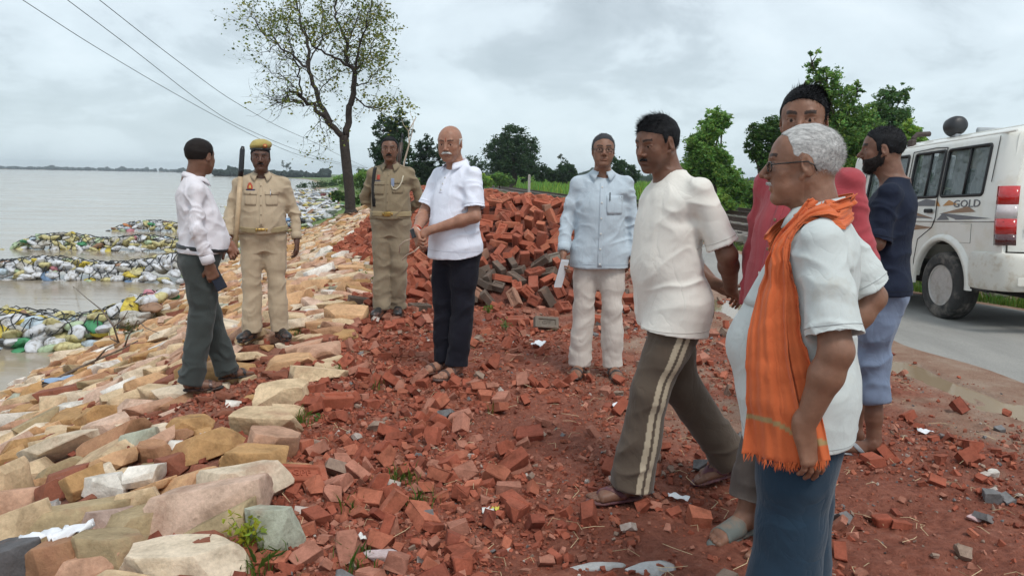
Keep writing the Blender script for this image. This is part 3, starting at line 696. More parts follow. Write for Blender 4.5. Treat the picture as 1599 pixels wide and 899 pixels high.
# a band of paler slabs set along the edge further on
for y in np.arange(5.9, 26, .42):
    x = -.80-SL*y+rng.normal(0, .08)
    if free(x, y, .14): put_stone(x, y, rng.uniform(.15, .24), rng.uniform(.12, .18), .05, rng.normal(0, .3), rng.choice(['cream', 'buff', 'pale cream', 'pinkish']), slabs[4][rng.randint(10)], (0, 0), .3, False, 'broad')
stones.make('embankment_stone', 'stone', 'sandstone blocks laid on the river bank', 'stone', stone_o, stone_a, 300, 'embankment_stones', 'smaller and farther sandstone blocks covering the river bank slope', True)

# ------------------------------------------------------------------ brick rubble on the path
RC = {'red': (.31, .088, .052), 'orange red': (.37, .122, .072), 'dark red': (.23, .066, .042), 'dusty red': (.37, .16, .11), 'grey slate': (.17, .165, .165), 'tan grey': (.28, .20, .155), 'pale': (.5, .43, .38)}
rn = ['red', 'orange red', 'dark red', 'dusty red', 'grey slate', 'tan grey', 'pale']
rp = np.array([.42, .20, .14, .20, .015, .03, .008]); rp /= rp.sum()
rpr = np.array([.34, .16, .10, .22, .07, .09, .02]); rpr /= rpr.sum()
big = [fragment(np.random.RandomState(i), (.20+.06*(i % 3), .11, .075), 3, .004) for i in range(22)]
sm = [fragment(np.random.RandomState(100+i), (1, .8, .5), 4, .0) for i in range(16)]
fl = [fragment(np.random.RandomState(200+i), (1, .75, .22), 3, .0) for i in range(8)]
rub = Pool(); rng = np.random.RandomState(5)
FEET = [(-.40, 5.0), (-.42, 4.8), (-.28, 5.1), (.55, 5.2), (.72, 5.2), (-1.18, 7.2), (-1.18, 7.0), (-1.3, 7.3), (.40, 3.05), (.3, 3.2), (.93, 2.8), (-1.75, 5.0), (-1.9, 4.85), (-2.05, 6.2), (1.8, 3.7), (1.75, 3.85), (-1.98, 5.05), (-1.28, 7.7), (-.42, 5.25), (.64, 5.38), (.44, 3.22), (.95, 3.47), (1.0, 2.95), (1.87, 3.9), (1.35, 2.25)]
def dens(x, y):
    s = lat(x, y); left = math.exp(-((s+.15)/.55)**2); d = .36+.9*left
    d *= 1-.35*float(sstep(.5, 1.3, s)); nv = math.sin(1.9*x+2.3*y+1.1)*math.sin(2.7*x-1.3*y+.4)+.5*math.sin(5.1*x+3.3*y)*math.sin(4.2*y-2*x); d *= min(1.25, max(.22, .8+1.1*nv)) if s > .25 else 1
    return d*(1-.75*min(1, PU(x, y)*2))
def rubble(n, ymax, sh, lo, hi, lift, pw=1.6, word='small', thr=1.0):
    c = 0; tries = 0
    while c < n and tries < n*12:
        tries += 1; y = 1.5+(ymax-1.5)*rng.uniform()**pw; s = rng.uniform(-.78, 4.0); x = s-SL*y
        q = proj((x, y, 0))
        if not (-60 < q[0] < 1680) or q[1] > 1000: continue
        if rng.rand() > dens(x, y)*thr: continue
        if lo > .5 and (any(math.hypot(x-a, y-b_) < .2 for a, b_ in FEET) or PH(x, y) > .15): continue
        if s > 3.6 and rng.rand() < .8: continue
        k = rng.uniform(lo, hi); cn = rn[rng.choice(7, p=rpr if s > 1.6 else rp)]; shp = sh[rng.randint(len(sh))]
        M = rotm(rng.normal(0, .5), rng.normal(0, .5), rng.uniform(0, 6.28)); ext = (np.abs(shp[0] @ M.T)[:, 2].max())*k
        rub.add(shp, M, (x, y, GH(x, y)+ext*lift), k, np.array(RC[cn])*rng.uniform(.85, 1.15), f"{word} {cn}"); c += 1
rubble(45, 9, big, .55, .85, .62, 1.3, 'big', .8)
rubble(420, 10, big, .28, .46, .5, 1.4, 'fist sized')
rubble(2600, 11, big, .13, .30, .45, 1.35, 'egg sized')
rubble(8000, 12, sm, .014, .042, .4, 1.4, 'thumb sized', 1.2)
rubble(30000, 8, sm+fl, .006, .020, .4, 1.2, 'tiny', 1.6)
rubble(1600, 20, big, .3, .8, .5, .9, 'chunky')
# broken bricks strewn on the bank between the stones
for _ in range(420):
    y = 1.8+13*rng.uniform()**1.4; e = -rng.uniform(0, 1)**1.7*3.4; x = e-.75-SL*y; k = rng.uniform(.25, .62); shp = big[rng.randint(22)]
    if any(math.hypot(x-a, y-b_) < .2 for a, b_ in FEET): continue
    rub.add(shp, rotm(rng.normal(0, .6), rng.normal(0, .6), rng.uniform(0, 6)), (x, y, GH(x, y)+.02), k, np.array(RC['dark red' if rng.rand() < .4 else 'red']), "strewn dark red")
# dirt crumbs in the pocket where the men stand
for _ in range(1500):
    a, r = rng.uniform(0, 6.28), rng.uniform(0, 1)**.6; x, y = -1.75+.75*r*math.cos(a), 4.85+.95*r*math.sin(a); k = rng.uniform(.008, .04); shp = sm[rng.randint(16)]
    rub.add(shp, rotm(rng.normal(0, .6), rng.normal(0, .6), rng.uniform(0, 6)), (x, y, GH(x, y)+k*.2), k, np.array(RC[rn[rng.choice(4)]]), "tiny red")
rub.make('brick_fragment', 'brick fragment', 'broken bricks strewn over the path', 'brick fragment', rub_o, rub_a, 300, 'brick_rubble', 'fine red brick rubble and crumbs covering the path', False)
# ------------------------------------------------------------------ the heap of bricks
def text_geo(txt, size, depth):
    cu = bpy.data.curves.new('t', 'FONT'); cu.body = txt; cu.size = size; cu.extrude = depth; cu.align_x = 'CENTER'; cu.align_y = 'CENTER'; cu.resolution_u = 2
    o = bpy.data.objects.new('t', cu); C.objects.link(o); bpy.context.view_layer.update(); dg = bpy.context.evaluated_depsgraph_get()
    me = o.evaluated_get(dg).to_mesh(); V = np.array([v.co[:] for v in me.vertices]); F = [tuple(p.vertices) for p in me.polygons]
    o.to_mesh_clear(); bpy.data.objects.remove(o); bpy.data.curves.remove(cu); return V, F
def brick_shape(seed, mark=True):
    """wire-cut brick 230 x 110 x 72 mm with a sunk frog on its upper face and raised letters in the frog"""
    r = np.random.RandomState(seed); l, w_, h = .115, .055, .036; fx, fy, fd = .085, .032, .011
    def ring(x, y, z, n=3, c=.006):
        P = []
        for (sx, sy, a0) in ((1, 1, 0), (-1, 1, 90), (-1, -1, 180), (1, -1, 270)):
            for i in range(n):
                a = R(a0+90*i/(n-1)); P.append((sx*(x-c)+c*math.cos(a), sy*(y-c)+c*math.sin(a), z))
        return P
    rings = [ring(l-.004, w_-.004, -h), ring(l, w_, -h+.004), ring(l, w_, 0), ring(l, w_, h-.004), ring(l-.004, w_-.004, h), ring(fx, fy, h), ring(fx-.006, fy-.006, h-fd)]
    V = [p for q in rings for p in q]; n = 12
    F = [(i*n+j, i*n+(j+1) % n, (i+1)*n+(j+1) % n, (i+1)*n+j) for i in range(len(rings)-1) for j in range(n)]
    F += [tuple(range(n-1, -1, -1)), tuple((len(rings)-1)*n+j for j in range(n))]
    V = np.array(V); V = V+fbm(V, 14, seed, 2)[:, None]*.0022*np.array([1, 1, 1]); V[:, 0] += .002*r.normal(); 
    if mark:
        T, TF = MARK; k = len(V); T = T.copy(); T[:, 2] += h-fd+.002; V = np.vstack([V, T]); F = F+[tuple(i+k for i in f) for f in TF]
    bm = bmesh.new(); vs_ = [bm.verts.new(v) for v in V]
    for f in F:
        try: bm.faces.new([vs_[i] for i in f])
        except ValueError: pass
    bmesh.ops.triangulate(bm, faces=bm.faces); bm.verts.index_update()
    V = np.array([v.co[:] for v in bm.verts]); F = np.array([[v.index for v in f.verts] for f in bm.faces]); bm.free(); return V, F
MARK = text_geo('GPF', .052, .004)
bricks_m = [brick_shape(i, True) for i in range(3)]; bricks_p = [brick_shape(10+i, False) for i in range(5)]
heap = Pool(); rng = np.random.RandomState(21)
BC = {'bright red': (.35, .098, .056), 'orange red': (.42, .14, .08), 'dull red': (.29, .085, .052), 'dark weathered': (.13, .095, .075), 'grey lettered': (.20, .17, .14), 'dusty brown': (.30, .16, .11)}
# mound underneath so that no light comes through the heap
xs2 = np.arange(-6.2, 2.3, .08); ys2 = np.arange(7.2, 31, .1); X, Y, F2 = tensor(xs2, ys2); Hh = pile_h(X, Y)
Z = np.where(Hh > .02, height(X, Y, False)+Hh-.06, height(X, Y, False)-.25)+.035*fbm(np.stack([X, Y, 0*X], -1), 5, 3, 2)
md = simple('heap_core', (.16, .05, .032), .95, var=.4, vs=8, bmp=.03, bs=20)
o = mesh('brick_heap_core', np.stack([X, Y, Z], -1).reshape(-1, 3), F2, md); tag(o, 'packed broken brick and dust under the loose bricks of the heap', 'brick heap', None, 'stuff')
def heapn(x, y):
    e = .1; a = (PH(x+e, y)-PH(x-e, y))/(2*e); b_ = (PH(x, y+e)-PH(x, y-e))/(2*e); n = Vector((-a, -b_, 1)); n.normalize(); return n
pts = []; grid_ = {}
def place(n, dmin, ymax, layer):
    c = 0
    for _ in range(n):
        y = 7.6+(ymax-7.6)*rng.uniform()**1.5; x = rng.uniform(-2.6, 1.5)-SL*(y-8)
        h = PH(x, y)
        if h < .04: continue
        z = GH(x, y)+h+layer; k = (int(x//.2), int(y//.2)); ok = True
        for dx in (-1, 0, 1):
            for dy in (-1, 0, 1):
                for q in grid_.get((k[0]+dx, k[1]+dy), ()):
                    if (q[0]-x)**2+(q[1]-y)**2+(q[2]-z)**2 < dmin**2: ok = False; break
                if not ok: break
            if not ok: break
        if not ok: continue
        grid_.setdefault(k, []).append((x, y, z)); pts.append((x, y, z)); c += 1
        nn = heapn(x, y); q = Vector((0, 0, 1)).rotation_difference(nn); kk = rng.rand()
        tl = (rng.normal(0, .45), rng.normal(0, .45)) if kk < .6 else ((rng.normal(0, .3), math.pi/2+rng.normal(0, .5)) if kk < .75 else (math.pi/2+rng.normal(0, .5), rng.normal(0, .4)))
        M = np.array(q.to_matrix()) @ rotm(tl[0], tl[1], rng.uniform(0, 6.28))
        weath = (y < 9.3 and x > -.9 and z < .52 and rng.rand() < .7) or rng.rand() < .02
        cn = ['dark weathered', 'dusty brown', 'dull red', 'grey lettered'][rng.choice(4, p=[.4, .3, .25, .05])] if weath else ['bright red', 'orange red', 'dull red'][rng.choice(3, p=[.45, .25, .3])]
        sh = bricks_m[rng.randint(3)] if rng.rand() < .4 else bricks_p[rng.randint(5)]
        if y > 14: sh = bricks_p[rng.randint(5)]
        if rng.rand() < .2: sc = (rng.uniform(.5, .8), 1, 1)
        else: sc = (1, 1, 1)
        heap.add(sh, M, (x, y, z), sc, np.array(BC[cn])*rng.uniform(.85, 1.12), ('short ' if sc[0] < 1 else 'whole ')+cn)
    return c
place(9000, .145, 14, .03); place(3500, .15, 14, .085); place(7000, .17, 30, .03)
# bricks that rolled off the foot of the heap
for (u, v, yaw, tx, ty, cn) in [(852, 508, .25, 1.15, .1, 'grey lettered'), (806, 500, .3, .15, 0, 'dull red'), (776, 462, -.9, .5, .2, 'dusty brown'), (830, 470, .2, .1, .1, 'dark weathered'), (700, 470, .5, .6, 0, 'dusty brown'),
                                (672, 452, .2, .3, .5, 'dull red'), (655, 480, .6, .1, .1, 'dark weathered'), (560, 470, .4, .1, .2, 'dark weathered'), (880, 480, 1.0, .9, .1, 'dull red'), (930, 500, .3, .2, .2, 'bright red'), (520, 625, .4, .1, .05, 'bright red'),
                                (468, 745, .5, .4, .2, 'bright red'), (1165, 700, .1, .05, 0, 'orange red'), (1290, 640, .2, .1, 0, 'dull red')]:
    p = at(u, v, .05); z = GH(p[0], p[1])+.04; heap.add(bricks_m[0] if 'letter' in cn or rng.rand() < .6 else bricks_p[1], rotm(tx, ty, yaw), (p[0], p[1], z+.03*abs(math.sin(tx))), 1, BC[cn], 'fallen '+cn, True)
brk_o, brk_a = [rockmat('fired_brick_'+k, k == 'many', 11, 120, None, (.34, .19, .13), .45, .92, .002, .78, 1.16) for k in ('single', 'many')]
sel = heap.make('brick', 'brick', 'loose bricks of the heap beside the path', 'brick', brk_o, brk_a, 300, 'bricks', 'farther loose red bricks of the long heap', False)

# ------------------------------------------------------------------ sandbag groynes in the river
def bag(seed):
    D, F = ICO[3]; V = D.copy(); r = np.random.RandomState(seed); p = 3.2
    q = (np.abs(V[:, 0])**p+np.abs(V[:, 1])**p+np.abs(V[:, 2])**2.2)**(1/p); V = V/q[:, None]
    V[:, 2] *= 1-.45*np.abs(V[:, 0])**3-.2*np.abs(V[:, 1])**4
    V += vnormals_tri(V, F)*(.13*fbm(V, 1.6, seed, 3)+.07*np.abs(fbm(V, 3.1, seed+3, 2))+.05*np.abs(np.sin(7*V[:, 0]+3*V[:, 1]+2*fbm(V, 1.2, seed+1, 2))))[:, None]
    return V*np.array([.215, .14, .085]), F
def vnormals_tri(V, F):
    n = np.cross(V[F[:, 1]]-V[F[:, 0]], V[F[:, 2]]-V[F[:, 0]]); o = np.zeros_like(V)
    for i in range(3):
        for a in range(3): o[:, a] += np.bincount(F[:, i], n[:, a], len(V))
    return o/(np.linalg.norm(o, axis=1)[:, None]+1e-12)
bagsh = [bag(i) for i in range(8)]
GC = {'white': (.62, .63, .66), 'off white': (.46, .44, .40), 'cream yellow': (.55, .49, .24), 'yellow': (.62, .48, .06), 'pale green': (.40, .50, .32), 'green': (.06, .28, .12), 'blue': (.16, .26, .42), 'pale blue': (.48, .58, .66), 'pink': (.55, .22, .26), 'brown': (.30, .17, .10), 'black': (.03, .03, .035), 'orange': (.45, .17, .06)}
gn = list(GC); gp = np.array([.26, .18, .22, .07, .07, .02, .015, .06, .015, .05, .02, .01]); gp /= gp.sum()
GRO = [(13.9, -13.4, -6.9, .80, .42), (22.1, -20.5, -9.2, .62, .48), (30.3, -19.6, -10.8, .60, .48), (40.3, -20.8, -11.0, .60, .42), (36.6, -10.9, -8.4, .7, .30), (48.5, -18.5, -11.5, 1.1, .5), (58, -21, -13, 1.1, .5), (70, -26, -16, 1.2, .55), (84, -30, -19, 1.2, .55), (101, -36, -24, 1.3, .6), (122, -42, -28, 1.4, .6)]
def gz(i, x, y):
    yc, x0, x1, hw, hh = GRO[i]; v = np.abs(y-yc+.12*np.sin(x*1.3+i))/hw; e = np.minimum(1, (x-x0)/.9)
    return WATER_Z+hh*np.clip(1.15-v**2.6, -.3, 1)*np.clip(e, 0, 1)**.5*(1+.16*np.sin(x*1.9+i*2))+.45*np.clip((x-x1+1.2)/1.5, 0, 1)
bags = Pool(); rng = np.random.RandomState(3)
for i, (yc, x0, x1, hw, hh) in enumerate(GRO):
    st = .30 if yc < 45 else .50; f = st/.30
    for x in np.arange(x0, x1+.5, st):
        for y in np.arange(yc-hw-.1, yc+hw*.75, .21*f):
            for lay in (0, 1):
                xx, yy = x+rng.normal(0, .08), y+rng.normal(0, .06); z = float(gz(i, xx, yy))-.07-.15*(1-lay)
                if z < WATER_Z-.2 or (lay == 0 and y > yc-hw*.45): continue
                cn = gn[rng.choice(len(gn), p=gp)]
                blk = math.sin(x*1.1+i*3)
                if i == 1 and rng.rand() < .45: cn = 'white'
                if i == 2 and rng.rand() < .4: cn = rng.choice(['cream yellow', 'cream yellow', 'pale green', 'off white'])
                if i > 3 and rng.rand() < .5: cn = 'white'
                bags.add(bagsh[rng.randint(8)], rotm(rng.normal(0, .4), rng.normal(0, .35), rng.normal(0, .8)), (xx, yy, z), (f*rng.uniform(.8, 1.1), f*rng.uniform(.8, 1.05), rng.uniform(.8, 1.1)), np.array(GC[cn])*rng.uniform(.85, 1.05), f"filled {cn}")
def bagmat(name, attr):
    m, nt, N, L, b = newmat(name); b.inputs['Roughness'].default_value = .55
    c = N.new('ShaderNodeVertexColor' if attr else 'ShaderNodeObjectInfo')
    if attr: c.layer_name = 'Col'
    n = noise_node(nt, 7, 7, .65, 'Object', .5); r = ramp(nt, n.outputs[0], [(.34, (.35, .29, .20)), (.5, (1, 1, 1)), (.7, (1.06, 1.06, 1.06))])
    x1 = mul(nt, c.outputs[0] if attr else c.outputs['Color'], r.outputs[0]); L.new(x1.outputs[0], b.inputs['Base Color']); bump(nt, b, n.outputs[0], .03, .7); return m
LMs, LM = LM, [(60, 520, "the near left sandbag dam"), (190, 500, "the near dam's landward end"), (150, 420, "the second sandbag dam"), (30, 420, "the second dam's left end"), (270, 425, "the second dam's landward end"), (40, 378, "the third dam's outer end"), (150, 375, "the middle of the third dam"), (250, 378, "the white shirted man's elbow"), (235, 350, "the fourth dam's outer end"), (500, 360, "the capped policeman's hand"), (500, 325, "the far dams"), (120, 545, "the waterline by the driftwood"), (95, 420, "the second dam's yellow bags"), (210, 415, "the middle of the second dam"), (10, 540, "the left picture edge")]
bags.make('sandbag', 'sandbag', 'sandbags of the river dams', 'sandbag', bagmat('woven_sack_single', False), bagmat('woven_sack_many', True), 300, 'sandbags', 'farther filled plastic sacks stacked in dams across the shallow water', True)
LM = LMs
nm = simple('black_rope', (.018, .02, .022), .7)
glab = ["black rope net over the nearest sandbag dam on the left", "black rope net over the second sandbag dam from the front", "black rope net over the third sandbag dam with its end in open water", "dark rope net over the fourth sandbag dam behind the white shirted man"]
for i in range(4):
    yc, x0, x1, hw, hh = GRO[i]; mb = MB(); r = .010 if i == 0 else .013
    g0 = .30
    for fam in (0, 1):
        for k in np.arange(x0-3, x1+3, g0):
            P = []
            for t in np.linspace(-1.02, .85, 18):
                y = yc+hw*t; x = k+(1 if fam else -1)*(y-yc)*.75+.07*math.sin(9*y+k*5)
                if x0+.05 < x < x1+.3: P.append((x, y, max(float(gz(i, x, y)), WATER_Z-.1)+.045+.035*math.sin(17*y+11*x)))
            if len(P) > 2: mb.tube(P, r, 5)
    o = mb.build('rope_net', nm); tag(o, glab[i], 'net', 'rope nets over the sandbag dams')
# ------------------------------------------------------------------ trees and plants
def leafmat(name, attr=True, trans=.5, rough=.55):
    m, nt, N, L, b = newmat(name); c = N.new('ShaderNodeVertexColor'); c.layer_name = 'Col'
    L.new(c.outputs[0], b.inputs['Base Color']); b.inputs['Roughness'].default_value = rough; b.inputs['Specular IOR Level'].default_value = .35
    tr = N.new('ShaderNodeBsdfTranslucent'); L.new(c.outputs[0], tr.inputs[0]); mx = N.new('ShaderNodeMixShader'); mx.inputs[0].default_value = trans
    o = [n for n in N if n.type == 'OUTPUT_MATERIAL'][0]; L.new(b.outputs[0], mx.inputs[1]); L.new(tr.outputs[0], mx.inputs[2]); L.new(mx.outputs[0], o.inputs[0]); return m
leafm = leafmat('leaf')
bark = simple('bark', (.075, .055, .042), .95, var=.35, vs=9, bmp=.03, bs=14)
bark_dark = simple('dark_bark', (.040, .031, .026), .95, var=.35, vs=9, bmp=.03, bs=14)
def leaf_quads(P, size, rng, cols, flat=.3, asp=.5):
    """one bent leaf (two triangles) at each point"""
    n = len(P); a = rng.normal(size=(n, 3)); a[:, 2] *= .6; a /= np.linalg.norm(a, axis=1)[:, None]
    b_ = rng.normal(size=(n, 3)); b_ -= a*(a*b_).sum(1)[:, None]; b_ /= np.linalg.norm(b_, axis=1)[:, None]
    s = (size*rng.uniform(.6, 1.3, n))[:, None]; up = np.cross(a, b_)
    V = np.stack([P-a*s*.5, P+b_*s*asp*.5+up*s*.1, P+a*s*.5, P-b_*s*asp*.5+up*s*.1], 1).reshape(-1, 3)
    F = (np.arange(n)[:, None]*4+np.array([0, 1, 2, 3])[None, :]); c = np.repeat(cols, 4, axis=0); return V, F, c
def limb(mb, a, b_, ra, rb, rng, sag=.0, n=6, wob=.05):
    a = np.array(a, float); b_ = np.array(b_, float); L_ = np.linalg.norm(b_-a); P = [a+(b_-a)*t+rng.normal(0, wob*L_, 3)*math.sin(math.pi*t)+np.array([0, 0, sag*L_*math.sin(math.pi*t)]) for t in np.linspace(0, 1, n)]
    mb.tube(P, np.linspace(ra, rb, n), 7); return P
def leafcol(n, rng, base, var, hue=.15):
    k = rng.uniform(1-var, 1+var, n)[:, None]; h = rng.normal(0, hue, n)[:, None]; return np.clip(np.array(base)[None]*k*np.concatenate([1+h, 1+0*h, 1-h*.5], 1), 0.004, .9)
def tree(label, base, clumps, n, leaf, col, seed, trunk_r=.2, fork=.35, group=None, cat='tree', barkm=None, name='tree', shell=.45, gap=.0, col2=None, twigs=True, asp=.5):
    """clumps: (dx, dy, z, rx, rz) relative to the base; leaves gather in small sprays inside the clumps"""
    rng = np.random.RandomState(seed); root = empty(name, base); tag(root, label, cat, group)
    mb = MB(); H = max(c[2] for c in clumps); cx = np.mean([c[0] for c in clumps]); f = np.array([cx*.4, 0, H*fork])
    mb.tube([(0, 0, -.3), (0, 0, 0), f*.5+rng.normal(0, .03*H, 3)*np.array([1, 1, 0]), f], [trunk_r*1.5, trunk_r*1.15, trunk_r*.9, trunk_r*.8], 9)
    Ps, Cs = [], []; tot = sum(c[3]**2*c[4] for c in clumps)
    for c in clumps:
        cc = np.array(c[:3]); r = np.array([c[3], c[3], c[4]])
        P = limb(mb, f*rng.uniform(.75, 1), cc+[0, 0, -.2*c[4]], trunk_r*.5, trunk_r*.12, rng)
        m = int(n*(c[3]**2*c[4])/tot)+40; ns = max(8, m//26)
        d = rng.normal(size=(ns, 3)); d /= np.linalg.norm(d, axis=1)[:, None]; rad = (shell+(1.05-shell)*rng.uniform(size=ns)**.7)[:, None]*(1+.22*lown(d, .8, seed+int(c[2]*7))[:, None])
        S = cc+d*rad*r; k = rng.randint(0, ns, m); sp = np.array([.16, .16, .13])*(c[3]+c[4])*.5
        Pl = S[k]+rng.normal(size=(m, 3))*sp*rng.uniform(.5, 1.1, (ns, 1))[k]; Ps.append(Pl)
        tone = rng.uniform(.72, 1.3, ns)[k][:, None]; base_c = leafcol(m, rng, col, .25)
        if col2 is not None: w_ = (rng.uniform(size=ns) < .35)[k][:, None]; base_c = np.where(w_, leafcol(m, rng, col2, .25), base_c)
        Cs.append(base_c*tone)
        if twigs:
            for j in range(min(ns, 10)): limb(mb, cc+[0, 0, -.2*c[4]]+(S[j]-cc)*.1, S[j], trunk_r*.13, trunk_r*.03, rng, n=4)
    P = np.vstack(Ps); Cc = np.vstack(Cs); V, F, c3 = leaf_quads(P, leaf, rng, Cc, asp=asp)
    mb.build('trunk', barkm or bark, root, True); mesh('crown', V, F, leafm, root, False, col=c3); return root
# the sparse tree on the river bank, limbs laid out as in the photograph
TY = 31.0; rng = np.random.RandomState(4)
LIMBS = [([(548, 332), (547, 326), (546, 300), (542, 265), (538, 228), (537, 212)], 8.6, 7.2, 0), ([(537, 214), (518, 195), (492, 170), (470, 150), (452, 141)], 5.2, 1.6, -.6), ([(474, 166), (464, 157), (450, 158), (440, 160), (432, 156)], 1.6, .7, -.9),
         ([(516, 192), (495, 151), (483, 113), (481, 68), (468, 23), (462, -18)], 4.3, .9, .5), ([(483, 113), (461, 91), (434, 68), (408, 49), (393, 20)], 2.2, .6, .9), ([(470, 150), (468, 125), (460, 95), (452, 55), (440, 15)], 1.5, .5, -1.3),
         ([(540, 214), (544, 178), (551, 144), (554, 113), (543, 98), (540, 68), (525, 38), (521, 0), (518, -28)], 5.4, .8, .2), ([(545, 102), (514, 87), (487, 72), (474, 40)], 2.2, .6, -.9), ([(553, 115), (563, 100), (580, 75), (596, 48)], 1.9, .5, 1.2),
         ([(551, 150), (570, 166), (590, 172), (603, 168)], 1.4, .4, .5), ([(554, 115), (560, 75), (572, 35), (583, -5)], 2.0, .5, -.8), ([(540, 66), (556, 35), (560, 0), (566, -20)], 1.3, .4, .6), ([(490, 172), (500, 140), (520, 118), (538, 108)], 1.1, .4, 1.4), ([(483, 113), (500, 60), (504, 15), (500, -20)], 1.4, .4, 1.5),
         ([(518, 195), (505, 215), (498, 235)], .7, .3, .4), ([(434, 68), (420, 80), (402, 84)], .8, .3, -.5), ([(465, 145), (452, 125), (425, 112), (408, 100)], 1.0, .3, .9), ([(551, 135), (575, 128), (600, 105)], 1.1, .35, -.7)]
root = empty('tree', aty(548, 327, TY)); bx_, by_, bz_ = root.location
tag(root, 'tall sparse leaved tree with dark forked trunk on the river bank', 'tree'); mb = MB(); tips = []; segs = []
for pts_, r0, r1, dp in LIMBS:
    k = len(pts_); P = []
    for i, (u, v) in enumerate(pts_):
        P.append(aty(u, v, TY+dp*2.2*(i/(k-1))*(0 if pts_ is LIMBS[0][0] else 1))-np.array([bx_, by_, bz_]))
    P = np.array(P); tt = np.linspace(0, k-1, (k-1)*4+1); Q = np.stack([np.interp(tt, range(k), P[:, i]) for i in range(3)], 1)
    if r0 < 7: Q[1:-1] += rng.normal(0, .05, (len(Q)-2, 3))
    rr = np.linspace(r0, r1, len(Q))*TY/1200
    if r0 > 7: rr[0] *= 1.5; rr[1:3] *= 1.2
    mb.tube(Q, rr, 8)
    if r0 < 7: segs += [(Q[i], rr[i]) for i in range(len(Q)//3, len(Q))]
def twig(p, d, l, r, lev):
    n = 5; P = [p]; q = p.copy(); dd = d.copy()
    for i in range(n):
        dd = dd+rng.normal(0, .22, 3)+np.array([0, 0, .05]); dd /= np.linalg.norm(dd); q = q+dd*l/n; P.append(q)
        if lev > 0 and i > 0 and rng.rand() < .75: twig(q, dd+rng.normal(0, .6, 3), l*.6, r*.55, lev-1)
    mb.tube(P, np.linspace(r, r*.3, n+1), 4, caps=False); tips.extend([(P[i], lev) for i in range(2, n+1)])
cc0 = aty(500, 110, TY)-np.array([bx_, by_, bz_])
for (q, r) in segs:
    for _ in range(2):
        d = (q-cc0); d /= np.linalg.norm(d)+.1; d = d*.6+rng.normal(0, .55, 3)+np.array([0, 0, .35]); d /= np.linalg.norm(d); twig(q, d, rng.uniform(.5, 1.25), min(r*.5, .016), 1)
mb.build('trunk', bark_dark, root, True)
tp = np.array([t[0] for t in tips]); pr = proj(tp+np.array([bx_, by_, bz_]))
dl = np.clip(.35+.45*(pr[:, 0]-470)/100, .15, 1)*np.where(pr[:, 1] > 175, .35, 1); dl = np.maximum(dl, np.where((pr[:, 1] < 60), .75, 0)); kp = np.repeat(np.arange(len(tp)), rng.binomial(5, np.clip(dl*.42, 0, 1)))
P = tp[kp]+rng.normal(0, .11, (len(kp), 3)); cl = leafcol(len(P), rng, (.24, .26, .05), .3, .15); dk = rng.rand(len(P)) < .35; cl[dk] = leafcol(dk.sum(), rng, (.10, .14, .03), .3)
V, F, c3 = leaf_quads(P, .125, rng, cl, asp=.62); mesh('crown', V, F, leafm, root, False, col=c3)
print('river tree leaves', len(P))
def B(u, v, y): p = aty(u, v, y); return (p[0], p[1], p[2])
def CL(base, y, L_, fac=1.0):
    """clumps given in pixels (u, v, ru, rv[, dy]) -> relative metres"""
    k = y/FPX; o = []
    for c in L_:
        p = aty(c[0], c[1], y); dy = c[4] if len(c) > 4 else 0
        o.append((p[0]-base[0], dy, p[2]-base[2], c[2]*k, c[3]*k))
    return o
DG, MG, BG, YG = (.045, .09, .032), (.11, .21, .045), (.22, .37, .08), (.34, .48, .09)
gt = 'trees beyond the road and railway'
b0 = B(612, 292, 66); tree('tall dark green tree directly behind the bareheaded policeman', b0, CL(b0, 66, [(600, 205, 18, 22), (622, 200, 20, 20), (612, 235, 26, 24), (630, 240, 14, 24), (594, 245, 13, 22), (612, 262, 24, 18)]), 11000, .26, DG, 1, .22, group=gt)
b0 = B(668, 290, 70); tree('loose crowned green tree between the policeman and the moustached man', b0, CL(b0, 70, [(665, 230, 16, 15), (680, 245, 13, 16), (655, 258, 18, 18), (672, 268, 22, 14)]), 5500, .26, (.034, .065, .028), 2, .16, group=gt)
b0 = B(800, 291, 95); tree('big rounded dark tree standing alone in the middle field', b0, CL(b0, 95, [(800, 212, 20, 18), (780, 235, 22, 20), (822, 235, 20, 22), (800, 250, 34, 22), (778, 262, 18, 16), (826, 265, 18, 18)]), 15000, .34, DG, 3, .35, group=gt)
b0 = B(845, 290, 100); tree('low round bush tree just right of the big rounded tree', b0, CL(b0, 100, [(846, 272, 12, 12)]), 1200, .36, DG, 4, .2, group=gt)
b0 = B(864, 290, 102); tree('small rounded tree left of the thin topped tree', b0, CL(b0, 102, [(862, 275, 8, 9)]), 900, .36, DG, 5, .2, group=gt)
b0 = B(886, 290, 100); tree('small dark tree just left of the clerk in grey blue', b0, CL(b0, 100, [(886, 268, 17, 13), (878, 279, 10, 9)]), 2200, .36, DG, 6, .2, group=gt)
b0 = B(877, 290, 108); tree('thin pale sparse tree rising above the small dark tree', b0, CL(b0, 108, [(878, 252, 7, 12)]), 160, .3, (.07, .09, .05), 7, .1, group=gt)
b0 = B(968, 292, 90); tree('dark tree seen between the clerk and the cream shirted man', b0, CL(b0, 90, [(966, 260, 16, 13), (985, 272, 16, 13)]), 2600, .34, DG, 8, .2, group=gt)
b0 = B(732, 290, 120); tree('distant tree partly hidden behind the moustached man', b0, CL(b0, 120, [(735, 265, 24, 18)]), 1800, .4, DG, 9, .2, group=gt)
b0 = B(1110, 320, 34); tree('leaning tree wrapped in bright green climbing vines', b0, CL(b0, 34, [(1120, 185, 17, 14), (1108, 205, 19, 18), (1092, 225, 19, 16), (1104, 245, 26, 20), (1118, 262, 24, 20), (1085, 262, 20, 18), (1132, 195, 9, 9), (1130, 275, 26, 16)]), 24000, .15, (.18, .33, .075), 10, .16, col2=BG, group=gt)
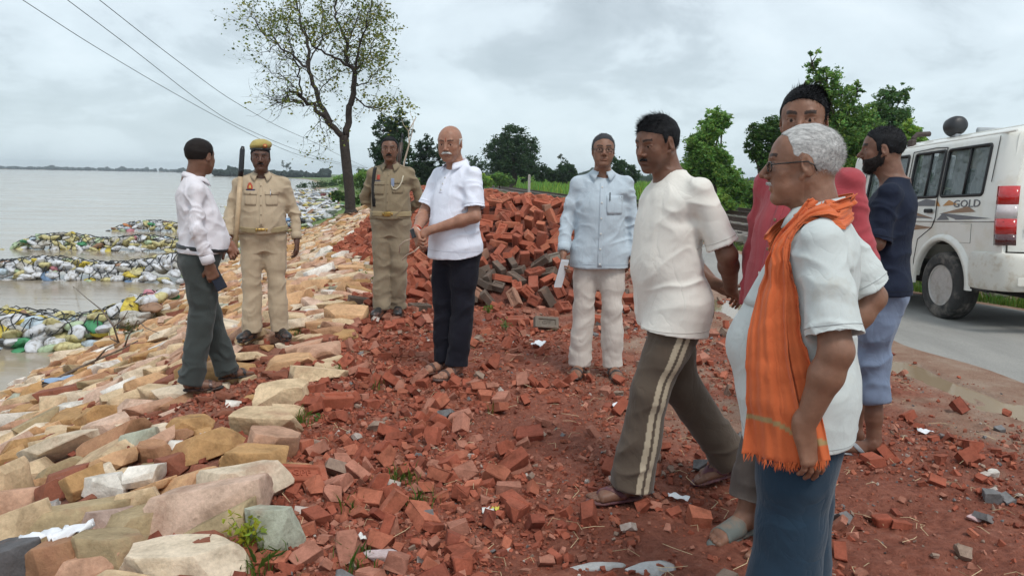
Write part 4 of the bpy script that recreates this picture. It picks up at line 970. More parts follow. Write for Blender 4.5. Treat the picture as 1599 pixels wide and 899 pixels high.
b0 = B(1182, 300, 30); tree('hanging dark leaved tree left of the red shirted man', b0, CL(b0, 30, [(1185, 208, 16, 16), (1176, 228, 13, 16), (1192, 240, 15, 20), (1212, 205, 22, 20), (1200, 255, 16, 16)]), 9000, .13, (.085, .17, .04), 11, .12, group=gt)
b0 = B(1320, 300, 27); tree('large open crowned green tree behind the red shirted man', b0, CL(b0, 27, [(1268, 95, 14, 14), (1290, 120, 22, 17), (1312, 150, 25, 20), (1285, 150, 22, 18), (1330, 185, 28, 24), (1300, 195, 30, 24), (1338, 140, 10, 16), (1270, 185, 20, 24), (1330, 225, 44, 30), (1365, 240, 34, 34), (1300, 235, 30, 30), (1350, 200, 26, 24), (1255, 130, 12, 10), (1310, 265, 40, 20)]), 32000, .12, (.13, .24, .06), 12, .18, col2=(.24, .38, .09), group=gt)
b0 = B(1385, 300, 33); tree('airy tree with thin spread branches above the navy shirt', b0, CL(b0, 33, [(1388, 150, 18, 13), (1408, 148, 14, 12), (1375, 175, 22, 16), (1400, 185, 22, 16), (1385, 215, 30, 22), (1372, 205, 16, 30)]), 15000, .12, (.12, .22, .07), 13, .14, group=gt)
b0 = B(1428, 300, 22); tree('yellow green bushy tree beside the white vehicle roof', b0, CL(b0, 22, [(1418, 205, 16, 13), (1405, 225, 18, 18), (1430, 225, 16, 16), (1415, 250, 22, 22)]), 12000, .10, (.22, .38, .07), 14, .10, col2=YG, group=gt)
# bushes behind the railway
rng = np.random.RandomState(9); gb = 'bushes behind the railway'
BL = [(1070, 300, 26, 30, 40, 'bush behind the cream shirted man'), (1150, 295, 24, 26, 36, 'bright bush right of the vine tree'), (1178, 310, 18, 18, 34, 'bush left of the red sleeve'), (1125, 318, 22, 16, 31, 'low bush in front of the vine tree'), (1095, 322, 16, 14, 31, 'low bush by the rail'),
      (1230, 300, 40, 30, 36, 'bush hidden behind the two heads'), (1340, 300, 40, 24, 34, 'bush behind the navy shirt'), (1040, 310, 20, 18, 44, 'bush behind the chest of the cream shirt'), (780, 280, 20, 10, 75, 'bush under the rounded tree'), (755, 283, 14, 10, 70, 'bush next to the white polo sleeve'), (1430, 290, 30, 30, 25, 'bush hidden by the vehicle')]
for i, (u, v, ru, rv, y, lab) in enumerate(BL):
    b0 = B(u, v+rv, y); b0 = (b0[0], b0[1], max(GH(b0[0], b0[1])-.1, -.4) if y < 40 else b0[2])
    tree('leafy green '+lab, b0, CL(b0, y, [(u-ru*.4, v, ru*.6, rv*.8), (u+ru*.4, v+2, ru*.6, rv*.8), (u, v-rv*.25, ru*.55, rv*.7)]), 3600, .12*y/34, BG if i % 2 else (.18, .32, .08), 30+i, .04, cat='bush', name='bush', group=gb, col2=YG if i % 3 == 0 else MG, twigs=False)
# green growth on the bank left of the heap
for i, (u, v, ru, rv, y, lab) in enumerate([(570, 285, 22, 22, 60, 'tall bush behind the tree trunk'), (590, 300, 18, 14, 50, 'bush left of the bareheaded policeman'), (528, 306, 13, 9, 62, 'round bush left of the tree trunk'), (545, 282, 24, 9, 150, 'low scrub far up the bank'), (575, 272, 18, 9, 130, 'far bush by the small pole'), (652, 287, 14, 7, 70, 'low bush beside the two distant walkers'), (565, 312, 13, 9, 45, 'small bush right of the tree trunk')]):
    b0 = B(u, v+rv, y); tree('green '+lab, b0, CL(b0, y, [(u-ru*.4, v, ru*.6, rv*.8), (u+ru*.4, v+1, ru*.6, rv*.8), (u, v-rv*.2, ru*.55, rv*.7)]), 2200, .10*y/34, MG if i % 2 else (.075, .14, .03), 50+i, .05, cat='bush', name='bush', group='bushes along the river bank', twigs=False, col2=BG)
b0 = B(500, 294, 170); tree('small clump of reeds standing in the shallow river water', (b0[0], b0[1], WATER_Z), [(-1.5, 0, .3, 3, .9), (2.5, 0, .4, 3.2, 1.1)], 1500, .45, (.05, .10, .03), 61, .05, cat='reeds', name='reed_clump', twigs=False)
# far banks and woods: one mass each
def wood(label, x0, x1, y0, y1, n, hmin, hmax, z0, col, seed, name='distant_wood'):
    rng = np.random.RandomState(seed); D, F0 = ICO[3]; Vs, Fs, Cs, k = [], [], [], 0
    for i in range(n):
        t = rng.uniform(); x = x0+(x1-x0)*t; y = y0+(y1-y0)*t+rng.uniform(-1, 1)*.02*abs(y0); h = rng.uniform(hmin, hmax)*(1.5 if rng.rand() < .06 else 1); r = h*rng.uniform(.45, 1.2)
        V = D*(1+.42*fbm(D*1.0+i, 1.9, i, 4))[:, None]*np.array([r, r, h*.62])+np.array([x, y, z0+h*.45]); Vs.append(V); Fs.append(F0+k); k += len(V); Cs.append(np.broadcast_to(np.array(col)*rng.uniform(.75, 1.25), V.shape))
    o = mesh(name, np.vstack(Vs), np.vstack(Fs), leafm, None, True, col=np.vstack(Cs)); tag(o, label, 'wood', None, 'stuff')
wood('long line of trees on the far bank of the river', -2300, -620, 1840, 1850, 800, 3, 7, WATER_Z, (.045, .07, .055), 1)
wood('trees on the far bank where the river bends', -640, -330, 1500, 1150, 260, 2.5, 5.5, WATER_Z, (.04, .065, .045), 2)
wood('nearer dark wood along the river bend', -215, -125, 560, 520, 110, 1.8, 4, -1, (.03, .055, .038), 3)
wood('dark wood along the horizon behind the field', -60, 420, 420, 460, 460, 1.5, 4.6, -.8, (.045, .08, .04), 4)
wood('dark wood along the horizon right of the field', 420, 1500, 460, 900, 260, 4, 9, -.5, (.045, .08, .045), 5)
b0 = (-160, 545, -1.2); tree('pale airy tree rising over the wood at the river bend', b0, [(0, 0, 9, 3.4, 4), (1.5, 0, 6.5, 3, 2.5)], 260, 1.0, (.10, .12, .09), 71, .3, twigs=False)
sand = simple('far_bank_soil', (.32, .26, .18), .95, var=.2, vs=.02)
mb = MB(); mb.prism([(-2600, 1830, WATER_Z-.5), (-2600, 1960, WATER_Z-.5), (-560, 1960, WATER_Z-.5), (-600, 1835, WATER_Z-.5)], (0, 0, 1.4)); mb.prism([(-2600, 1395, WATER_Z-.5), (-1400, 1440, WATER_Z-.5), (-780, 1405, WATER_Z-.5), (-1400, 1380, WATER_Z-.5)], (0, 0, .75)); mb.prism([(-650, 1500, WATER_Z-.5), (-300, 1950, WATER_Z-.5), (-120, 1950, WATER_Z-.5), (-320, 1140, WATER_Z-.5)], (0, 0, 1.3))
tag(mb.build('far_bank', sand), kind='structure')
# ---- grass
def blades(name, label, pts, h, w_, col, seed, lean=.35):
    rng = np.random.RandomState(seed); n = len(pts); P = np.array(pts); a = rng.uniform(0, 6.283, n); d = np.stack([np.cos(a), np.sin(a), 0*a], 1); t = rng.uniform(0, 6.283, n); ld = np.stack([np.cos(t), np.sin(t), 0*t], 1)*lean*rng.uniform(.2, 1.4, n)[:, None]
    hh = (h*rng.uniform(.5, 1.3, n))[:, None] if np.isscalar(h) else (np.array(h)*rng.uniform(.5, 1.3, n))[:, None]; ww = hh*w_; up = np.array([0, 0, 1.])
    V = np.stack([P-d*ww, P+d*ww, P+(up+ld*.4)*hh*.55+d*ww*.8, P+(up*.9+ld)*hh, P+(up+ld*.4)*hh*.55-d*ww*.8], 1).reshape(-1, 3); F = [(i*5, i*5+1, i*5+2, i*5+3, i*5+4) for i in range(n)]
    F = np.arange(n)[:, None]*5+np.arange(5)[None]; c = np.repeat(leafcol(n, rng, col, .35, .2), 5, axis=0); o = mesh(name, V, F, leafm, None, False, col=c); tag(o, label, 'grass', None, 'stuff'); return o
rng = np.random.RandomState(31); pts = []
for _ in range(90000):
    y = 8+52*rng.uniform()**1.3; s = rng.choice([rng.uniform(7.35, 8.25), rng.uniform(8.3, 10.2), rng.uniform(10.3, 16)], p=[.34, .30, .36]); x = s-SL*y
    if lown(np.array([[x, y, 0]]), .35, 9)[0] < (-.2 if s > 10.2 else .15): continue
    pts.append((x, y, GH(x, y)-.01))
pts = np.array(pts); sl_ = pts[:, 0]+SL*pts[:, 1]; blades('roadside_grass', 'green weeds and grass along the road and railway', pts, np.where(sl_ > 10.4, .30, .15), .035, (.13, .24, .045), 1)
pts = []
for _ in range(34000):
    y = 45+110*rng.uniform()**1.2; s = rng.uniform(10.8, 34); x = s-SL*y; u = proj((x, y, .4))[0]
    if 700 < u < 1260: pts.append((x, y, GH(x, y)-.05))
pts = np.array(pts); blades('field_grass', 'tall bright green grass growing in the field behind the railway', pts, 1.0+.35*lown(pts, .03, 2), .05, (.22, .38, .07), 2, .25)
pts = []
for (u, v, r, n) in [(565, 432, .16, 160), (572, 440, .14, 120), (575, 412, .12, 80), (625, 752, .09, 60), (385, 895, .12, 70), (415, 885, .10, 50), (555, 893, .06, 24), (560, 870, .06, 24), (650, 788, .07, 40), (470, 655, .05, 30), (470, 668, .05, 24), (528, 585, .06, 30), (120, 556, .28, 180), (90, 562, .2, 120), (20, 672, .12, 60), (428, 745, .06, 30), (545, 800, .05, 20),
                     (448, 525, .12, 60), (590, 612, .05, 14), (770, 645, .05, 10), (745, 470, .08, 30), (480, 400, .3, 160), (455, 430, .2, 60), (1240, 860, .06, 10), (980, 690, .05, 8)]:
    p = at(u, v, 0)
    for _ in range(4): p = at(u, v, GH(p[0], p[1]))
    for _ in range(n): x, y = p[0]+rng.normal(0, r*.5), p[1]+rng.normal(0, r*.5); pts.append((x, y, GH(x, y)))
blades('grass_tufts', 'short grass tufts growing between stones and rubble', pts, .075, .035, (.10, .17, .03), 3, .8)
pts = []
for _ in range(9000):
    y = 40+120*rng.uniform(); s = rng.uniform(-2, 3.6); x = s-SL*y; pts.append((x, y, GH(x, y)))
blades('bank_grass', 'rough grass on the bank beyond the heap', pts, .35, .04, (.09, .17, .035), 4)
# ---- dry straws and wood splinters on the rubble
V, F = [], []; mb = MB()
for _ in range(420):
    y = 1.8+5.5*rng.uniform()**1.3; s = rng.uniform(-.7, 3.6); x = s-SL*y; a = rng.uniform(0, 6.28); l = rng.uniform(.03, .13); z = GH(x, y)+.018
    mb.tube([(x, y, z), (x+l*.5*math.cos(a), y+l*.5*math.sin(a), z+.012), (x+l*math.cos(a+.4), y+l*math.sin(a+.4), z+rng.uniform(-.01, .01))], .0013, 3, caps=False)
tag(mb.build('dry_straw', simple('straw', (.55, .42, .25), .8, var=.3, vs=30)), 'dry straws and splinters scattered on the red rubble', 'straw', None, 'stuff')
# leafy weeds
def weed(u, v, h, n, lab, col, seed, lf=.03, grp='weeds growing among the stones'):
    p = at(u, v, 0)
    for _ in range(4): p = at(u, v, GH(p[0], p[1]))
    rng = np.random.RandomState(seed); o = empty('weed', (p[0], p[1], GH(p[0], p[1])-.01)); tag(o, lab, 'weed', grp); mb = MB(); P = []; 
    for i in range(n):
        a = rng.uniform(0, 6.28); r = rng.uniform(.1, .45)*h; t = (r*math.cos(a), r*math.sin(a), h*rng.uniform(.6, 1)); mb.tube([(0, 0, 0), (t[0]*.3, t[1]*.3, t[2]*.6), t], [.0025, .002, .0012], 4)
        for k in np.linspace(.45, 1, 6): P += [np.array(t)*k+rng.normal(0, lf*.5, 3) for _ in range(2)]
    mb.build('stem', simple('stem_green', (.12, .17, .05), .7), o); V, F, c = leaf_quads(np.array(P), lf, rng, leafcol(len(P), rng, col, .2), asp=.55); mesh('leaves', V, F, leafm, o, False, col=c)
weed(385, 868, .17, 9, 'yellow leafed weed in front of the olive block', (.34, .38, .04), 1, .036); weed(790, 518, .12, 5, 'pale weed before the foot of the heap', (.16, .22, .06), 2, .03); weed(763, 490, .13, 5, 'thin weed at the foot of the heap', (.15, .24, .05), 3, .028)
weed(495, 660, .06, 4, 'tiny green weed beside the cream edge slab', (.10, .2, .04), 4, .02); weed(205, 520, .3, 12, 'brownish shrublet by the near sandbag dam', (.13, .13, .05), 5, .05); weed(565, 440, .12, 8, 'leafy weed in the grass patch on the bank', (.12, .24, .04), 6, .04)
# driftwood
wd = simple('dead_wood', (.14, .10, .075), .9, var=.35, vs=20, bmp=.006, bs=40)
def wood_branch(pts_, r, lab, extra=()):
    P = []
    for (u, v, h) in pts_:
        p = at(u, v, 0)
        for _ in range(6): p = at(u, v, GH(p[0], p[1])+h)
        P.append(p)
    mb = MB(); mb.tube(P, np.linspace(r, r*.3, len(P)), 6)
    for e_ in extra:
        Q = []
        for (u, v, h) in e_:
            p = at(u, v, 0)
            for _ in range(6): p = at(u, v, GH(p[0], p[1])+h)
            Q.append(p)
        mb.tube(Q, np.linspace(r*.6, r*.2, len(Q)), 5)
    tag(mb.build('dead_branch', wd, None, True), lab, 'branch', 'dead branches on the slope')
wood_branch([(68, 603, .06), (105, 583, .08), (150, 562, .1), (190, 545, .12), (215, 532, .12)], .022, 'long grey driftwood pole lying on the stone slope', [[(150, 562, .1), (165, 545, .25), (185, 535, .3)]])
wood_branch([(185, 535, .1), (178, 510, .35), (160, 485, .55), (135, 465, .7), (112, 445, .85)], .018, 'thin bent branch sticking up over the near sandbags', [[(178, 510, .35), (192, 498, .5), (200, 485, .6)], [(185, 535, .1), (172, 528, .2), (170, 512, .3)]])
wood_branch([(195, 540, .12), (200, 525, .25), (215, 500, .4), (228, 512, .3), (248, 520, .2)], .012, 'dry twig arching over the stones by the shrublet')
# bare sapling behind the bareheaded policeman
y = 13.0; mb = MB(); P = [aty(u, v, y) for u, v in [(618, 330), (625, 290), (632, 250), (639, 225), (638, 205), (650, 183)]]; P[0][2] = .6
mb.tube(P, np.linspace(.022, .008, 6), 6); mb.tube([P[3], aty(644, 205, y), aty(646, 190, y), aty(640, 175, y)], [.01, .007, .005, .003], 5); mb.tube([P[4], aty(630, 195, y), aty(627, 185, y)], [.007, .005, .003], 5)
tag(mb.build('bare_sapling', simple('pale_bark', (.42, .35, .27), .9), None, True), 'pale leafless sapling behind the bareheaded policeman', 'sapling')
# ------------------------------------------------------------------ railway
rust = simple('rusty_rail', (.10, .065, .05), .6, .6, var=.3, vs=20); slp = simple('weathered_sleeper', (.24, .22, .20), .95, var=.25, vs=6, bmp=.004, bs=50)
def rail_prof(x, y0, y1, z):
    """flat bottomed rail between two points of the track"""
    pr = [(-.065, 0), (.065, 0), (.065, .012), (.012, .03), (.010, .11), (.034, .12), (.034, .152), (-.034, .152), (-.034, .12), (-.010, .11), (-.012, .03), (-.065, .012)]
    mb = MB(); mb.prism([(x-SL*y0+a, y0, z+b_) for a, b_ in pr], (-SL*(y1-y0), y1-y0, 0)); return mb
tr = empty('railway_track', (9.14-SL*20, 20, .1)); tag(tr, 'rusty railway track nearest the road on weathered sleepers', 'railway track'); tr2 = empty('railway_track', (13-SL*20, 20, .1)); tag(tr2, 'farther overgrown railway track in front of the bushes', 'railway track')
for root, xs_, z in ((tr, (8.30, 9.98), .10), (tr2, (12.15, 13.83), .08)):
    for x in xs_:
        o = rail_prof(x, 4, 320, z+.05).build('rail', rust, root); o.data.transform(Matrix.Translation(-root.location))
y = 6.0; k = 0; smb = MB(); smb.box((0, 0, -.06), (2.5, .24, .2), bev=.012); sl0 = None; ry = math.atan(SL)
rest = MB()
for i in range(300):
    y = 6+i*.68
    for root, xc in ((tr, 9.14),):
        x = xc-SL*y; rr_ = Matrix.Rotation(math.atan(SL), 3, 'Z')
        if i < 60:
            if sl0 is None: sl0 = smb.build('sleeper', slp, root); o = sl0
            else: o = bpy.data.objects.new('sleeper', sl0.data); C.objects.link(o); o.parent = root
            o.location = Vector((x, y, .06))-root.location; o.rotation_euler = (0, 0, math.atan(SL))
        else: rest.box((x-root.location.x, y-20, .06-.1), (2.5, .24, .08), rr_)
o = rest.build('far_sleepers', slp, tr); tag(o, kind='stuff')
rest = MB()
for i in range(250): y = 6+i*.68; rest.box((12.99-SL*y-tr2.location.x, y-20, .03-.1), (2.5, .24, .2), Matrix.Rotation(math.atan(SL), 3, 'Z'))
tag(rest.build('sleepers', slp, tr2), kind='stuff')
# ballast
rng = np.random.RandomState(8); Vs, Fs, Cs, n = [], [], [], 0
for _ in range(5200):
    y = 9+30*rng.uniform()**1.3; s = rng.uniform(7.7, 10.7); x = s-SL*y; sh = sm[rng.randint(16)]; V = (sh[0]*rng.uniform(.02, .05)) @ rotm(*rng.uniform(0, 6, 3)).T+np.array([x, y, GH(x, y)+.012]); Vs.append(V); Fs.append(sh[1]+n); n += len(V); Cs.append(np.broadcast_to(np.array([.33, .30, .27])*rng.uniform(.6, 1.2), V.shape))
tag(mesh('ballast', np.vstack(Vs), np.vstack(Fs), rub_a, None, False, col=np.vstack(Cs)), 'grey and brown track ballast stones', 'ballast', None, 'stuff')
# ------------------------------------------------------------------ posts, poles, wires
conc = simple('concrete_post', (.36, .34, .31), .9, var=.15, vs=9, bmp=.004, bs=60)
b0 = B(826, 300, 42); mb = MB(); mb.box((0, 0, .35), (.14, .14, 1.1), bev=.012); mb.box((0, 0, .92), (.10, .10, .06), bev=.01); o = mb.build('marker_post', conc); o.location = b0; tag(o, 'short grey concrete post in the field under the big tree', 'post', 'field posts')
b0 = B(905, 262, 60); 
pole = simple('pole_wood', (.12, .10, .09), .9)
PX = aty(567, 262, 400); root = empty('power_pole', (PX[0], PX[1], -1.6)); tag(root, 'small distant power pole with one cross arm on the bank', 'power pole'); hp = PX[2]+1.6
mb = MB(); mb.tube([(0, 0, 0), (0, 0, hp+.3)], [.16, .11], 8); mb.build('pole', pole, root)
mb = MB(); mb.box((0, 0, hp), (5.0, .14, .16)); mb.build('cross_arm', pole, root)
for dx in (-2.3, 0, 2.3): mb = MB(); mb.lathe([(.05, hp+.05), (.09, hp+.12), (.05, hp+.18), (.07, hp+.25), (.02, hp+.3)], 8, Matrix.Translation((dx, 0, 0))); mb.build('insulator', simple('porcelain', (.6, .55, .5), .3), root)
wire = simple('wire', (.06, .06, .065), .5, .5)
for i, (pts_, lab) in enumerate([([(35, 0), (130, 62), (230, 122), (315, 170), (400, 215), (470, 245), (562, 263)], 'lowest of the three overhead wires'), ([(105, 0), (205, 75), (300, 150), (355, 188), (430, 222), (500, 248), (568, 262)], 'middle one of the three overhead wires'), ([(155, 0), (250, 75), (350, 150), (430, 196), (490, 222), (535, 245), (573, 262)], 'highest of the three overhead wires, right of the others')]):
    tt = np.linspace(0, 1, 7); ys_ = 1/(np.interp(tt, [0, 1], [1/26., 1/400.])); us = [p[0] for p in pts_]; t2 = (np.array(us)-us[0])/(us[-1]-us[0]); ys_ = 1/(1/26.+(1/400.-1/26.)*t2)
    P = [aty(u, v, y) for (u, v), y in zip(pts_, ys_)]; P0 = np.array(P[0]); d = P0-np.array(P[1]); P = [P0+d*1.2]+P
    P = np.array(P); k = len(P); tt = np.linspace(0, k-1, 60); Q = np.stack([np.interp(tt, range(k), P[:, j]) for j in range(3)], 1); 
    for _ in range(6): Q[1:-1] = (Q[:-2]+Q[1:-1]*2+Q[2:])/4
    mb = MB(); mb.tube(Q, np.interp(Q[:, 1], [10, 26, 120, 400], [.011, .013, .03, .06]), 5); tag(mb.build('power_line', wire), lab, 'wire', 'overhead wires')
# ------------------------------------------------------------------ people
V3 = lambda *a: np.array(a, float)
def nrmz(v): v = np.array(v, float); return v/(np.linalg.norm(v)+1e-9)
def skinmat(name, col, rough=.48):
    if name in MATS: return MATS[name]
    m, nt, N, L, b = newmat(name); c = N.new('ShaderNodeVertexColor'); c.layer_name = 'Col'
    n = noise_node(nt, 38, 6, .65); n2 = noise_node(nt, 260, 3, .6); n0 = noise_node(nt, 9, 4, .6)
    r = ramp(nt, n.outputs[0], [(.3, (.86, .84, .82)), (.7, (1.1, 1.1, 1.1))]); r0 = ramp(nt, n0.outputs[0], [(.3, (.88, .84, .82)), (.7, (1.08, 1.1, 1.1))]); a = mul(nt, c.outputs[0], col); a = mul(nt, a.outputs[0], r.outputs[0]); a = mul(nt, a.outputs[0], r0.outputs[0])
    L.new(a.outputs[0], b.inputs['Base Color']); b.inputs['Roughness'].default_value = rough; b.inputs['Specular IOR Level'].default_value = .38
    b.inputs['Subsurface Weight'].default_value = .10; b.inputs['Subsurface Radius'].default_value = (.012, .004, .002); b.inputs['Subsurface Scale'].default_value = 1.0
    p = bump(nt, b, n2.outputs[0], .0008, .7); bump(nt, b, n.outputs[0], .0012, .5, p); MATS[name] = m; return m
def hairmat(name, col, rough=.5):
    if name in MATS: return MATS[name]
    m, nt, N, L, b = newmat(name); n = noise_node(nt, 160, 4, .7, stretch=(1, .25, .5)); c = np.array(col)
    r = ramp(nt, n.outputs[0], [(.3, c*.5), (.7, np.minimum(c*1.5, .9))]); L.new(r.outputs[0], b.inputs['Base Color']); b.inputs['Roughness'].default_value = .72; b.inputs['Specular IOR Level'].default_value = .22
    bump(nt, b, n.outputs[0], .003, .9); MATS[name] = m; return m

class HeadT:
    """places head-space points (face +y, up +z, origin between the ears at eye height) in body space"""
    def __init__(s, pos, yaw, pitch, roll=0, k=1.0):
        s.M = np.array((Matrix.Rotation(yaw, 3, 'Z') @ Matrix.Rotation(pitch, 3, 'X') @ Matrix.Rotation(roll, 3, 'Y'))); s.p = np.array(pos, float); s.k = k
    def __call__(s, v): return s.M @ (np.array(v, float)*s.k)+s.p
    def inv(s, P): return ((P-s.p) @ s.M)/s.k
def head_field(S, T, o, infl=0.0):
    k = T.k; w_ = o.get('w', 1.0); K = lambda v: v*k
    def ell(c, r, kk=.012, op='u'): S.ell(T(c), (np.array(r)+infl)*k, T.M, kk, op)
    def cap(a, b_, ra, rb=None, kk=.012, op='u'): S.cap(T(a), T(b_), (ra+infl)*k, None if rb is None else (rb+infl)*k, kk, op)
    ell((0, -.014, .032), (.074*w_, .093, .083), 0); ell((0, .018, .022), (.069*w_, .071, .068), .03)
    ell((0, .030, -.035), (.058*w_, .060, .075), .03); f = o.get('jaw', 1.0)
    for s in (-1, 1):
        cap((s*.052*w_, .0, -.045), (s*.022, .062, -.094), .016*f, .015*f, .03)
        ell((s*.043*w_, .060, -.022), (.020, .017, .018), .02)
        ell((s*.034, .058, -.055), (.024*o.get('cheek', 1), .020, .024), .022)
    ell((0, .069, -.094), (.022, .017, .017), .018)
    if infl == 0:
        cap((-.032, .077, .026), (.032, .077, .026), .011, None, .014)
        for s in (-1, 1):
            S.ell(T((s*.031, .093, .004)), np.array((.016, .010, .010))*k, T.M, .012, 's')
            ell((s*.031, .0735, .002), (.0135, .0125, .0125), .003)
            cap((s*.019, .0835, .0075), (s*.044, .078, .0065), .0042, .0035, .004); cap((s*.021, .0830, -.0065), (s*.042, .079, -.006), .0032, .003, .004)
        n = o.get('nose', 1.0)
        cap((0, .084, .014), (0, .084+.024*n, -.026), .0075, .0105, .012); 
        for s in (-1, 1): ell((s*.0125*n, .090+.006*n, -.032), (.0085, .010, .0075), .006)
        cap((0, .096, -.034), (0, .088, -.046), .006, .005, .006)
        cap((-.018, .0835, -.0585), (.018, .0835, -.0585), .0062, None, .008); cap((-.019, .081, -.0575), (.019, .081, -.0575), .005, None, .004)
        cap((-.014, .0845, -.067), (.014, .0845, -.067), .0068, None, .007)
        S.cap(T((-.022, .0915, -.0625)), T((.022, .0915, -.0625)), .0022*k, None, .004, 's')
        for s in (-1, 1):
            S.ell(T((s*.0755*w_, -.006, -.004)), np.array((.0075, .0175, .031))*k, T.M @ np.array(Matrix.Rotation(-.22, 3, 'X')) @ np.array(Matrix.Rotation(s*-.28, 3, 'Z')), .004)
            S.ell(T((s*.084*w_, -.001, .002)), np.array((.006, .0095, .018))*k, T.M @ np.array(Matrix.Rotation(-.22, 3, 'X')), .004, 's')
            cap((s*.074*w_, .005, -.030), (s*.072*w_, .008, -.036), .006, None, .006)
def head_color(P, T, o):
    q = T.inv(P); x, y, z = q.T; c = np.ones((len(P), 3)); g = lambda cx, cz, rx, rz: np.exp(-((x-cx)/rx)**2-((z-cz)/rz)**2)*(y > .045)
    def mixc(w_, col):
        nonlocal c; w_ = np.clip(w_, 0, 1)[:, None]; c = c*(1-w_)+np.array(col)*w_
    front = y > .06
    mixc((.55*g(0, -.064, .021, .006))*front, (.75, .42, .42))
    mixc(.12*(g(.031, -.010, .02, .010)+g(-.031, -.010, .02, .010)), (.5, .42, .42)); mixc(.3*(g(.045, -.025, .02, .018)+g(-.045, -.025, .02, .018)+g(0, -.026, .013, .012)), (1.12, .92, .88))
    st = o.get('stubble', 0)
    if st: mixc(st*np.clip(1.1-((z+.072)/.036)**2, 0, 1)*(y > 0)*(1-g(0, -.062, .02, .006)), o.get('stubcol', (.32, .33, .36)))
    bt = o.get('browt', 1.0); bc = o.get('browc', (.06, .05, .05))
    for s in (-1, 1):
        zz = .0265+.004*np.sin(np.clip((np.abs(x)-.014)/.034, 0, 1)*2.6); w_ = (np.abs(z-zz) < .0045*bt)*(np.abs(x) > .012)*(np.abs(x) < .050)*(x*s > 0)*front; mixc(.9*w_, bc)
        ex, ez = s*.031, .0015; dd = np.sqrt(((x-ex)/1.35)**2+(z-ez)**2); op = .0060*o.get('open', 1.0); eye = (np.abs(z-ez) < op*np.sqrt(np.clip(1-((x-ex)/.0145)**2, 0, 1)))*front
        mixc(eye*1.0, (1.5, 1.7, 1.9)); lid = (np.abs(z-ez) < op+.0022)*(np.abs(x-ex) < .0155)*front*(1-eye); mixc(lid*.5*((z > ez) | (np.abs(x-ex) < 0)), (.25, .2, .2))
        ir = ((x-ex-o.get('gaze', 0)*.005)**2+(z-ez)**2 < .0056**2)*eye; mixc(ir*1.0, (.05, .035, .03))
    mixc(.8*((np.abs(np.abs(x)-.008) < .0045)*(np.abs(z+.0385) < .003)*(y > .09)), (.25, .15, .13))
    if o.get('tika') is not None:
        t = o['tika']; mixc(((np.abs(x) < t[1])*(np.abs(z-t[2]) < t[3])*front)*.85, t[0])
    return c
def hand_field(S, W, d, nrm, side, curl=(.3, .35, .4, .45), thumb=.3, k=1.0, spread=.06, kk=.005):
    """fingers leave along d, palm faces nrm, side +1 right hand / -1 left hand"""
    d = nrmz(d); nrm = np.array(nrm, float); nrm = nrmz(nrm-d*(d @ nrm)); t = np.cross(nrm, d)*side; W = np.array(W, float)
    base = [.030, .010, -.010, -.029]; ln = [.070, .078, .072, .056]; r0 = [.0088, .0090, .0086, .0078]; bd = [.090, .094, .090, .083]
    S.cap(W-d*.02, W+d*.022, .025*k, .027*k, .02, flat=nrm, fs=.68)
    for i in range(4):
        B0 = W+(d*bd[i]+t*base[i])*k; S.cap(W+(d*.02+t*base[i]*.62)*k, B0, .0155*k, .0120*k, .014, flat=nrm, fs=.85)
    S.ell(W+(d*.05+t*.022+nrm*.008)*k, V3(.020, .020, .020)*k, None, .014)
    for i in range(4):
        p = W+(d*bd[i]+t*base[i])*k; dr = nrmz(d+t*spread*(1.5-i)); a = 0; c = curl[i]
        for j, fr in enumerate((.44, .31, .25)):
            a += c*(1.0, 1.15, .7)[j]; v = dr*math.cos(a)+nrm*math.sin(a); q = p+v*ln[i]*fr*k; S.cap(p, q, r0[i]*(1-.10*j)*k, r0[i]*(1-.10*(j+1))*k, kk if j else .008); p = q
    p = W+(d*.028+t*.026+nrm*.006)*k; v = nrmz(d*.62+t*.62+nrm*.35)
    for j, l in enumerate((.040, .032, .026)):
        q = p+v*l*k; S.cap(p, q, (.0125-.0012*j)*k, (.0115-.0013*j)*k, .010 if j == 0 else .004); p = q; v = nrmz(v*(1-thumb*.4)+d*thumb*.5-t*thumb*.25+nrm*thumb*.25)
def foot_field(S, F, infl=0.0, toes=True, kk=.02):
    """F: function from foot space (origin on the ground under the ankle, +y forward) to body space"""
    i = infl
    S.ell(F((0, -.045, .035)), V3(.031, .036, .034)+i, F.M, 0 if i else kk); S.cap(F((0, -.02, .05)), F((.004, .10, .026)), .036+i, .027+i, kk, flat=F.d((0, 0, 1)), fs=.9)
    S.cap(F((-.014, .02, .026)), F((-.020, .115, .020)), .026+i, .022+i, kk); S.cap(F((.018, .02, .024)), F((.022, .105, .018)), .024+i, .019+i, kk)
    if toes:
        for j, (x, y, l, r) in enumerate([(-.033, .130, .040, .0135), (-.013, .134, .036, .0098), (.003, .130, .032, .0092), (.018, .122, .030, .0088), (.032, .110, .026, .0084)]):
            x = x*F.s; S.cap(F((x, y-.015, .018)), F((x*1.04, y+l-.012, .013)), r*1.02+i, r+i, .005)
class FootT:
    def __init__(s, ankle, yaw, pitch, side, h):
        s.M = np.array(Matrix.Rotation(yaw, 3, 'Z') @ Matrix.Rotation(pitch, 3, 'X')); s.s = side; s.h = h
        s.a = np.array(ankle, float); s.o = s.a-s.M @ V3(0, -.03, h)
    def __call__(s, v): return s.M @ np.array(v, float)+s.o
    def d(s, v): return s.M @ np.array(v, float)
def joined(parts):
    V, F, Cc, n = [], [], [], 0
    for v, f, c in parts: V.append(v); F.append(f+n); Cc.append(np.broadcast_to(c, v.shape)); n += len(v)
    return np.vstack(V), np.vstack(F), np.vstack(Cc)
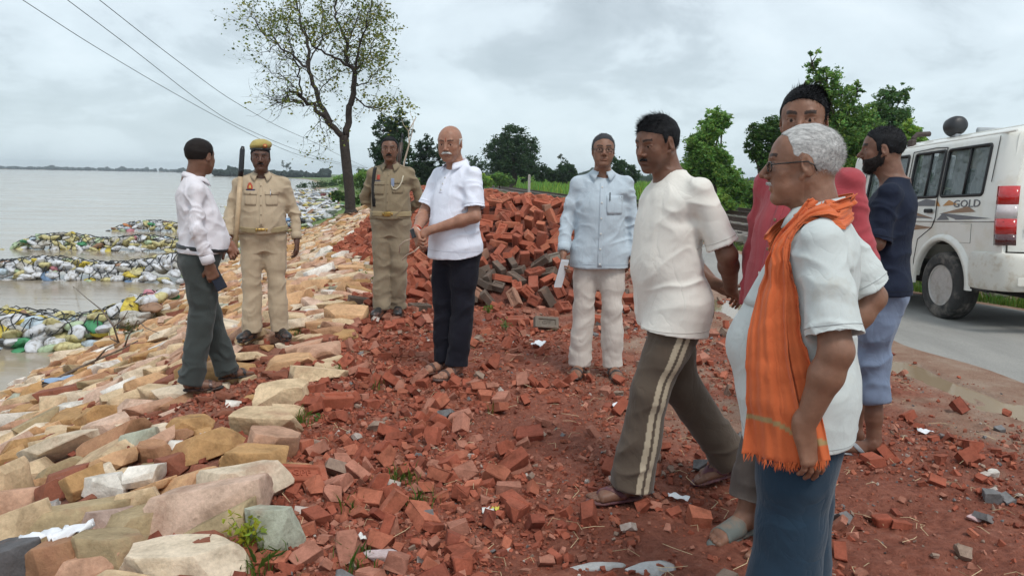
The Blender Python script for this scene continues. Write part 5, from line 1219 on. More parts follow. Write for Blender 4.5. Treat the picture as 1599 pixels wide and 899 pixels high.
TORSO = [(.78, 0, 0, .150, .080, .100), (.86, 0, 0, .168, .100, .125), (.93, 0, 0, .170, .105, .120), (1.02, 0, 0, .158, .105, .095), (1.12, 0, 0, .155, .110, .098), (1.22, 0, 0, .165, .115, .110), (1.30, 0, -.005, .170, .105, .115), (1.36, 0, -.012, .160, .085, .100), (1.41, 0, -.02, .105, .062, .078), (1.45, 0, -.025, .06, .052, .06)]
def torso_rows(b=0, lean=0, wid=1.0, z0=.78, extra=None, flare=0.0):
    rows = []
    for (z, cx, cy, rx, ry, rb) in TORSO:
        bl = b*math.exp(-((z-1.02)/.135)**2)
        rows.append((z, cx, cy+lean*(z-.9), rx*wid+bl*.35, ry+bl, rb+bl*.12))
    return rows
class Person:
    def __init__(s, spec): s.p = spec; s.build()
    def arm(s, S, side, extra_k=1.0):
        A = s.p['armR' if side > 0 else 'armL']; sh, el, wr = [np.array(q, float) for q in A[:3]]; k = s.p.get('armk', 1.0)
        lg = .74 if s.p['shirt']['sleeve'] == 'long' else 1.0; S.cap(sh+V3(-side*.015, 0, -.012), el, .043*k*lg, .037*k*lg, .02); m = el+(wr-el)*.3; S.cap(el, m, .037*k*lg, .039*k*lg, .02); S.cap(m, wr, .038*k*lg, .0245*k, .02)
        o = A[3] if len(A) > 3 else {}
        hand_field(S, wr, o.get('d', nrmz(wr-el)), o.get('n', (-side, 0, 0)), side, o.get('curl', (.3, .35, .4, .45)), o.get('thumb', .3), o.get('k', 1.0), o.get('spread', .06))
        return o
    def build(s):
        p = s.p; H = p['H']; q = H/1.70; h = p.get('h', .0035); rng = np.random.RandomState(p.get('seed', 1)); root = empty('person', p['loc'], p['rz'], q); s.root = root
        tag(root, p['label'], 'person', p.get('group')); skin = skinmat('skin_'+p['skin'][0], p['skin'][1]); ho = p['head']
        lean = p.get('lean', 0); hp = np.array(ho.get('pos', (0, .02+lean*.62, 1.585))); T = HeadT(hp, ho['rz']-p['rz'], ho.get('pitch', 0), ho.get('roll', 0), ho.get('k', 1.0)); s.T = T
        parts = []
        nb = V3(0, -.025+lean*.5, 1.40)
        # head and neck
        S = SDF(np.minimum(hp-[.14, .15, .17], nb-[.1, .1, .02]), np.maximum(hp+[.14, .15, .15], nb+[.1, .1, .02]), h*.85)
        head_field(S, T, ho); nk = ho.get('neck', .052); S.cap(T((0, -.028, -.045)), nb, nk, nk*1.12, .03); S.cap(T((0, .005, -.075)), nb+[0, .015, .02], nk*.8, nk*.8, .03); S.loft(torso_rows(0, lean), .03)
        V, F = S.mesh(); V = V+vnormals(V, F)*(.0006*fbm(V, 60, 3, 2))[:, None]; parts.append((V, F, head_color(V, T, ho)))
        # arms and hands
        holds = {}
        for side in (1, -1):
            A = p['armR' if side > 0 else 'armL']; P = np.array([a for a in A[:3]]); o = A[3] if len(A) > 3 else {}; dh = nrmz(o.get('d', P[2]-P[1]))
            P = np.vstack([P, P[2]+dh*.19]); S = SDF(P.min(0)-.085, P.max(0)+.085, h); o = s.arm(S, side); holds[side] = (P[2], dh, o)
            V, F = S.mesh(); W = P[2]; t = (V-W) @ dh; nn = np.array(o.get('n', (-side, 0, 0)), float); nn = nrmz(nn-dh*(nn @ dh)); pal = np.clip(((vnormals(V, F) @ nn)-.2)*1.6, 0, 1)*(t > 0)*(np.linalg.norm(V-W, axis=1) < .22)
            c = np.ones((len(V), 3))*(1-pal[:, None])+pal[:, None]*np.array((1.45, 1.3, 1.25)); parts.append((V, F, c))
        # feet and shins
        feet = {}
        for side in (1, -1):
            hip, kn, an = [np.array(a, float) for a in p['legR' if side > 0 else 'legL'][:3]]; fo = p['legR' if side > 0 else 'legL'][3] if len(p['legR' if side > 0 else 'legL']) > 3 else {}
            Ft = FootT(an, fo.get('yaw', -side*.12), fo.get('pitch', 0), side, fo.get('ah', .075)); feet[side] = (Ft, hip, kn, an, fo)
            if p.get('nofeet'): continue
            top = an+(kn-an)*p.get('shin', .45); pts_ = np.array([an, top, Ft((0, .2, 0)), Ft((0, -.1, 0)), Ft((.06, 0, .1)), Ft((-.06, 0, .1))]); S = SDF(pts_.min(0)-.07, pts_.max(0)+.07, h*1.1)
            foot_field(S, Ft); S.cap(an+(0, 0, -.01), an+(kn-an)*.35, .036, .038, .03); S.cap(an+(kn-an)*.3, an+(kn-an)*.75, .040, .052, .03); S.cap(an+(kn-an)*.7, kn, .052, .050, .03)
            for ss in (-1, 1): S.ell(an+V3(ss*.030, 0, .0), (.010, .013, .014), None, .01)
            V, F = S.mesh(); parts.append((V, F, np.array((.92, .9, .9))))
        # the rest of the body, under the clothes
        S = SDF((-.26, -.4, .1), (.26, .4, 1.46), .014); S.loft([(r[0], r[1], r[2], r[3]-.03, r[4]-.03, r[5]-.03) for r in torso_rows(p.get('belly', 0)*.5, lean)], 0)
        for side in (1, -1): Ft, hip, kn, an, fo = feet[side]; S.cap(hip, kn, .06, .05, .04); S.cap(kn, an+(kn-an)*.4, .05, .042, .03)
        V, F = S.mesh(); parts.append((V, F, np.ones(3)))
        V, F, c = joined(parts); body = mesh('body', V, F, skin, root, True, col=c); s.body = body
        # ---------------- trousers
        tr = p['trousers']; tm = tr['mat']; ch = p.get('ch', .0065); zt = tr.get('top', 1.0)
        K = np.array([feet[ss][i] for ss in (1, -1) for i in (2, 3)]); lo = np.minimum(K.min(0)-.16, [-.26, -.24, 0]); hi = np.maximum(K.max(0)+.16, [.26, .24+p.get('belly', 0), zt+.03]); lo[2] = max(0, K[:, 2].min()-.1); hi[2] = zt+.03
        S = SDF(lo, hi, ch)
        S.loft([(r[0], r[1], r[2], r[3]+.008, r[4]+.010, r[5]+.01) for r in torso_rows(p.get('belly', 0)*.85, lean) if r[0] < 1.25], 0)
        for side in (1, -1):
            Ft, hip, kn, an, fo = feet[side]; w_ = tr.get('w', 1.0); hw = tr.get('hem', .072); hl = tr.get('hemlen', -.03); d = nrmz(an-kn); end = an+d*hl*-1 if hl < 0 else an-d*hl
            S.cap(hip+(0, 0, -.02), kn, .098*w_, .074*w_, .045); S.cap(hip*V3(1, 1, 0)+V3(0, -.03, .86), kn*.6+hip*.4, .090*w_, .078*w_, .04); S.cap(kn, end, .074*w_, hw, .03)
            S.cut(end, d, .004, (end-.13, end+.13))
        S.cut((0, 0, zt), (0, 0, 1))
        V, F = S.mesh(); fl = []
        for side in (1, -1):
            Ft, hip, kn, an, fo = feet[side]; cr = tr.get('crease', 1.0)
            fl += [(kn, .13, (0, .3, 1), .055, .008*cr, 3+side), (an+(0, 0, .08), .12, (side*.3, .3, 1), .042, .013*cr, 5+side), (hip*.5+kn*.5, .22, (1, .2, .15), .06, .006*cr, 7+side), (hip+(0, .05, -.03), .12, (side*.8, 0, 1), .045, .009*cr, 9+side), (kn*.5+an*.5, .2, (1, .3, .3), .06, .007*cr, 8)]
        fl += [(None, 1, (1, .5, .12), .085, .004*cr, 2)]
        V = crumple(V, F, fl); V = relax(V, F, 1, .4); c = tr['col'](V, feet) if tr.get('col') else None; s.trousers = mesh('trousers', V, F, tm, root, True, col=c)
        # ---------------- shirt
        sh = p['shirt']; hem = sh.get('hem', .86); b = p.get('belly', 0); fl_ = sh.get('ease', .018)
        rows = []
        for (z, cx, cy, rx, ry, rb) in torso_rows(b, lean, p.get('wid', 1.0)):
            if z < .9 and hem < .9: ry = ry+b*.55*sh.get('hang', 1.0)
            e_ = fl_ if z < 1.3 else fl_*.6 if z < 1.38 else .004
            rows.append((z, cx, cy, rx+e_, ry+e_, rb+e_))
        if hem < .78: z, cx, cy, rx, ry, rb = rows[0]; rows = [(hem-.05, cx, cy, rx+.015, ry+.015, rb+.012)]+[(z, cx, cy, rx+.018, ry+.015, rb+.012)]+rows[1:]
        else: rows[0] = (rows[0][0],)+(rows[0][1], rows[0][2], rows[1][3]*.99, rows[1][4], rows[1][5])
        A = np.array([p[k][i] for k in ('armR', 'armL') for i in range(3)], float)
        lo = np.minimum(A.min(0)-.12, [-.27, -.27, hem-.03]); hi = np.maximum(A.max(0)+.12, [.27, .27+b, 1.5])
        if sh['sleeve'] == 'short': E = np.array([p[k][i] for k in ('armR', 'armL') for i in range(2)], float); lo = np.minimum(E.min(0)-.12, [-.27, -.27, hem-.03]); hi = np.maximum(E.max(0)+.12, [.27, .27+b, 1.5])
        lo[2] = hem-.03; S = SDF(lo, hi, ch); sw = sh.get('sw', 1.0)
        for side in (1, -1):
            a, e_, w_ = [np.array(v, float) for v in p['armR' if side > 0 else 'armL'][:3]]; a = a+V3(-side*.012, 0, -.012)
            if sh['sleeve'] == 'short':
                t = sh.get('slen', .8); q2 = a+(e_-a)*t; S.cap(a, q2, .051*sw**.5*max(1, p.get('armk', 1)*.98), .066*sw, .02); d = nrmz(e_-a); S.cut(q2, d, .0, (q2-.115, q2+.115)); S.cap(q2-d*.004, q2+d*.05, .056*sw, .058*sw, .004, 's')
            else:
                S.cap(a, e_, .050*sw, .053*sw, .02); t = sh.get('slen', .97); q2 = e_+(w_-e_)*t; S.cap(e_, q2, .053*sw, .040*sw, .02); d = nrmz(w_-e_); S.cut(q2, d, .002, (q2-.07, q2+.07)); S.cap(q2-d*.012, q2+d*.05, .034*sw, .034*sw, 0, 's')
        ds = S.d.copy(); S.d[:] = .08; S.loft(rows, 0, zc=True)
        for side in (1, -1):
            a = np.array(p['armR' if side > 0 else 'armL'][0], float)
            S.cap((side*.045, -.025+lean*.5, 1.415), a+V3(-side*.02, 0, -.004), .038, .046, .04); S.cap((side*.06, .0+lean*.45, 1.33), a+V3(-side*.05, .005, -.05), .06, .055, .05)
        S.comb((slice(None),)*3, ds, .028, 'u')
        if hem < .9:
            for side in (1, -1):
                Ft, hip, kn, an, fo = feet[side]; w2 = p['trousers'].get('w', 1.0); S.cap(hip+(0, 0, -.02), hip*.6+kn*.4, .098*w2+.022, .092*w2+.026, .05)
        if hem < .9: S.cut((0, 0, hem), (0, sh.get('hemtilt', 0), -1), .003, (V3(-.26, -.26, hem-.1), V3(.26, .3+b, hem+.12)))
        nr = sh.get('neckr', .066); S.cap(nb+(0, .012, .055), nb+(0, .035, .16), nr, nr*1.3, .006, 's')
        V, F = S.mesh(); cr = sh.get('crease', 1.0); fl = [(None, 1, (.25, .2, 1), .085, .0038*cr, 4), ((0, .1, 1.15), .2, (.5, .1, .8), .06, .003*cr, 23), ((0, -.1, 1.15), .2, (-.4, .1, .8), .055, .005*cr, 24), ((0, .1, hem+.08), .22, (1, .2, .25), .06, .007*cr, 6)]
        for side in (1, -1):
            a, e_, w_ = [np.array(v, float) for v in p['armR' if side > 0 else 'armL'][:3]]; fl += [(e_, .10, nrmz(w_-a), .036, .014*cr, 8+side), (a+(-side*.04, .04, -.09), .12, (side*1, .3, .8), .042, .014*cr, 11+side), ((a+e_)/2, .12, nrmz(e_-a)+V3(.3, .3, 0), .05, .008*cr, 13+side), ((side*.13, 0, 1.0), .15, (.15, .2, 1), .045, .008*cr, 15+side)]
            if sh['sleeve'] != 'short': fl += [((e_+w_)/2, .1, nrmz(w_-e_)+V3(.3, .2, 0), .035, .006*cr, 18)]
        V = crumple(V, F, fl); V = relax(V, F, 1, .4); s.shirt = mesh('shirt', V, F, sh['mat'], root, True); s.bvh = BVHTree.FromPolygons([tuple(v) for v in V], [tuple(int(i) for i in f) for f in F]); s.feet = feet; s.nb = nb
        tv = np.array([v.co[:] for v in s.trousers.data.vertices]); s.tbvh = BVHTree.FromPolygons([tuple(v) for v in tv], [tuple(f.vertices) for f in s.trousers.data.polygons])
        # ---------------- hair
        hr = p.get('hair')
        if hr: s.hair(hr, rng)
        for f in p.get('extras', []): f(s)
    def hair(s, o, rng):
        T = s.T; kx = T.k; h = s.p.get('h', .0035)*.9; S = SDF(T.p-.135, T.p+.15, h); t = o.get('t', .008)
        top = o.get('top', 0.0)
        S.ell(T((0, -.014, .032)), (V3(.074*s.p['head'].get('w', 1), .093, .083)+t)*kx, T.M, 0); S.ell(T((0, .018, .022)), (V3(.069*s.p['head'].get('w', 1), .071, .068)+t)*kx, T.M, .03)
        if top: S.ell(T((0, -.002, .062+top*.6)), (V3(.058, .074, .044+top*.45))*kx, T.M, .02)
        x, y, z = np.meshgrid(*S.ax, indexing='ij'); q = T.inv(np.stack([x, y, z], -1).reshape(-1, 3)); qx, qy, qz = q.T
        ln = np.array(o.get('line', [(-.12, -.062), (-.06, -.052), (-.028, -.028), (-.012, .018), (.010, .020), (.018, -.012), (.030, -.012), (.036, .030), (.062, .048), (.078, .060), (.12, .066)]))
        zh = np.interp(qy, ln[:, 0], ln[:, 1]); wd = o.get('peak', .0); zh = zh+wd*np.clip(np.abs(qx)/.05-.3, 0, 1)*(qy > .045)
        zh = zh+.003*lown(q, 14, 8); d = S.d.reshape(-1); d = d+(1-np.clip((qz-zh)/.028, 0, 1))*(t*.85)*(qy > -.02); d = np.maximum(d, (zh-qz)*.7)
        if o.get('bald') is not None:
            bz = o['bald']; d = np.maximum(d, (qz-bz(qy)))
        d = d+.0012*lown(q, 22, 5); S.d = d.reshape(S.d.shape).astype(np.float32)
        V, F = S.mesh()
        if len(V) == 0: return
        # single locks give the hair its outline
        n = vnormals(V, F); m = o.get('n', 2600); idx = rng.randint(0, len(V), m); P = V[idx]; Nn = n[idx]; qq = T.inv(P); L_ = o.get('len', .012)*rng.uniform(.5, 1.3, m)
        comb = np.array(o.get('comb', (0, .6, .1))) @ T.M.T; D = Nn*o.get('stand', .45)+comb+rng.normal(0, .28, (m, 3)); down = np.clip((.02-qq[:, 2])*30, 0, 1)[:, None]; D = D*(1-down)+(Nn*.18+np.array([0, -.25, -.8]) @ T.M.T+rng.normal(0, .15, (m, 3)))*down
        if top: L_ = L_*(1+1.2*np.clip((qq[:, 2]-.07)*25, 0, 1))
        D /= np.linalg.norm(D, axis=1)[:, None]; Wd = np.cross(D, Nn); Wd /= np.linalg.norm(Wd, axis=1)[:, None]+1e-9; w_ = o.get('w', .0011); P0 = P-Nn*.002
        Q = np.stack([P0-Wd*w_, P0+Wd*w_, P0+D*L_[:, None]*.6+Wd*w_*.7, P0+D*L_[:, None]], 1).reshape(-1, 3); k = len(V); F2 = np.arange(m)[:, None]*4+np.arange(4)[None]+k
        mesh(o.get('name', 'hair'), np.vstack([V, Q]), np.vstack([F, F2]), hairmat(o['mat'][0], o['mat'][1]), s.root, True)
    # ---- things laid on the clothes
    def on(s, c, dirv, off=.004, bvh=None):
        d = Vector(nrmz(dirv)); o = Vector(c)-d*.5; r = (bvh or s.bvh).ray_cast(o, d, 1.2)
        return np.array(r[0])-np.array(d)*off if r[0] is not None else np.array(c, float)
    def patch(s, name, c, ux, uy, su, sv, mat, dirv=(0, -1, 0), off=.004, thick=.003, nu=7, nv=7, outline=None, bvh=None, parent=None):
        c = np.array(c, float); ux = nrmz(ux); uy = nrmz(uy); G = np.zeros((nu, nv, 3))
        for i in range(nu):
            for j in range(nv):
                a, b_ = (i/(nu-1)-.5)*su, (j/(nv-1)-.5)*sv
                if outline: a, b_ = outline(a/su*2, b_/sv*2); a *= su/2; b_ *= sv/2
                G[i, j] = s.on(c+ux*a+uy*b_, dirv, off, bvh)
        for _ in range(2): G[1:-1, 1:-1] = (G[:-2, 1:-1]+G[2:, 1:-1]+G[1:-1, :-2]+G[1:-1, 2:])/4*.5+G[1:-1, 1:-1]*.5
        mb = MB(); mb.grid(G, thick, nrm=-np.array(nrmz(dirv))*1.0); o = mb.build(name, mat, parent or s.root, True); return o
    def disc(s, name, c, r, mat, dirv=(0, -1, 0), off=.006, h=.003, bvh=None, n=12):
        p = s.on(c, dirv, off-.001, bvh); M = Vector(-np.array(nrmz(dirv))).to_track_quat('Z', 'Y').to_matrix().to_4x4(); M.translation = Vector(p); mb = MB(); mb.lathe([(r, 0), (r, h*.6), (r*.8, h), (r*.3, h*.7)], n, M); return mb.build(name, mat, s.root, True)
def seam_ring(s, c, axis, rmax, mat, a0=0, a1=6.283, n=40, r=.0013, name='stitching'):
    axis = nrmz(axis); M = np.array(Vector(axis).to_track_quat('Z', 'Y').to_matrix()); P = []; c = np.array(c, float)
    for t in np.linspace(a0, a1, n):
        d = M @ V3(math.cos(t), math.sin(t), 0); q = s.bvh.ray_cast(Vector(c+d*rmax), Vector(-d), rmax*1.0)
        if q[0] is not None: P.append(np.array(q[0])+d*.0006)
    if len(P) > 6: mb = MB(); mb.tube(P, r, 4); mb.build(name, mat, s.root, True)
def seams(mat, hem=True, arm=False, sleeve=True):
    def f(s):
        sh = s.p['shirt']
        for k, sd in (('armR', 1), ('armL', -1)):
            a, e_ = [np.array(v, float) for v in s.p[k][:2]]; d = nrmz(e_-a)
            if sleeve and sh['sleeve'] == 'short': seam_ring(s, a+(e_-a)*sh.get('slen', .8)-d*.024, d, .11, mat)
            if arm: seam_ring(s, a+V3(-sd*.035, 0, -.035), V3(sd*1, 0, .22), .16, mat, n=60)
        if hem and sh['hem'] < .9: seam_ring(s, (0, 0, sh['hem']+.03), (0, 0, 1), .42, mat, n=90)
    return f
def collar(s, mat, r=.062, w=.036, zb=.085, zf=.045, gap=.30, point=.024, out=.014, name='collar'):
    nb = s.nb; G = []; 
    for t in np.linspace(-1, 1, 33):
        a = t*(math.pi-gap); fr = (1-math.cos(a))/2; sx, sy = math.sin(a), -math.cos(a); z = nb[2]+zb+(zf-zb)*fr; cy = nb[1]+.010+.012*fr; ww = w+point*max(0, abs(t)-.72)/.28; ro = r+out+.008*abs(sx)+.010*fr
        inner = V3(sx*(r-.004), cy+sy*(r-.002), z-.022); topp = V3(sx*r, cy+sy*r, z); mid = V3(sx*(r+.006), cy+sy*(r+.006), z-.004); o = V3(sx*ro+(.012*np.sign(t)*max(0, abs(t)-.8)/.2), cy+sy*ro+.018*fr*max(0, abs(t)-.6), z-ww)
        G.append([inner, topp, mid, (mid+o)/2+V3(sx, sy, 0)*.004, o])
    mb = MB(); mb.grid(np.array(G), .0032); return mb.build(name, mat, s.root, True)
def sole_field(S, F, w_=1.0, z0=-.012, z1=.008):
    n = F.M; 
    for (x, y, r) in ((0, -.045, .036), (0, -.01, .036), (.0, .03, .037), (-.002*F.s, .07, .042), (-.003*F.s, .11, .046), (-.008*F.s, .135, .040), (-.010*F.s, .15, .032)):
        for zz in (0,): S.ell(F((x, y, (z0+z1)/2)), (r*w_, r*1.05, (z1-z0)/2*1.35), F.M, .006)
def sandals(kind, mat, strapmat=None, name='sandal'):
    def f(s):
        for side in (1, -1):
            Ft = s.feet[side][0]; pts_ = np.array([Ft((a, b_, c)) for a in (-.06, .06) for b_ in (-.1, .2) for c in (-.03, .1)]); S = SDF(pts_.min(0)-.01, pts_.max(0)+.01, .003); sole_field(S, Ft)
            V, F = S.mesh(); sole = mesh(name, V, F, mat, s.root, True)
            S = SDF(pts_.min(0)-.01, pts_.max(0)+.01, .003); foot_field(S, Ft, .0045, kind not in ('flipflop',), .012); foot = S.d.copy(); S.d[:] = .08
            if kind == 'flipflop':
                for sx in (-1, 1):
                    pp = [(-.020*side, .128, .022), (-.016*side, .105, .05), (sx*.030, .06, .052), (sx*.050, .02, .018), (sx*.048, .0, .0)]
                    for a, b_ in zip(pp[:-1], pp[1:]): S.cap(Ft(a), Ft(b_), .011, .011, .004)
            elif kind == 'slide': 
                for y in np.linspace(.035, .085, 7): S.cap(Ft((-.06, y, .02)), Ft((.06, y, .02)), .034, .034, .0); S.cap(Ft((-.06, y, .05)), Ft((.06, y, .05)), .028, .028, .0)
            else:
                for y in (.095, .03): S.cap(Ft((-.07, y, .0)), Ft((.07, y+.005, .0)), .013, .013, 0); S.cap(Ft((-.07, y, .03)), Ft((.07, y, .03)), .013, .013, .01); S.cap(Ft((-.05, y, .055)), Ft((.05, y, .055)), .013, .013, .01)
                S.cap(Ft((-.05, -.05, .045)), Ft((.05, -.05, .045)), .012, .012, 0)
                for sx in (-1, 1): S.cap(Ft((sx*.042, -.05, .045)), Ft((sx*.045, .03, .03)), .011, .011, 0)
            if kind == 'flipflop': S.d = np.maximum(S.d, foot-.003) if False else S.d
            S.d = np.maximum(S.d, foot).astype(np.float32); S.cut(Ft((0, 0, -.004)), -Ft.d((0, 0, 1)))
            V, F = S.mesh()
            if len(V): mesh('strap', V, F, strapmat or mat, sole, True)
    return f
def shoes(mat, solemat):
    def f(s):
        for side in (1, -1):
            Ft = s.feet[side][0]; pts_ = np.array([Ft((a, b_, c)) for a in (-.06, .06) for b_ in (-.1, .21) for c in (-.03, .13)]); S = SDF(pts_.min(0)-.01, pts_.max(0)+.01, .0035)
            S.ell(Ft((0, -.045, .04)), (.039, .042, .045), Ft.M, .01); S.cap(Ft((0, -.03, .07)), Ft((0, -.03, .105)), .042, .040, .02); S.cap(Ft((0, -.01, .055)), Ft((-.004*side, .11, .034)), .043, .036, .03); S.ell(Ft((-.006*side, .135, .030)), (.043, .055, .030), Ft.M, .03); S.cut(Ft((0, 0, .004)), -Ft.d((0, 0, 1)))
            V, F = S.mesh(); V = crumple(V, F, [(Ft((0, .09, .05)), .05, Ft.d((0, 1, 0)), .018, .003, 3)]); sh = mesh('shoe', V, F, mat, s.root, True)
            S = SDF(pts_.min(0)-.01, pts_.max(0)+.01, .0035); sole_field(S, Ft, 1.04, -.012, .014); V, F = S.mesh(); mesh('sole', V, F, solemat, sh, True)
            mb = MB()
            for i, y in enumerate((.02, .04, .06, .08)): mb.tube([Ft((-.018, y, .094-.42*(y-.01))), Ft((0, y+.004, .102-.44*(y-.01))), Ft((.018, y, .094-.42*(y-.01)))], .0022, 5)
            mb.build('lace', solemat, sh, True)
    return f
def belt(mat, z=.975, w_=.045, buckle=None, bsz=(.06, .042), infl=.0):
    def f(s):
        b = s.p.get('belly', 0); S = SDF((-.27, -.27, z-.05), (.27, .28+b, z+.05), .006); S.loft([(r[0], r[1], r[2], r[3]+.026+infl, r[4]+.024+infl, r[5]+.026+infl) for r in torso_rows(b, s.p.get('lean', 0), s.p.get('wid', 1))], 0); S.cut((0, 0, z+w_/2), (0, .12*(b > .03), 1)); S.cut((0, 0, z-w_/2), (0, -.12*(b > .03), -1))
        V, F = S.mesh(); o = mesh('belt', V, F, mat, s.root, True)
        if buckle:
            bv = BVHTree.FromPolygons([tuple(v) for v in V], [tuple(int(i) for i in f_) for f_ in F]); s.patch('buckle', (0, 0, z), (1, 0, 0), (0, 0, 1), bsz[0], bsz[1], buckle, off=.007, thick=.006, bvh=bv, parent=o); s.patch('buckle_bar', (0, 0, z), (1, 0, 0), (0, 0, 1), .008, bsz[1]*.8, buckle, off=.010, thick=.004, bvh=bv, parent=o, nu=3)
            for sx in (-1, 1): s.patch('belt_keeper', (sx*(bsz[0]/2+.012), 0, z), (1, 0, 0), (0, 0, 1), .012, w_*1.08, buckle, off=.006, thick=.004, bvh=bv, parent=o, nu=3)
    return f
def moustache(col, w_=.024, t=.006, droop=.006, up=0, name='moustache', L_=.007):
    def f(s):
        T = s.T; S = SDF(T.p+T.M @ V3(0, .09, -.05)*T.k-.06, T.p+T.M @ V3(0, .09, -.05)*T.k+.06, .0022)
        for sx in (-1, 1): S.cap(T((sx*.003, .097, -.049)), T((sx*w_*.6, .091, -.051)), t*T.k, t*.95*T.k, .003, flat=T.M[:, 2], fs=.8); S.cap(T((sx*w_*.6, .091, -.051)), T((sx*w_, .081, -.051-droop)), t*.95*T.k, t*.45*T.k, .003)
        V, F = S.mesh(); n = vnormals(V, F); rng = np.random.RandomState(3); m = 320; idx = rng.randint(0, len(V), m); P = V[idx]-n[idx]*.001; qq = T.inv(P); D = (np.stack([np.sign(qq[:, 0])*.7, .25+0*qq[:, 0], -.6+0*qq[:, 0]], 1)+rng.normal(0, .2, (m, 3))) @ T.M.T; D /= np.linalg.norm(D, axis=1)[:, None]; Wd = np.cross(D, n[idx]); Wd /= np.linalg.norm(Wd, axis=1)[:, None]+1e-9
        Q = np.stack([P-Wd*.0008, P+Wd*.0008, P+D*L_*.6+Wd*.0005, P+D*L_], 1).reshape(-1, 3); mesh(name, np.vstack([V, Q]), np.vstack([F, np.arange(m)[:, None]*4+np.arange(4)[None]+len(V)]), hairmat(*col), s.root, True)
    return f
def beard(col, t=.006, zt=-.030):
    def f(s):
        T = s.T; S = SDF(T.p-.14, T.p+.12, .003); head_field(S, T, s.p['head'], t); x, y, z = np.meshgrid(*S.ax, indexing='ij'); q = T.inv(np.stack([x, y, z], -1).reshape(-1, 3)); d = S.d.reshape(-1)
        line = np.interp(q[:, 1], [-.01, .012, .03, .055, .075, .1], [.02, .018, -.030, -.040, -.045, -.046]); back = np.interp(q[:, 2], [-.12, -.06, -.02, .02], [.012, -.004, -.006, .006])
        d = np.maximum(d, q[:, 2]-line); d = np.maximum(d, back-q[:, 1]); mo = .013-np.sqrt((q[:, 0]/1.6)**2+((q[:, 2]+.0625)*1.5)**2); d = np.maximum(d, np.where(q[:, 1] > .06, mo, -1)); d = d+.001*lown(q, 60, 2); S.d = d.reshape(S.d.shape).astype(np.float32); V, F = S.mesh(); n = vnormals(V, F); rng = np.random.RandomState(5); m = 1800; idx = rng.randint(0, len(V), m); P = V[idx]-n[idx]*.001; D = n[idx]*.5+(np.array([0, .1, -.8]) @ T.M.T)+rng.normal(0, .25, (m, 3)); D /= np.linalg.norm(D, axis=1)[:, None]; Wd = np.cross(D, n[idx]); Wd /= np.linalg.norm(Wd, axis=1)[:, None]+1e-9
        Q = np.stack([P-Wd*.0009, P+Wd*.0009, P+D*.007+Wd*.0005, P+D*.012], 1).reshape(-1, 3); mesh('beard', np.vstack([V, Q]), np.vstack([F, np.arange(m)[:, None]*4+np.arange(4)[None]+len(V)]), hairmat(*col), s.root, True)
    return f
glassm, nt, N, L, b = newmat('lens_glass'); b.inputs['Base Color'].default_value = (.8, .85, .88, 1); b.inputs['Roughness'].default_value = .03; b.inputs['Transmission Weight'].default_value = 1; b.inputs['IOR'].default_value = 1.05; b.inputs['Alpha'].default_value = .35
def glasses(mat, w_=.021, hh=.014, z=-.002, half=False):
    def f(s):
        T = s.T; fr = None; mb = MB()
        for sx in (-1, 1):
            P = []
            for i in range(25):
                a = 2*math.pi*i/24; e = 3.2; ca, sa = math.cos(a), math.sin(a); rr = (abs(ca)**e+abs(sa)**e)**(-1/e); P.append(T((sx*.033+w_*rr*ca, .099-.010*abs(.033+w_*rr*ca*sx)/.05, z+hh*rr*sa)))
            mb.tube(P, .0017*T.k, 6)
        mb.tube([T((-.012, .098, z+.004)), T((0, .101, z+.006)), T((.012, .098, z+.004))], .0017*T.k, 6)
        ww = s.p['head'].get('w', 1)
        for sx in (-1, 1): mb.tube([T((sx*.054, .088, z+.006)), T((sx*.066, .080, z+.007)), T((sx*.078*ww, .02, z+.011)), T((sx*.083*ww, -.006, z+.012)), T((sx*.081*ww, -.022, z+.002)), T((sx*.078*ww, -.030, z-.014))], .0019*T.k, 6)
        e = mb.build('glasses', mat, s.root, True)
        for sx in (-1, 1):
            mb = MB(); P = []
            for i in range(16):
                a = 2*math.pi*i/16; ca, sa = math.cos(a), math.sin(a); rr = (abs(ca)**3.2+abs(sa)**3.2)**(-1/3.2); P.append(T((sx*.033+(w_-.001)*rr*ca, .0985-.010*abs(.033+w_*rr*ca*sx)/.05, z+(hh-.001)*rr*sa)))
            mb.prism(P, T.M @ V3(0, .0012, 0)); mb.build('lens', glassm, e)
    return f
DARK = (.185, .092, .060); MID = (.25, .128, .083); LIGHT = (.36, .185, .125); DEEP = (.125, .064, .046)
def W2(s, v):
    p = s.p; q = p['H']/1.70; c, n = math.cos(p['rz']), math.sin(p['rz']); v = np.array(v, float)*q; return V3(c*v[0]-n*v[1], n*v[0]+c*v[1], v[2])+np.array(p['loc'])
def local(s, o):
    """a thing built in this person's space but standing free of him"""
    q = s.p['H']/1.70; M = Matrix.Translation(Vector(s.p['loc'])) @ Matrix.Rotation(s.p['rz'], 4, 'Z') @ Matrix.Diagonal((q, q, q, 1)); o.matrix_world = M @ o.matrix_world; return o
white_tee = cloth('cream_tee', (.76, .725, .665), var=.04, wr=.005); polo_w = cloth('white_polo', (.76, .78, .88), var=.03, wr=.006, weave=700); pinkish = cloth('pale_pink_shirt', (.71, .675, .71), var=.04, wr=.006)
khaki_l = cloth('khaki_light', (.46, .36, .25), var=.06, wr=.006); khaki_l2 = cloth('khaki_trousers_light', (.47, .37, .26), var=.06, wr=.006); khaki_d = cloth('khaki_olive', (.25, .195, .125), var=.07, wr=.006); khaki_d2 = cloth('khaki_olive_trousers', (.26, .205, .14), var=.07)
navy = cloth('navy_trousers', (.010, .010, .017), var=.15, sheen=.03); greytr = cloth('charcoal_green_trousers', (.045, .052, .050), var=.12); blueshirt = cloth('grey_blue_shirt', (.47, .54, .60), var=.04, wr=.006); creamtr = cloth('cream_trousers', (.58, .52, .47), var=.05)
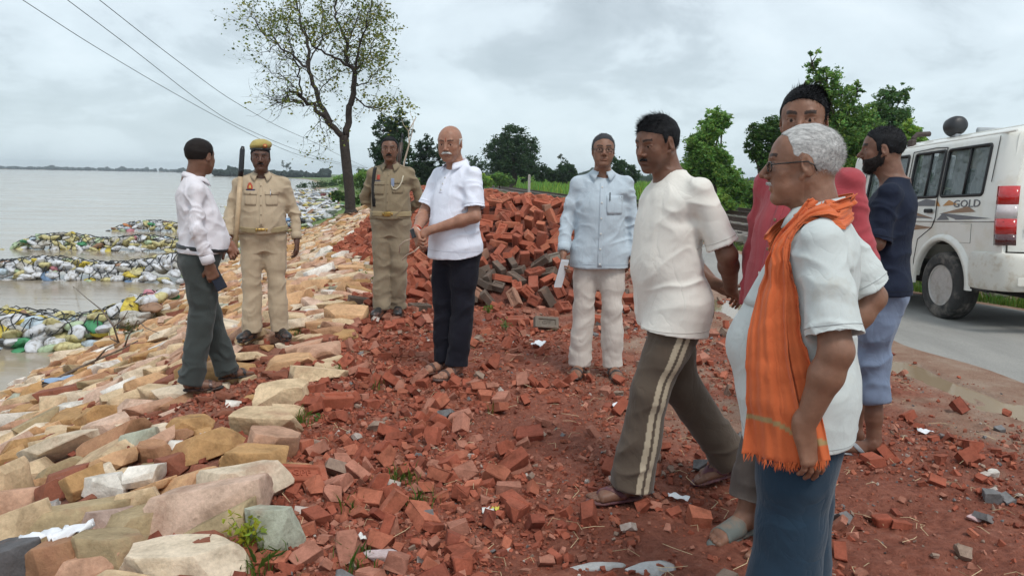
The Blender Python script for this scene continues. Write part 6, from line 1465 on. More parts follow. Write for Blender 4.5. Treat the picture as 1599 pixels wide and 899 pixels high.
oldshirt = cloth('grey_white_polo', (.55, .585, .575), var=.05, wr=.006, stain=((.50, .50, .46), 5)); lungi = cloth('dark_blue_cloth', (.015, .037, .064), var=.10, wr=.004); scarfm = cloth('orange_cloth', (.60, .135, .045), var=.10, wr=.006, attr=True)
redshirt = cloth('dull_red_shirt', (.37, .055, .068), var=.07, wr=.006); navytee = cloth('navy_tee', (.011, .016, .034), var=.12, sheen=.02); denim = cloth('blue_grey_cotton', (.17, .215, .31), var=.18, wr=.006); striped = cloth('brown_track_cloth', (1, 1, 1), var=.05, attr=True); browntr = cloth('brown_trousers', (.10, .08, .07))
blackleather = simple('black_leather', (.022, .022, .024), .38, var=.3, vs=20, dirt=((.16, .08, .06), 14)); blacksole = simple('black_rubber', (.02, .02, .02), .75, dirt=((.18, .08, .055), 20)); brass = simple('brass', (.50, .33, .10), .35, .85); webbelt = cloth('ochre_web_belt', (.36, .28, .16), weave=300)
maroon = simple('maroon_rubber', (.085, .025, .035), .6, dirt=((.22, .10, .07), 18)); brownslip = simple('brown_slipper', (.075, .04, .032), .6, dirt=((.22, .10, .07), 18)); greyrub = simple('grey_rubber', (.12, .135, .125), .7, dirt=((.25, .16, .11), 10)); blackbelt = simple('black_belt', (.015, .015, .017), .45); steel = simple('steel', (.45, .45, .46), .3, .9)
wbtn = simple('shell_button', (.7, .68, .64), .4); kbtn = simple('khaki_button', (.22, .15, .09), .4); darkpl = simple('black_plastic', (.012, .012, .014), .25); redbadge = simple('red_badge', (.42, .06, .03), .6); bluebadge = simple('dark_blue_badge', (.02, .03, .08), .6); gold = simple('gold_thread', (.55, .36, .10), .5, .3); wplastic = simple('white_plastic', (.78, .78, .78), .4); silver = simple('silver_pen', (.6, .6, .62), .25, .8)
BLK = ('black_hair', (.010, .010, .012)); GRY = ('grey_hair', (.42, .41, .40)); WHT = ('white_hair', (.62, .60, .58)); BRN = ('dark_brown_hair', (.013, .009, .008)); SALT = ('dark_grey_hair', (.05, .05, .055))
def placket(mat, btn, z0=.9, z1=1.38, n=6, w_=.032, buttons=True):
    def f(s):
        b = s.p.get('belly', 0); s.patch('placket', (0, 0, (z0+z1)/2), (1, 0, 0), (0, 0, 1), w_, z1-z0, mat, off=.0025, thick=.0022, nu=4, nv=30)
        if buttons:
            for i in range(n): s.disc('button', (0, 0, z1-.03-(z1-z0-.05)*i/(n-1)), .0062, btn, off=.006)
    return f
def pocket(mat, cx, cz=1.235, w_=.105, h_=.115, flap=True, btn=None, pen=None):
    def f(s):
        o = s.patch('pocket', (cx, 0, cz), (1, 0, 0), (0, 0, 1), w_, h_, mat, off=.004, thick=.003, outline=lambda a, b: (a*(1-.12*max(0, -b)**3), b))
        if flap: s.patch('flap', (cx, 0, cz+h_/2-.008), (1, 0, 0), (0, 0, 1), w_*1.06, .034, mat, off=.0085, thick=.003, nv=4, parent=o); 
        if btn: s.disc('button', (cx, 0, cz+h_/2-.016), .006, btn, off=.012)
        if pen: 
            mb = MB(); P = s.on((cx+pen[1], 0, cz+h_/2+.02), (0, -1, 0), .007); Q = s.on((cx+pen[1], 0, cz+h_/2-.035), (0, -1, 0), .011); mb.tube([P, Q], .0035, 6); o2 = mb.build('pen', pen[0], s.root, True)
    return f
def epaulettes(mat, btn, edge=None):
    def f(s):
        for sx in (-1, 1):
            o = s.patch('epaulette', (sx*.125, -.02, 1.5), (1, 0, 0), (0, 1, 0), .115, .048, mat, dirv=(0, 0, -1), off=.005, thick=.004, outline=lambda a, b: (a, b*(1-.25*max(0, -a*sx)**4)))
            if edge: s.patch('shoulder_title', (sx*.172, -.02, 1.5), (1, 0, 0), (0, 1, 0), .014, .05, edge, dirv=(0, 0, -1), off=.010, thick=.003, nu=3, parent=o)
            s.disc('button', (sx*.085, -.02, 1.5), .007, btn, dirv=(0, 0, -1), off=.011)
    return f
def cuffs(mat):
    def f(s):
        for k in ('armR', 'armL'):
            a, e_, w_ = [np.array(v, float) for v in s.p[k][:3]]; t = s.p['shirt'].get('slen', .97); q2 = e_+(w_-e_)*t; d = nrmz(w_-e_); M = Vector(d).to_track_quat('Z', 'Y').to_matrix().to_4x4(); M.translation = Vector(q2-d*.055)
            mb = MB(); sw = s.p['shirt'].get('sw', 1.0); mb.lathe([(.036*sw, .057), (.0435*sw, .057), (.0445*sw, .03), (.0455*sw, .0), (.043*sw, -.002)], 22, M); mb.build('cuff', mat, s.root, True)
    return f
def hem_band(mat, side_l=True):
    """double stitched edge at the end of short sleeves"""
    def f(s):
        for k in ('armR', 'armL'):
            a, e_ = [np.array(v, float) for v in s.p[k][:2]]; t = s.p['shirt'].get('slen', .8); q2 = a+(e_-a)*t; d = nrmz(e_-a); sw = s.p['shirt'].get('sw', 1.0); M = Vector(d).to_track_quat('Z', 'Y').to_matrix().to_4x4(); M.translation = Vector(q2-d*.022)
            mb = MB(); mb.lathe([(.060*sw, .024), (.0672*sw, .024), (.0678*sw, .012), (.0674*sw, .0), (.064*sw, -.001)], 28, M); mb.build('sleeve_hem', mat, s.root, True)
    return f
# ---- 1: pale shirt, back turned, on the stones
def belt_loops(s): pass
def vneck_line(s):
    mb = MB(); P = [s.on((x, 0, z), (0, 1, 0), .003) for x, z in [(-.15, 1.40), (-.08, 1.415), (0, 1.42), (.08, 1.415), (.15, 1.40)]]; mb.tube(P, .0012, 4); mb.build('yoke_seam', s.p['shirt']['mat'], s.root)
PEOPLE = []
def phone_at(s, label, c, d, n, size=(.075, .155, .009), cat='phone', name='mobile_phone'):
    d = nrmz(d); n = nrmz(np.array(n)-d*(np.array(n) @ d)); t = np.cross(d, n); M = Matrix((tuple(t)+(0,), tuple(d)+(0,), tuple(n)+(0,), (0, 0, 0, 1))).transposed(); M.translation = Vector(c)
    e = empty(name); mb = MB(); mb.box((0, 0, 0), size, bev=.003); mb.build('case', darkpl, e); mb = MB(); mb.box((0, 0, size[2]/2+.0004), (size[0]*.9, size[1]*.93, .001)); mb.build('screen', simple('phone_glass', (.02, .025, .04), .08), e)
    mb = MB(); mb.box((-size[0]*.25, size[1]*.36, -size[2]/2-.001), (.022, .03, .002), bev=.0005); mb.build('camera_bump', steel, e); e.matrix_world = M; local(s, e); tag(e, label, cat)
m1 = Person(dict(label='man in pale pinkish long sleeved shirt and charcoal trousers, back of head turned to viewer', group='men inspecting the river bank', H=1.655, loc=(-2.09, 5.10, GH(-2.02, 5.1)+.055), rz=R(-60), skin=('dark', DARK), belly=.075, wid=1.04, seed=1,
    head=dict(rz=R(-22), pitch=R(-4), w=1.04, pos=(0, .03, 1.585)), hair=dict(mat=BRN, t=.006, n=2200, len=.007, line=[(-.12, -.052), (-.06, -.040), (-.028, -.015), (-.012, .018), (.010, .022), (.018, .0), (.030, .0), (.036, .040), (.062, .060), (.12, .072)]),
    armR=((.19, -.02, 1.375), (.245, -.045, 1.11), (.225, .03, .875), dict(d=(0, .25, -1), n=(-1, .2, 0), curl=(.75, .85, .9, .9), thumb=.5)), armL=((-.19, 0, 1.375), (-.255, .05, 1.12), (-.13, .22, .985), dict(d=(.4, .3, -.9), n=(1, -.2, 0), curl=(.6, .7, .8, .8))),
    legR=((.09, .0, .90), (.10, -.01, .49), (.10, -.10, .085), dict(yaw=-.15)), legL=((-.09, 0, .90), (-.10, .06, .49), (-.11, .16, .085), dict(yaw=.2)),
    trousers=dict(mat=greytr, top=.995, w=1.06, hem=.082, hemlen=-.035, crease=1.5), shirt=dict(mat=pinkish, sleeve='long', hem=.968, ease=.022, crease=1.3, slen=.94),
    extras=[seams(simple('pink_seam', (0.48, 0.45, 0.49), .9)), lambda s: collar(s, pinkish), sandals('sandal', blacksole, blackleather), belt(blackbelt, .970, .027, infl=.003), cuffs(pinkish)]))
phone_at(m1, 'black mobile phone in the hanging hand of the pale shirted man', (.222, .075, .775), (0, .45, -1), (1, 0, .2))
# ---- 2: policeman with beret and staff
def beret(s):
    T = s.T; S = SDF(T.p-.16, T.p+.2, .0035); S.ell(T((0, -.008, .095)), (.092, .108, .042), T.M @ np.array(Matrix.Rotation(.10, 3, 'Y')) @ np.array(Matrix.Rotation(.10, 3, 'X')), 0); S.ell(T((-.012, .0, .118)), (.078, .085, .034), T.M, .02); S.cut(T((0, 0, .070)), -T.M[:, 2], .004); V, F = S.mesh(); V = crumple(V, F, [(None, 1, T.M @ V3(1, .4, .3), .05, .004, 2)]); b = mesh('beret', V, F, cloth('mustard_felt', (.42, .33, .11), weave=400), s.root, True)
    S = SDF(T.p-.16, T.p+.2, .0035); S.ell(T((0, -.010, .070)), (.086, .104, .05), T.M, 0); S.cut(T((0, 0, .080)), T.M[:, 2]); S.cut(T((0, 0, .060)), -T.M[:, 2]); V, F = S.mesh(); mesh('band', V, F, blackbelt, b, True)
    for (name, mt, r, o) in (('badge', redbadge, .017, .09), ('emblem', gold, .009, .095)):
        M = Vector(T.M @ V3(-.25, 1, .25)).to_track_quat('Z', 'Y').to_matrix().to_4x4(); M.translation = Vector(T((-.042, o, .098))); mb = MB(); mb.lathe([(r, 0), (r, .004), (r*.4, .007)], 12, M); mb.build(name, mt, b, True)
def badge2(s):
    o = s.patch('name_plate', (.085, 0, 1.305), (1, 0, 0), (0, 0, 1), .075, .020, bluebadge, off=.006, thick=.003); s.patch('force_badge', (.09, 0, 1.34), (1, 0, 0), (0, 0, 1), .045, .058, redbadge, off=.006, thick=.003, outline=lambda a, b: (a*(1-.6*max(0, b)), b)); s.patch('badge_flame', (.09, 0, 1.335), (1, 0, 0), (0, 0, 1), .020, .03, gold, off=.009, thick=.003, outline=lambda a, b: (a*(1-.7*max(0, b)), b))
m2 = Person(dict(label='policeman in light khaki uniform and mustard beret, wooden staff at his side', group='men inspecting the river bank', H=1.635, loc=(-2.10, 6.45, GH(-2.10, 6.45)+.075), rz=R(194), skin=('deep', DEEP), belly=.045, wid=1.06, seed=2, h=.0042,
    head=dict(rz=R(196), pitch=R(-3), pos=(0, .03, 1.585), stubble=.1), hair=dict(mat=BLK, t=.004, n=900, len=.006),
    armR=((.20, 0, 1.375), (.262, .0, 1.11), (.262, .13, .90), dict(d=(-.1, .5, -1), n=(-1, 0, 0), curl=(1.1, 1.1, 1.1, 1.1), thumb=.6)), armL=((-.20, 0, 1.375), (-.268, -.02, 1.11), (-.285, .05, .87), dict(d=(0, .1, -1), n=(1, -.2, 0), curl=(.35, .4, .45, .5))),
    legR=((.09, 0, .90), (.105, .01, .49), (.115, 0, .085), dict(yaw=-.5)), legL=((-.09, 0, .90), (-.105, .0, .49), (-.12, .0, .085), dict(yaw=.45)),
    trousers=dict(mat=khaki_l2, top=.99, w=1.04, hem=.080, hemlen=-.02, crease=1.2), shirt=dict(mat=khaki_l, sleeve='long', hem=.965, ease=.022, crease=1.0, slen=.93),
    extras=[seams(simple('khaki_seam', (0.28, 0.22, 0.16), .9)), lambda s: collar(s, khaki_l, gap=.42, point=.03, out=.02), placket(khaki_l, kbtn, 1.0, 1.37, 5), pocket(khaki_l, .088, btn=kbtn), pocket(khaki_l, -.088, btn=kbtn, pen=(silver, .01)), epaulettes(khaki_l, kbtn, bluebadge), belt(webbelt, .985, .048, brass), badge2, beret, moustache(BLK, .026, .006, .006), shoes(blackleather, blacksole), cuffs(khaki_l)]))
mb = MB(); mb.tube([(.215, .20, .80), (.185, .18, 1.10), (.155, .165, 1.42)], [.019, .021, .021], 10); e = empty('wooden_staff'); mb.build('shaft', simple('staff_wood', (.50, .36, .22), .55, var=.25, vs=14), e, True)
mb = MB(); mb.tube([(.155, .165, 1.42), (.150, .163, 1.47), (.135, .155, 1.64), (.130, .152, 1.67)], [.022, .023, .021, .012], 10); mb.build('grip', darkpl, e, True); mb = MB(); mb.tube([(.228, .205, .72), (.224, .203, .75), (.215, .20, .80)], [.012, .020, .021], 10); mb.build('foot_cap', darkpl, e, True); local(m2, e); tag(e, 'tall wooden staff with black grip held upright by the capped policeman', 'staff')
# ---- 3: bareheaded policeman, hands behind, rifle slung
def badge3(s):
    s.patch('name_plate', (.105, 0, 1.285), (1, 0, 0), (0, 0, 1), .06, .018, bluebadge, off=.006, thick=.003); s.patch('pocket_flap_tag', (.10, 0, 1.262), (1, 0, 0), (0, 0, 1), .06, .02, wplastic, off=.006, thick=.003); s.patch('force_badge', (.10, 0, 1.325), (1, 0, 0), (0, 0, 1), .032, .045, redbadge, off=.006, thick=.003)
    mb = MB(); mb.box(s.on((-.045, 0, 1.28), (0, -1, 0), .02), (.03, .012, .075), bev=.003); mb.build('pocket_clip', simple('blue_grey_plastic', (.25, .3, .42), .4), s.root); mb = MB(); P = [s.on((x, 0, z), (0, -1, 0), .01) for x, z in [(-.135, 1.345), (-.125, 1.29), (-.105, 1.245), (-.075, 1.215), (-.05, 1.22), (-.035, 1.25), (-.045, 1.28)]]; mb.tube(P, .006, 6); mb.build('lanyard', cloth('cream_cord', (.58, .52, .40)), s.root, True)
m3 = Person(dict(label='bareheaded policeman in olive khaki uniform, hands behind his back, rifle on his shoulder', group='men inspecting the river bank', H=1.715, loc=(-1.18, 7.42, GH(-1.18, 7.42)+.045), rz=R(178), skin=('dark', DARK), belly=.03, wid=1.0, seed=3, h=.0045,
    head=dict(rz=R(184), pitch=R(-2), pos=(0, .035, 1.585), w=.98, stubble=.1), hair=dict(mat=BLK, t=.006, n=1500, len=.010, line=[(-.12, -.062), (-.06, -.052), (-.028, -.028), (-.012, .018), (.010, .020), (.018, -.008), (.030, .0), (.036, .045), (.062, .068), (.078, .078), (.12, .08)], peak=.018),
    armR=((.19, -.02, 1.375), (.27, -.10, 1.12), (.10, -.20, .95), dict(d=(-1, -.1, -.3), n=(0, -1, 0))), armL=((-.19, -.02, 1.375), (-.27, -.10, 1.12), (-.10, -.20, .95), dict(d=(1, -.1, -.3), n=(0, -1, 0))),
    legR=((.085, 0, .90), (.085, .01, .49), (.085, .03, .085), dict(yaw=-.25)), legL=((-.085, 0, .90), (-.08, .02, .49), (-.055, -.06, .085), dict(yaw=.2)),
    trousers=dict(mat=khaki_d2, top=.99, w=1.04, hem=.078, hemlen=-.02, crease=1.5), shirt=dict(mat=khaki_d, sleeve='long', hem=.965, ease=.022, crease=1.1),
    extras=[seams(simple('olive_seam', (0.15, 0.12, 0.08), .9)), lambda s: collar(s, khaki_d, gap=.45, point=.03, out=.02), placket(khaki_d, kbtn, 1.0, 1.37, 5), pocket(khaki_d, .088, 1.22, btn=kbtn), pocket(khaki_d, -.088, 1.235, btn=kbtn), epaulettes(khaki_d, kbtn), belt(webbelt, .985, .048, brass), badge3, moustache(BLK, .026, .007, .008), shoes(blackleather, blacksole)]))
e = empty('rifle'); mb = MB(); mb.tube([(-.02, -.17, 1.10), (-.055, -.165, 1.45), (-.085, -.16, 1.74)], [.011, .010, .009], 10); mb.build('barrel', simple('gun_metal', (.03, .03, .032), .35, .8), e, True); mb = MB(); mb.tube([(.03, -.185, .78), (.01, -.18, .95), (-.02, -.175, 1.15), (-.045, -.172, 1.45), (-.072, -.168, 1.66)], [.035, .028, .024, .021, .019], 10)
mb.build('stock', simple('dark_walnut', (.055, .028, .018), .45, var=.3, vs=10), e, True); mb = MB(); mb.box((-.086, -.145, 1.735), (.008, .018, .03)); mb.build('front_sight', darkpl, e); local(m3, e); tag(e, 'dark rifle slung behind the bareheaded policeman, muzzle beside his head', 'rifle')
def sling(s):
    Q = []; 
    for (x, z) in [(.135, 1.05), (.145, 1.15), (.150, 1.25), (.148, 1.33), (.145, 1.39)]:
        Q.append(s.on((x, 0, z), (0, -1, 0), .008))
    Q += [s.on((.143, y, 1.5), (0, 0, -1), .008) for y in (.02, -.02, -.06)]; Q += [s.on((.13, 0, z), (0, 1, 0), .010) for z in (1.34, 1.25)]+[V3(.03, -.19, 1.0)]
    Q = np.array(Q); G = np.stack([Q-[.016, 0, 0], Q+[.016, 0, 0]], 1); mb = MB(); mb.grid(G, .003); return mb
e = sling(m3).build('rifle_sling', cloth('black_webbing', (.02, .02, .02)), None, True); local(m3, e); tag(e, 'black rifle sling over the right shoulder of the bareheaded policeman', 'strap')
# ---- 4: bald man with white moustache
m4 = Person(dict(label='bald man with white moustache in white polo and navy trousers, hands clasped in front', group='men inspecting the river bank', H=1.735, loc=(-.40, 5.36, GH(-.40, 5.36)+.03), rz=R(136), skin=('fair', LIGHT), belly=.055, wid=.96, seed=4, lean=.02, h=.0033,
    head=dict(rz=R(166), pitch=R(-9), pos=(.0, .055, 1.575), w=1.0, stubble=.5, stubcol=(.8, .78, .76), browc=(.12, .10, .10), cheek=1.05, tika=((.75, .25, .15), .003, .035, .012)),
    hair=dict(mat=WHT, t=.004, n=900, len=.006, bald=lambda y: np.where(y < .03, .035, -1), line=[(-.12, -.062), (-.06, -.052), (-.028, -.028), (-.012, .008), (.010, .010), (.018, -.012), (.12, -.012)]),
    armL=((-.185, .0, 1.375), (-.235, .045, 1.10), (-.02, .245, 1.005), dict(d=(.75, .35, -.35), n=(.2, -.6, -.6), curl=(.8, .85, .9, .9), thumb=.5)), armR=((.185, .0, 1.375), (.215, .10, 1.10), (.07, .29, .99), dict(d=(-.6, .25, -.65), n=(-.3, -1, 0), curl=(.7, .8, .9, 1.0), thumb=.5)), armk=1.08,
    legR=((.085, 0, .90), (.09, .02, .48), (.095, .0, .08), dict(yaw=-.1)), legL=((-.085, 0, .90), (-.08, .0, .48), (-.075, .045, .08), dict(yaw=.1)),
    trousers=dict(mat=navy, top=.99, w=1.04, hem=.078, hemlen=-.01, crease=1.1), shirt=dict(mat=polo_w, sleeve='short', hem=.835, ease=.024, slen=.80, sw=1.12, crease=.9, hemtilt=-.25),
    extras=[seams(simple('white_polo_seam', (0.5, 0.52, 0.6), .9)), lambda s: collar(s, polo_w, gap=.55, point=.012, out=.018), placket(polo_w, wbtn, 1.25, 1.38, 3), sandals('sandal', brownslip), moustache(WHT, .032, .0075, .004)]))
def wrist_ring(s, arm, t, r, tr_, mat, name):
    a, e_, w_ = [np.array(v, float) for v in s.p[arm][:3]]; c = e_+(w_-e_)*t; d = nrmz(w_-e_); M = np.array(Vector(d).to_track_quat('Z', 'Y').to_matrix()); mb = MB(); mb.tube([c+M @ V3(r*math.cos(k), r*math.sin(k), .004*math.sin(2*k)) for k in np.linspace(0, 6.283, 25)], tr_, 6); o = mb.build(name, mat, None, True); local(s, o); return o
tag(wrist_ring(m4, 'armR', .88, .032, .005, cloth('red_thread', (.45, .05, .03)), 'bracelet'), 'red thread bracelet on the right wrist of the moustached man', 'bracelet'); tag(wrist_ring(m4, 'armR', .97, .030, .0035, wplastic, 'bracelet'), 'white bangle next to the moustached man\'s red thread', 'bracelet')
phone_at(m4, 'black key fob held in the clasped hands of the moustached man', (.03, .345, .985), (.3, .1, .9), (.2, 1, .1), (.035, .06, .014), 'key fob', 'key_fob')
e = MB(); e.tube([(.05, .345, .95), (.10, .36, .93), (.15, .36, .90), (.17, .35, .85)], .004, 6); e.tube([(-.02, .335, .90), (.01, .35, .87), (.08, .36, .84), (.13, .36, .80)], .004, 6); o = e.build('lanyard', cloth('pale_cord', (.55, .42, .33)), None, True); local(m4, o); tag(o, 'pale cord hanging from the clasped hands of the moustached man', 'cord')
# ---- 5: clerk with glasses and papers
m5 = Person(dict(label='slim man with glasses in grey blue shirt and cream trousers holding papers', group='men inspecting the river bank', H=1.705, loc=(.62, 5.46, GH(.62, 5.46)+.02), rz=R(175), skin=('mid', MID), belly=.012, wid=.97, seed=5, h=.0036,
    head=dict(rz=R(178), pitch=R(2), pos=(0, .02, 1.59), w=.96, browc=(.08, .07, .06), stubble=.12), hair=dict(mat=SALT, t=.006, n=1600, len=.010, line=[(-.12, -.062), (-.06, -.052), (-.028, -.028), (-.012, .018), (.010, .020), (.018, -.012), (.030, -.002), (.036, .045), (.062, .066), (.078, .076), (.12, .08)]),
    armR=((.185, -.01, 1.375), (.235, -.01, 1.11), (.255, .10, .88), dict(d=(.05, .35, -1), n=(-1, 0, 0), curl=(.5, .55, .6, .65), thumb=.45)), armL=((-.185, -.01, 1.375), (-.235, -.03, 1.10), (-.235, .03, .85), dict(d=(0, .1, -1), n=(1, 0, 0))),
    legR=((.085, 0, .90), (.10, .01, .48), (.115, .0, .08), dict(yaw=-.2)), legL=((-.085, 0, .90), (-.10, .02, .48), (-.12, .01, .08), dict(yaw=.2)),
    trousers=dict(mat=creamtr, top=.99, w=.98, hem=.076, hemlen=-.02, crease=1.2), shirt=dict(mat=blueshirt, sleeve='long', hem=.775, ease=.022, crease=1.0, slen=.95),
    extras=[seams(simple('blue_seam', (0.34, 0.4, 0.46), .9)), lambda s: collar(s, blueshirt, gap=.42, point=.028, out=.02), placket(blueshirt, wbtn, .79, 1.37, 6), pocket(blueshirt, -.09, 1.22, .115, .13, flap=False, pen=(darkpl, .035)), sandals('sandal', blackleather), cuffs(blueshirt), glasses(darkpl)]))
mb = MB(); 
for i in range(5): mb.box((.262, .16+.003*i, .745-.002*i), (.10, .0012, .19), Matrix.Rotation(R(-14), 3, 'Y') @ Matrix.Rotation(R(60), 3, 'Z'))
o = mb.build('papers', simple('paper', (.74, .75, .78), .7, var=.05)); local(m5, o); tag(o, 'folded white papers hanging in the right hand of the clerk', 'papers')
mb = MB(); mb.box((.262, .154, .745), (.104, .003, .194), Matrix.Rotation(R(-14), 3, 'Y') @ Matrix.Rotation(R(60), 3, 'Z')); o = mb.build('folder', simple('grey_card', (.30, .33, .38), .5)); local(m5, o); tag(o, 'grey plastic folder behind the papers in the clerk\'s hand', 'folder')
# ---- 6: striding man in cream tee and striped trousers
BRT, STR = np.array((.105, .078, .058)), np.array((.50, .42, .31))
def stripes(V, feet):
    c = np.tile(BRT, (len(V), 1))
    for side in (1, -1):
        Ft, hip, kn, an, fo = feet[side]; up = V[:, 2] > kn[2]; t1 = np.clip((V[:, 2]-kn[2])/(hip[2]-kn[2]), 0, 1.2); t2 = np.clip((V[:, 2]-an[2])/(kn[2]-an[2]), -.2, 1)
        ax = np.where(up[:, None], kn+(hip-kn)*t1[:, None], an+(kn-an)*t2[:, None]); d = V-ax; out = (d[:, 0]*side > .02)*((V[:, 0]-ax[:, 0])*side > 0); w_ = d[:, 1]+.006
        m = out & (np.abs(d[:, 0]) > .03) & (((w_ > -.034) & (w_ < -.010)) | ((w_ > .004) & (w_ < .028))); c[m] = STR
    return c
m6 = Person(dict(label='striding man in cream tee shirt and brown trousers with two pale stripes, hands behind back', group='men inspecting the river bank', H=1.70, loc=(.71, 3.34, GH(.7, 3.34)+.012), rz=R(105), skin=('dark', DARK), belly=.062, wid=.95, seed=6, lean=.12, h=.0029, ch=.005,
    head=dict(rz=R(124), pitch=R(-12), pos=(0, .108, 1.562), w=1.0, stubble=.45, nose=1.08, tika=((.95, .55, .12), .003, .034, .009), gaze=0, open=.55), hair=dict(mat=BLK, t=.004, n=6500, len=.015, top=.014, stand=.35, comb=(0, 1.0, .12), w=.0007, line=[(-.12, -.045), (-.06, -.035), (-.028, -.010), (-.012, .022), (.010, .024), (.018, .0), (.030, .0), (.036, .040), (.062, .055), (.078, .062), (.12, .066)]),
    armL=((-.182, -.01, 1.375), (-.225, -.12, 1.11), (-.08, -.235, .945), dict(d=(.55, -.55, -.35), n=(.3, .5, -.6), curl=(.25, .3, .35, .4), thumb=.2, spread=.10)), armR=((.182, -.01, 1.375), (.23, -.12, 1.11), (.06, -.225, .955), dict(d=(-.8, -.25, -.2), n=(0, -.8, .4), curl=(.5, .5, .6, .6))), armk=1.08,
    legL=((-.09, 0, .90), (-.075, .13, .50), (-.055, .185, .095), dict(yaw=.05, pitch=.0)), legR=((.09, 0, .90), (.08, -.10, .48), (.04, -.355, .125), dict(yaw=-.12, pitch=R(-12))),
    trousers=dict(mat=striped, col=stripes, top=.99, w=1.10, hem=.098, hemlen=-.02, crease=1.1), shirt=dict(mat=white_tee, sleeve='short', hem=.755, ease=.018, slen=.84, sw=1.02, crease=.9, neckr=.070, hang=.6, hemtilt=.12),
    extras=[seams(simple('cream_tee_seam', (0.5, 0.46, 0.42), .9)), sandals('flipflop', maroon), moustache(BLK, .023, .0052, .006)]))
# ---- 7: old man with the orange scarf
def scarf(s):
    """a long cloth round the neck, both ends hanging over his left front"""
    b = s.p['belly']; rng = np.random.RandomState(2)
    def strip(path, width, mat_w, seed, fringe=True, fold_n=3.5, amp=.016, off=0):
        P = np.array([q[:3] for q in path], float); Wd = np.array([q[3:6] for q in path], float); ww = np.array([q[6] for q in path]); k = len(P); n = 90; tt = np.linspace(0, k-1, n)
        sm_ = lambda A: np.stack([np.convolve(np.pad(np.interp(tt, range(k), A[:, i]), 6, mode='edge'), np.ones(13)/13, 'valid') for i in range(A.shape[1])], 1)
        Q, Wv, w1 = sm_(P), sm_(Wd), sm_(ww[:, None])[:, 0]; m = 44; G = np.zeros((n, m, 3)); Tn = np.gradient(Q, axis=0); Tn /= np.linalg.norm(Tn, axis=1)[:, None]; Wv -= Tn*(Wv*Tn).sum(1)[:, None]; Wv /= np.linalg.norm(Wv, axis=1)[:, None]; Nn = np.cross(Wv, Tn)
        for i in range(n):
            for j in range(m):
                a = j/(m-1)*2-1; f = amp*math.sin(fold_n*math.pi*a+.9*math.sin(i*.045+seed)+seed)*(.6+.4*math.sin(i*.06+a*2)); f += amp*.30*math.sin(fold_n*2.9*math.pi*a+i*.035+2*math.sin(i*.02)); G[i, j] = Q[i]+Wv[i]*a*w1[i]+Nn[i]*f
                r_ = s.bvh.find_nearest(Vector(G[i, j])); sg = (G[i, j]-np.array(r_[0])) @ np.array(r_[1]); tgt = .007+.7*(f+amp)+off
                if sg < tgt and (r_[3] < .09 or sg < 0): G[i, j] = np.array(r_[0])+np.array(r_[1])*tgt
        return G
    z = 1.44
    Gs = []
    # loop round the neck, then down over the left shoulder and chest
    loop = [(-.105, .02, 1.375, .3, 1, .2, .045), (-.095, -.05, 1.425, .2, .2, 1, .040), (-.03, -.095, 1.455, 0, -.3, 1, .042), (.05, -.085, 1.455, 0, -.3, 1, .042), (.092, -.02, 1.44, .1, -.1, 1, .036), (.075, .06, 1.405, -.2, .3, 1, .032), (.02, .115, 1.37, -.4, .4, 1, .034), (-.04, .13, 1.33, -.6, .4, .8, .04)]
    Gs.append(strip(loop, .04, 0, 1, fold_n=2.5, amp=.010))
    fr = [(-.085, -.03, 1.455, .25, 1, .15, .045), (-.115, .01, 1.41, .25, 1, .25, .045), (-.145, .055, 1.33, .25, 1, .2, .042), (-.18, .085, 1.22, .35, 1, .1, .045), (-.20, .085, 1.10, .4, 1, 0, .058), (-.215, .07, .98, .3, 1, 0, .066), (-.225, .055, .88, .2, 1, 0, .078), (-.235, .045, .80, .1, 1, 0, .088), (-.24, .04, .73, .1, 1, 0, .096)]
    Gs.append(strip(fr, .1, 0, 2, fold_n=1.7, amp=.011, off=.006))
    fr2 = [(-.10, -.01, 1.445, .2, 1, .3, .03), (-.14, .03, 1.37, .2, 1, .3, .034), (-.19, .045, 1.22, .3, 1, .0, .036), (-.215, .03, 1.08, .3, 1, 0, .044), (-.235, -.0, .95, .3, 1, 0, .05), (-.245, -.03, .83, .2, 1, 0, .055), (-.25, -.05, .74, .2, 1, 0, .06)]
    Gs.append(strip(fr2, .1, 0, 3, fold_n=1.5, amp=.010))
    Vs, Fs, Cs, n = [], [], [], 0
    for gi, G in enumerate(Gs):
        mb = MB(); mb.grid(G, .0022); V = np.vstack(mb.V); a, b_, _ = G.shape; c = np.ones((len(V), 3))
        if gi: 
            rowi = np.tile(np.repeat(np.arange(a), b_), 2); zz = V[:, 2]; m = (np.abs(zz-.83-.02*np.sin(V[:, 1]*20)) < .008); c[m] = (.62, 1.9, 2.6)
            # loose threads along the lower edge
            E = G[-1]
            for k in range(110):
                t = rng.uniform(0, b_-1.01); i = int(t); p = E[i]+(E[i+1]-E[i])*(t-i); l = rng.uniform(.012, .03); d = V3(rng.normal(0, .3), rng.normal(0, .3), -1)*l; w_ = .0014; mb.add([p-[0, w_, -.004], p+[0, w_, .004], p+d*.6+[0, w_, 0], p+d], [(0, 1, 2, 3)]); c = np.vstack([c, np.ones((4, 3))])
        V = np.vstack(mb.V); Vs.append(V); Fs += [tuple(i+n for i in f) for f in mb.F]; Cs.append(c); n += len(V)
    o = mesh('scarf', np.vstack(Vs), Fs, scarfm, s.root, True, col=np.vstack(Cs))
def side_seam(s): pass
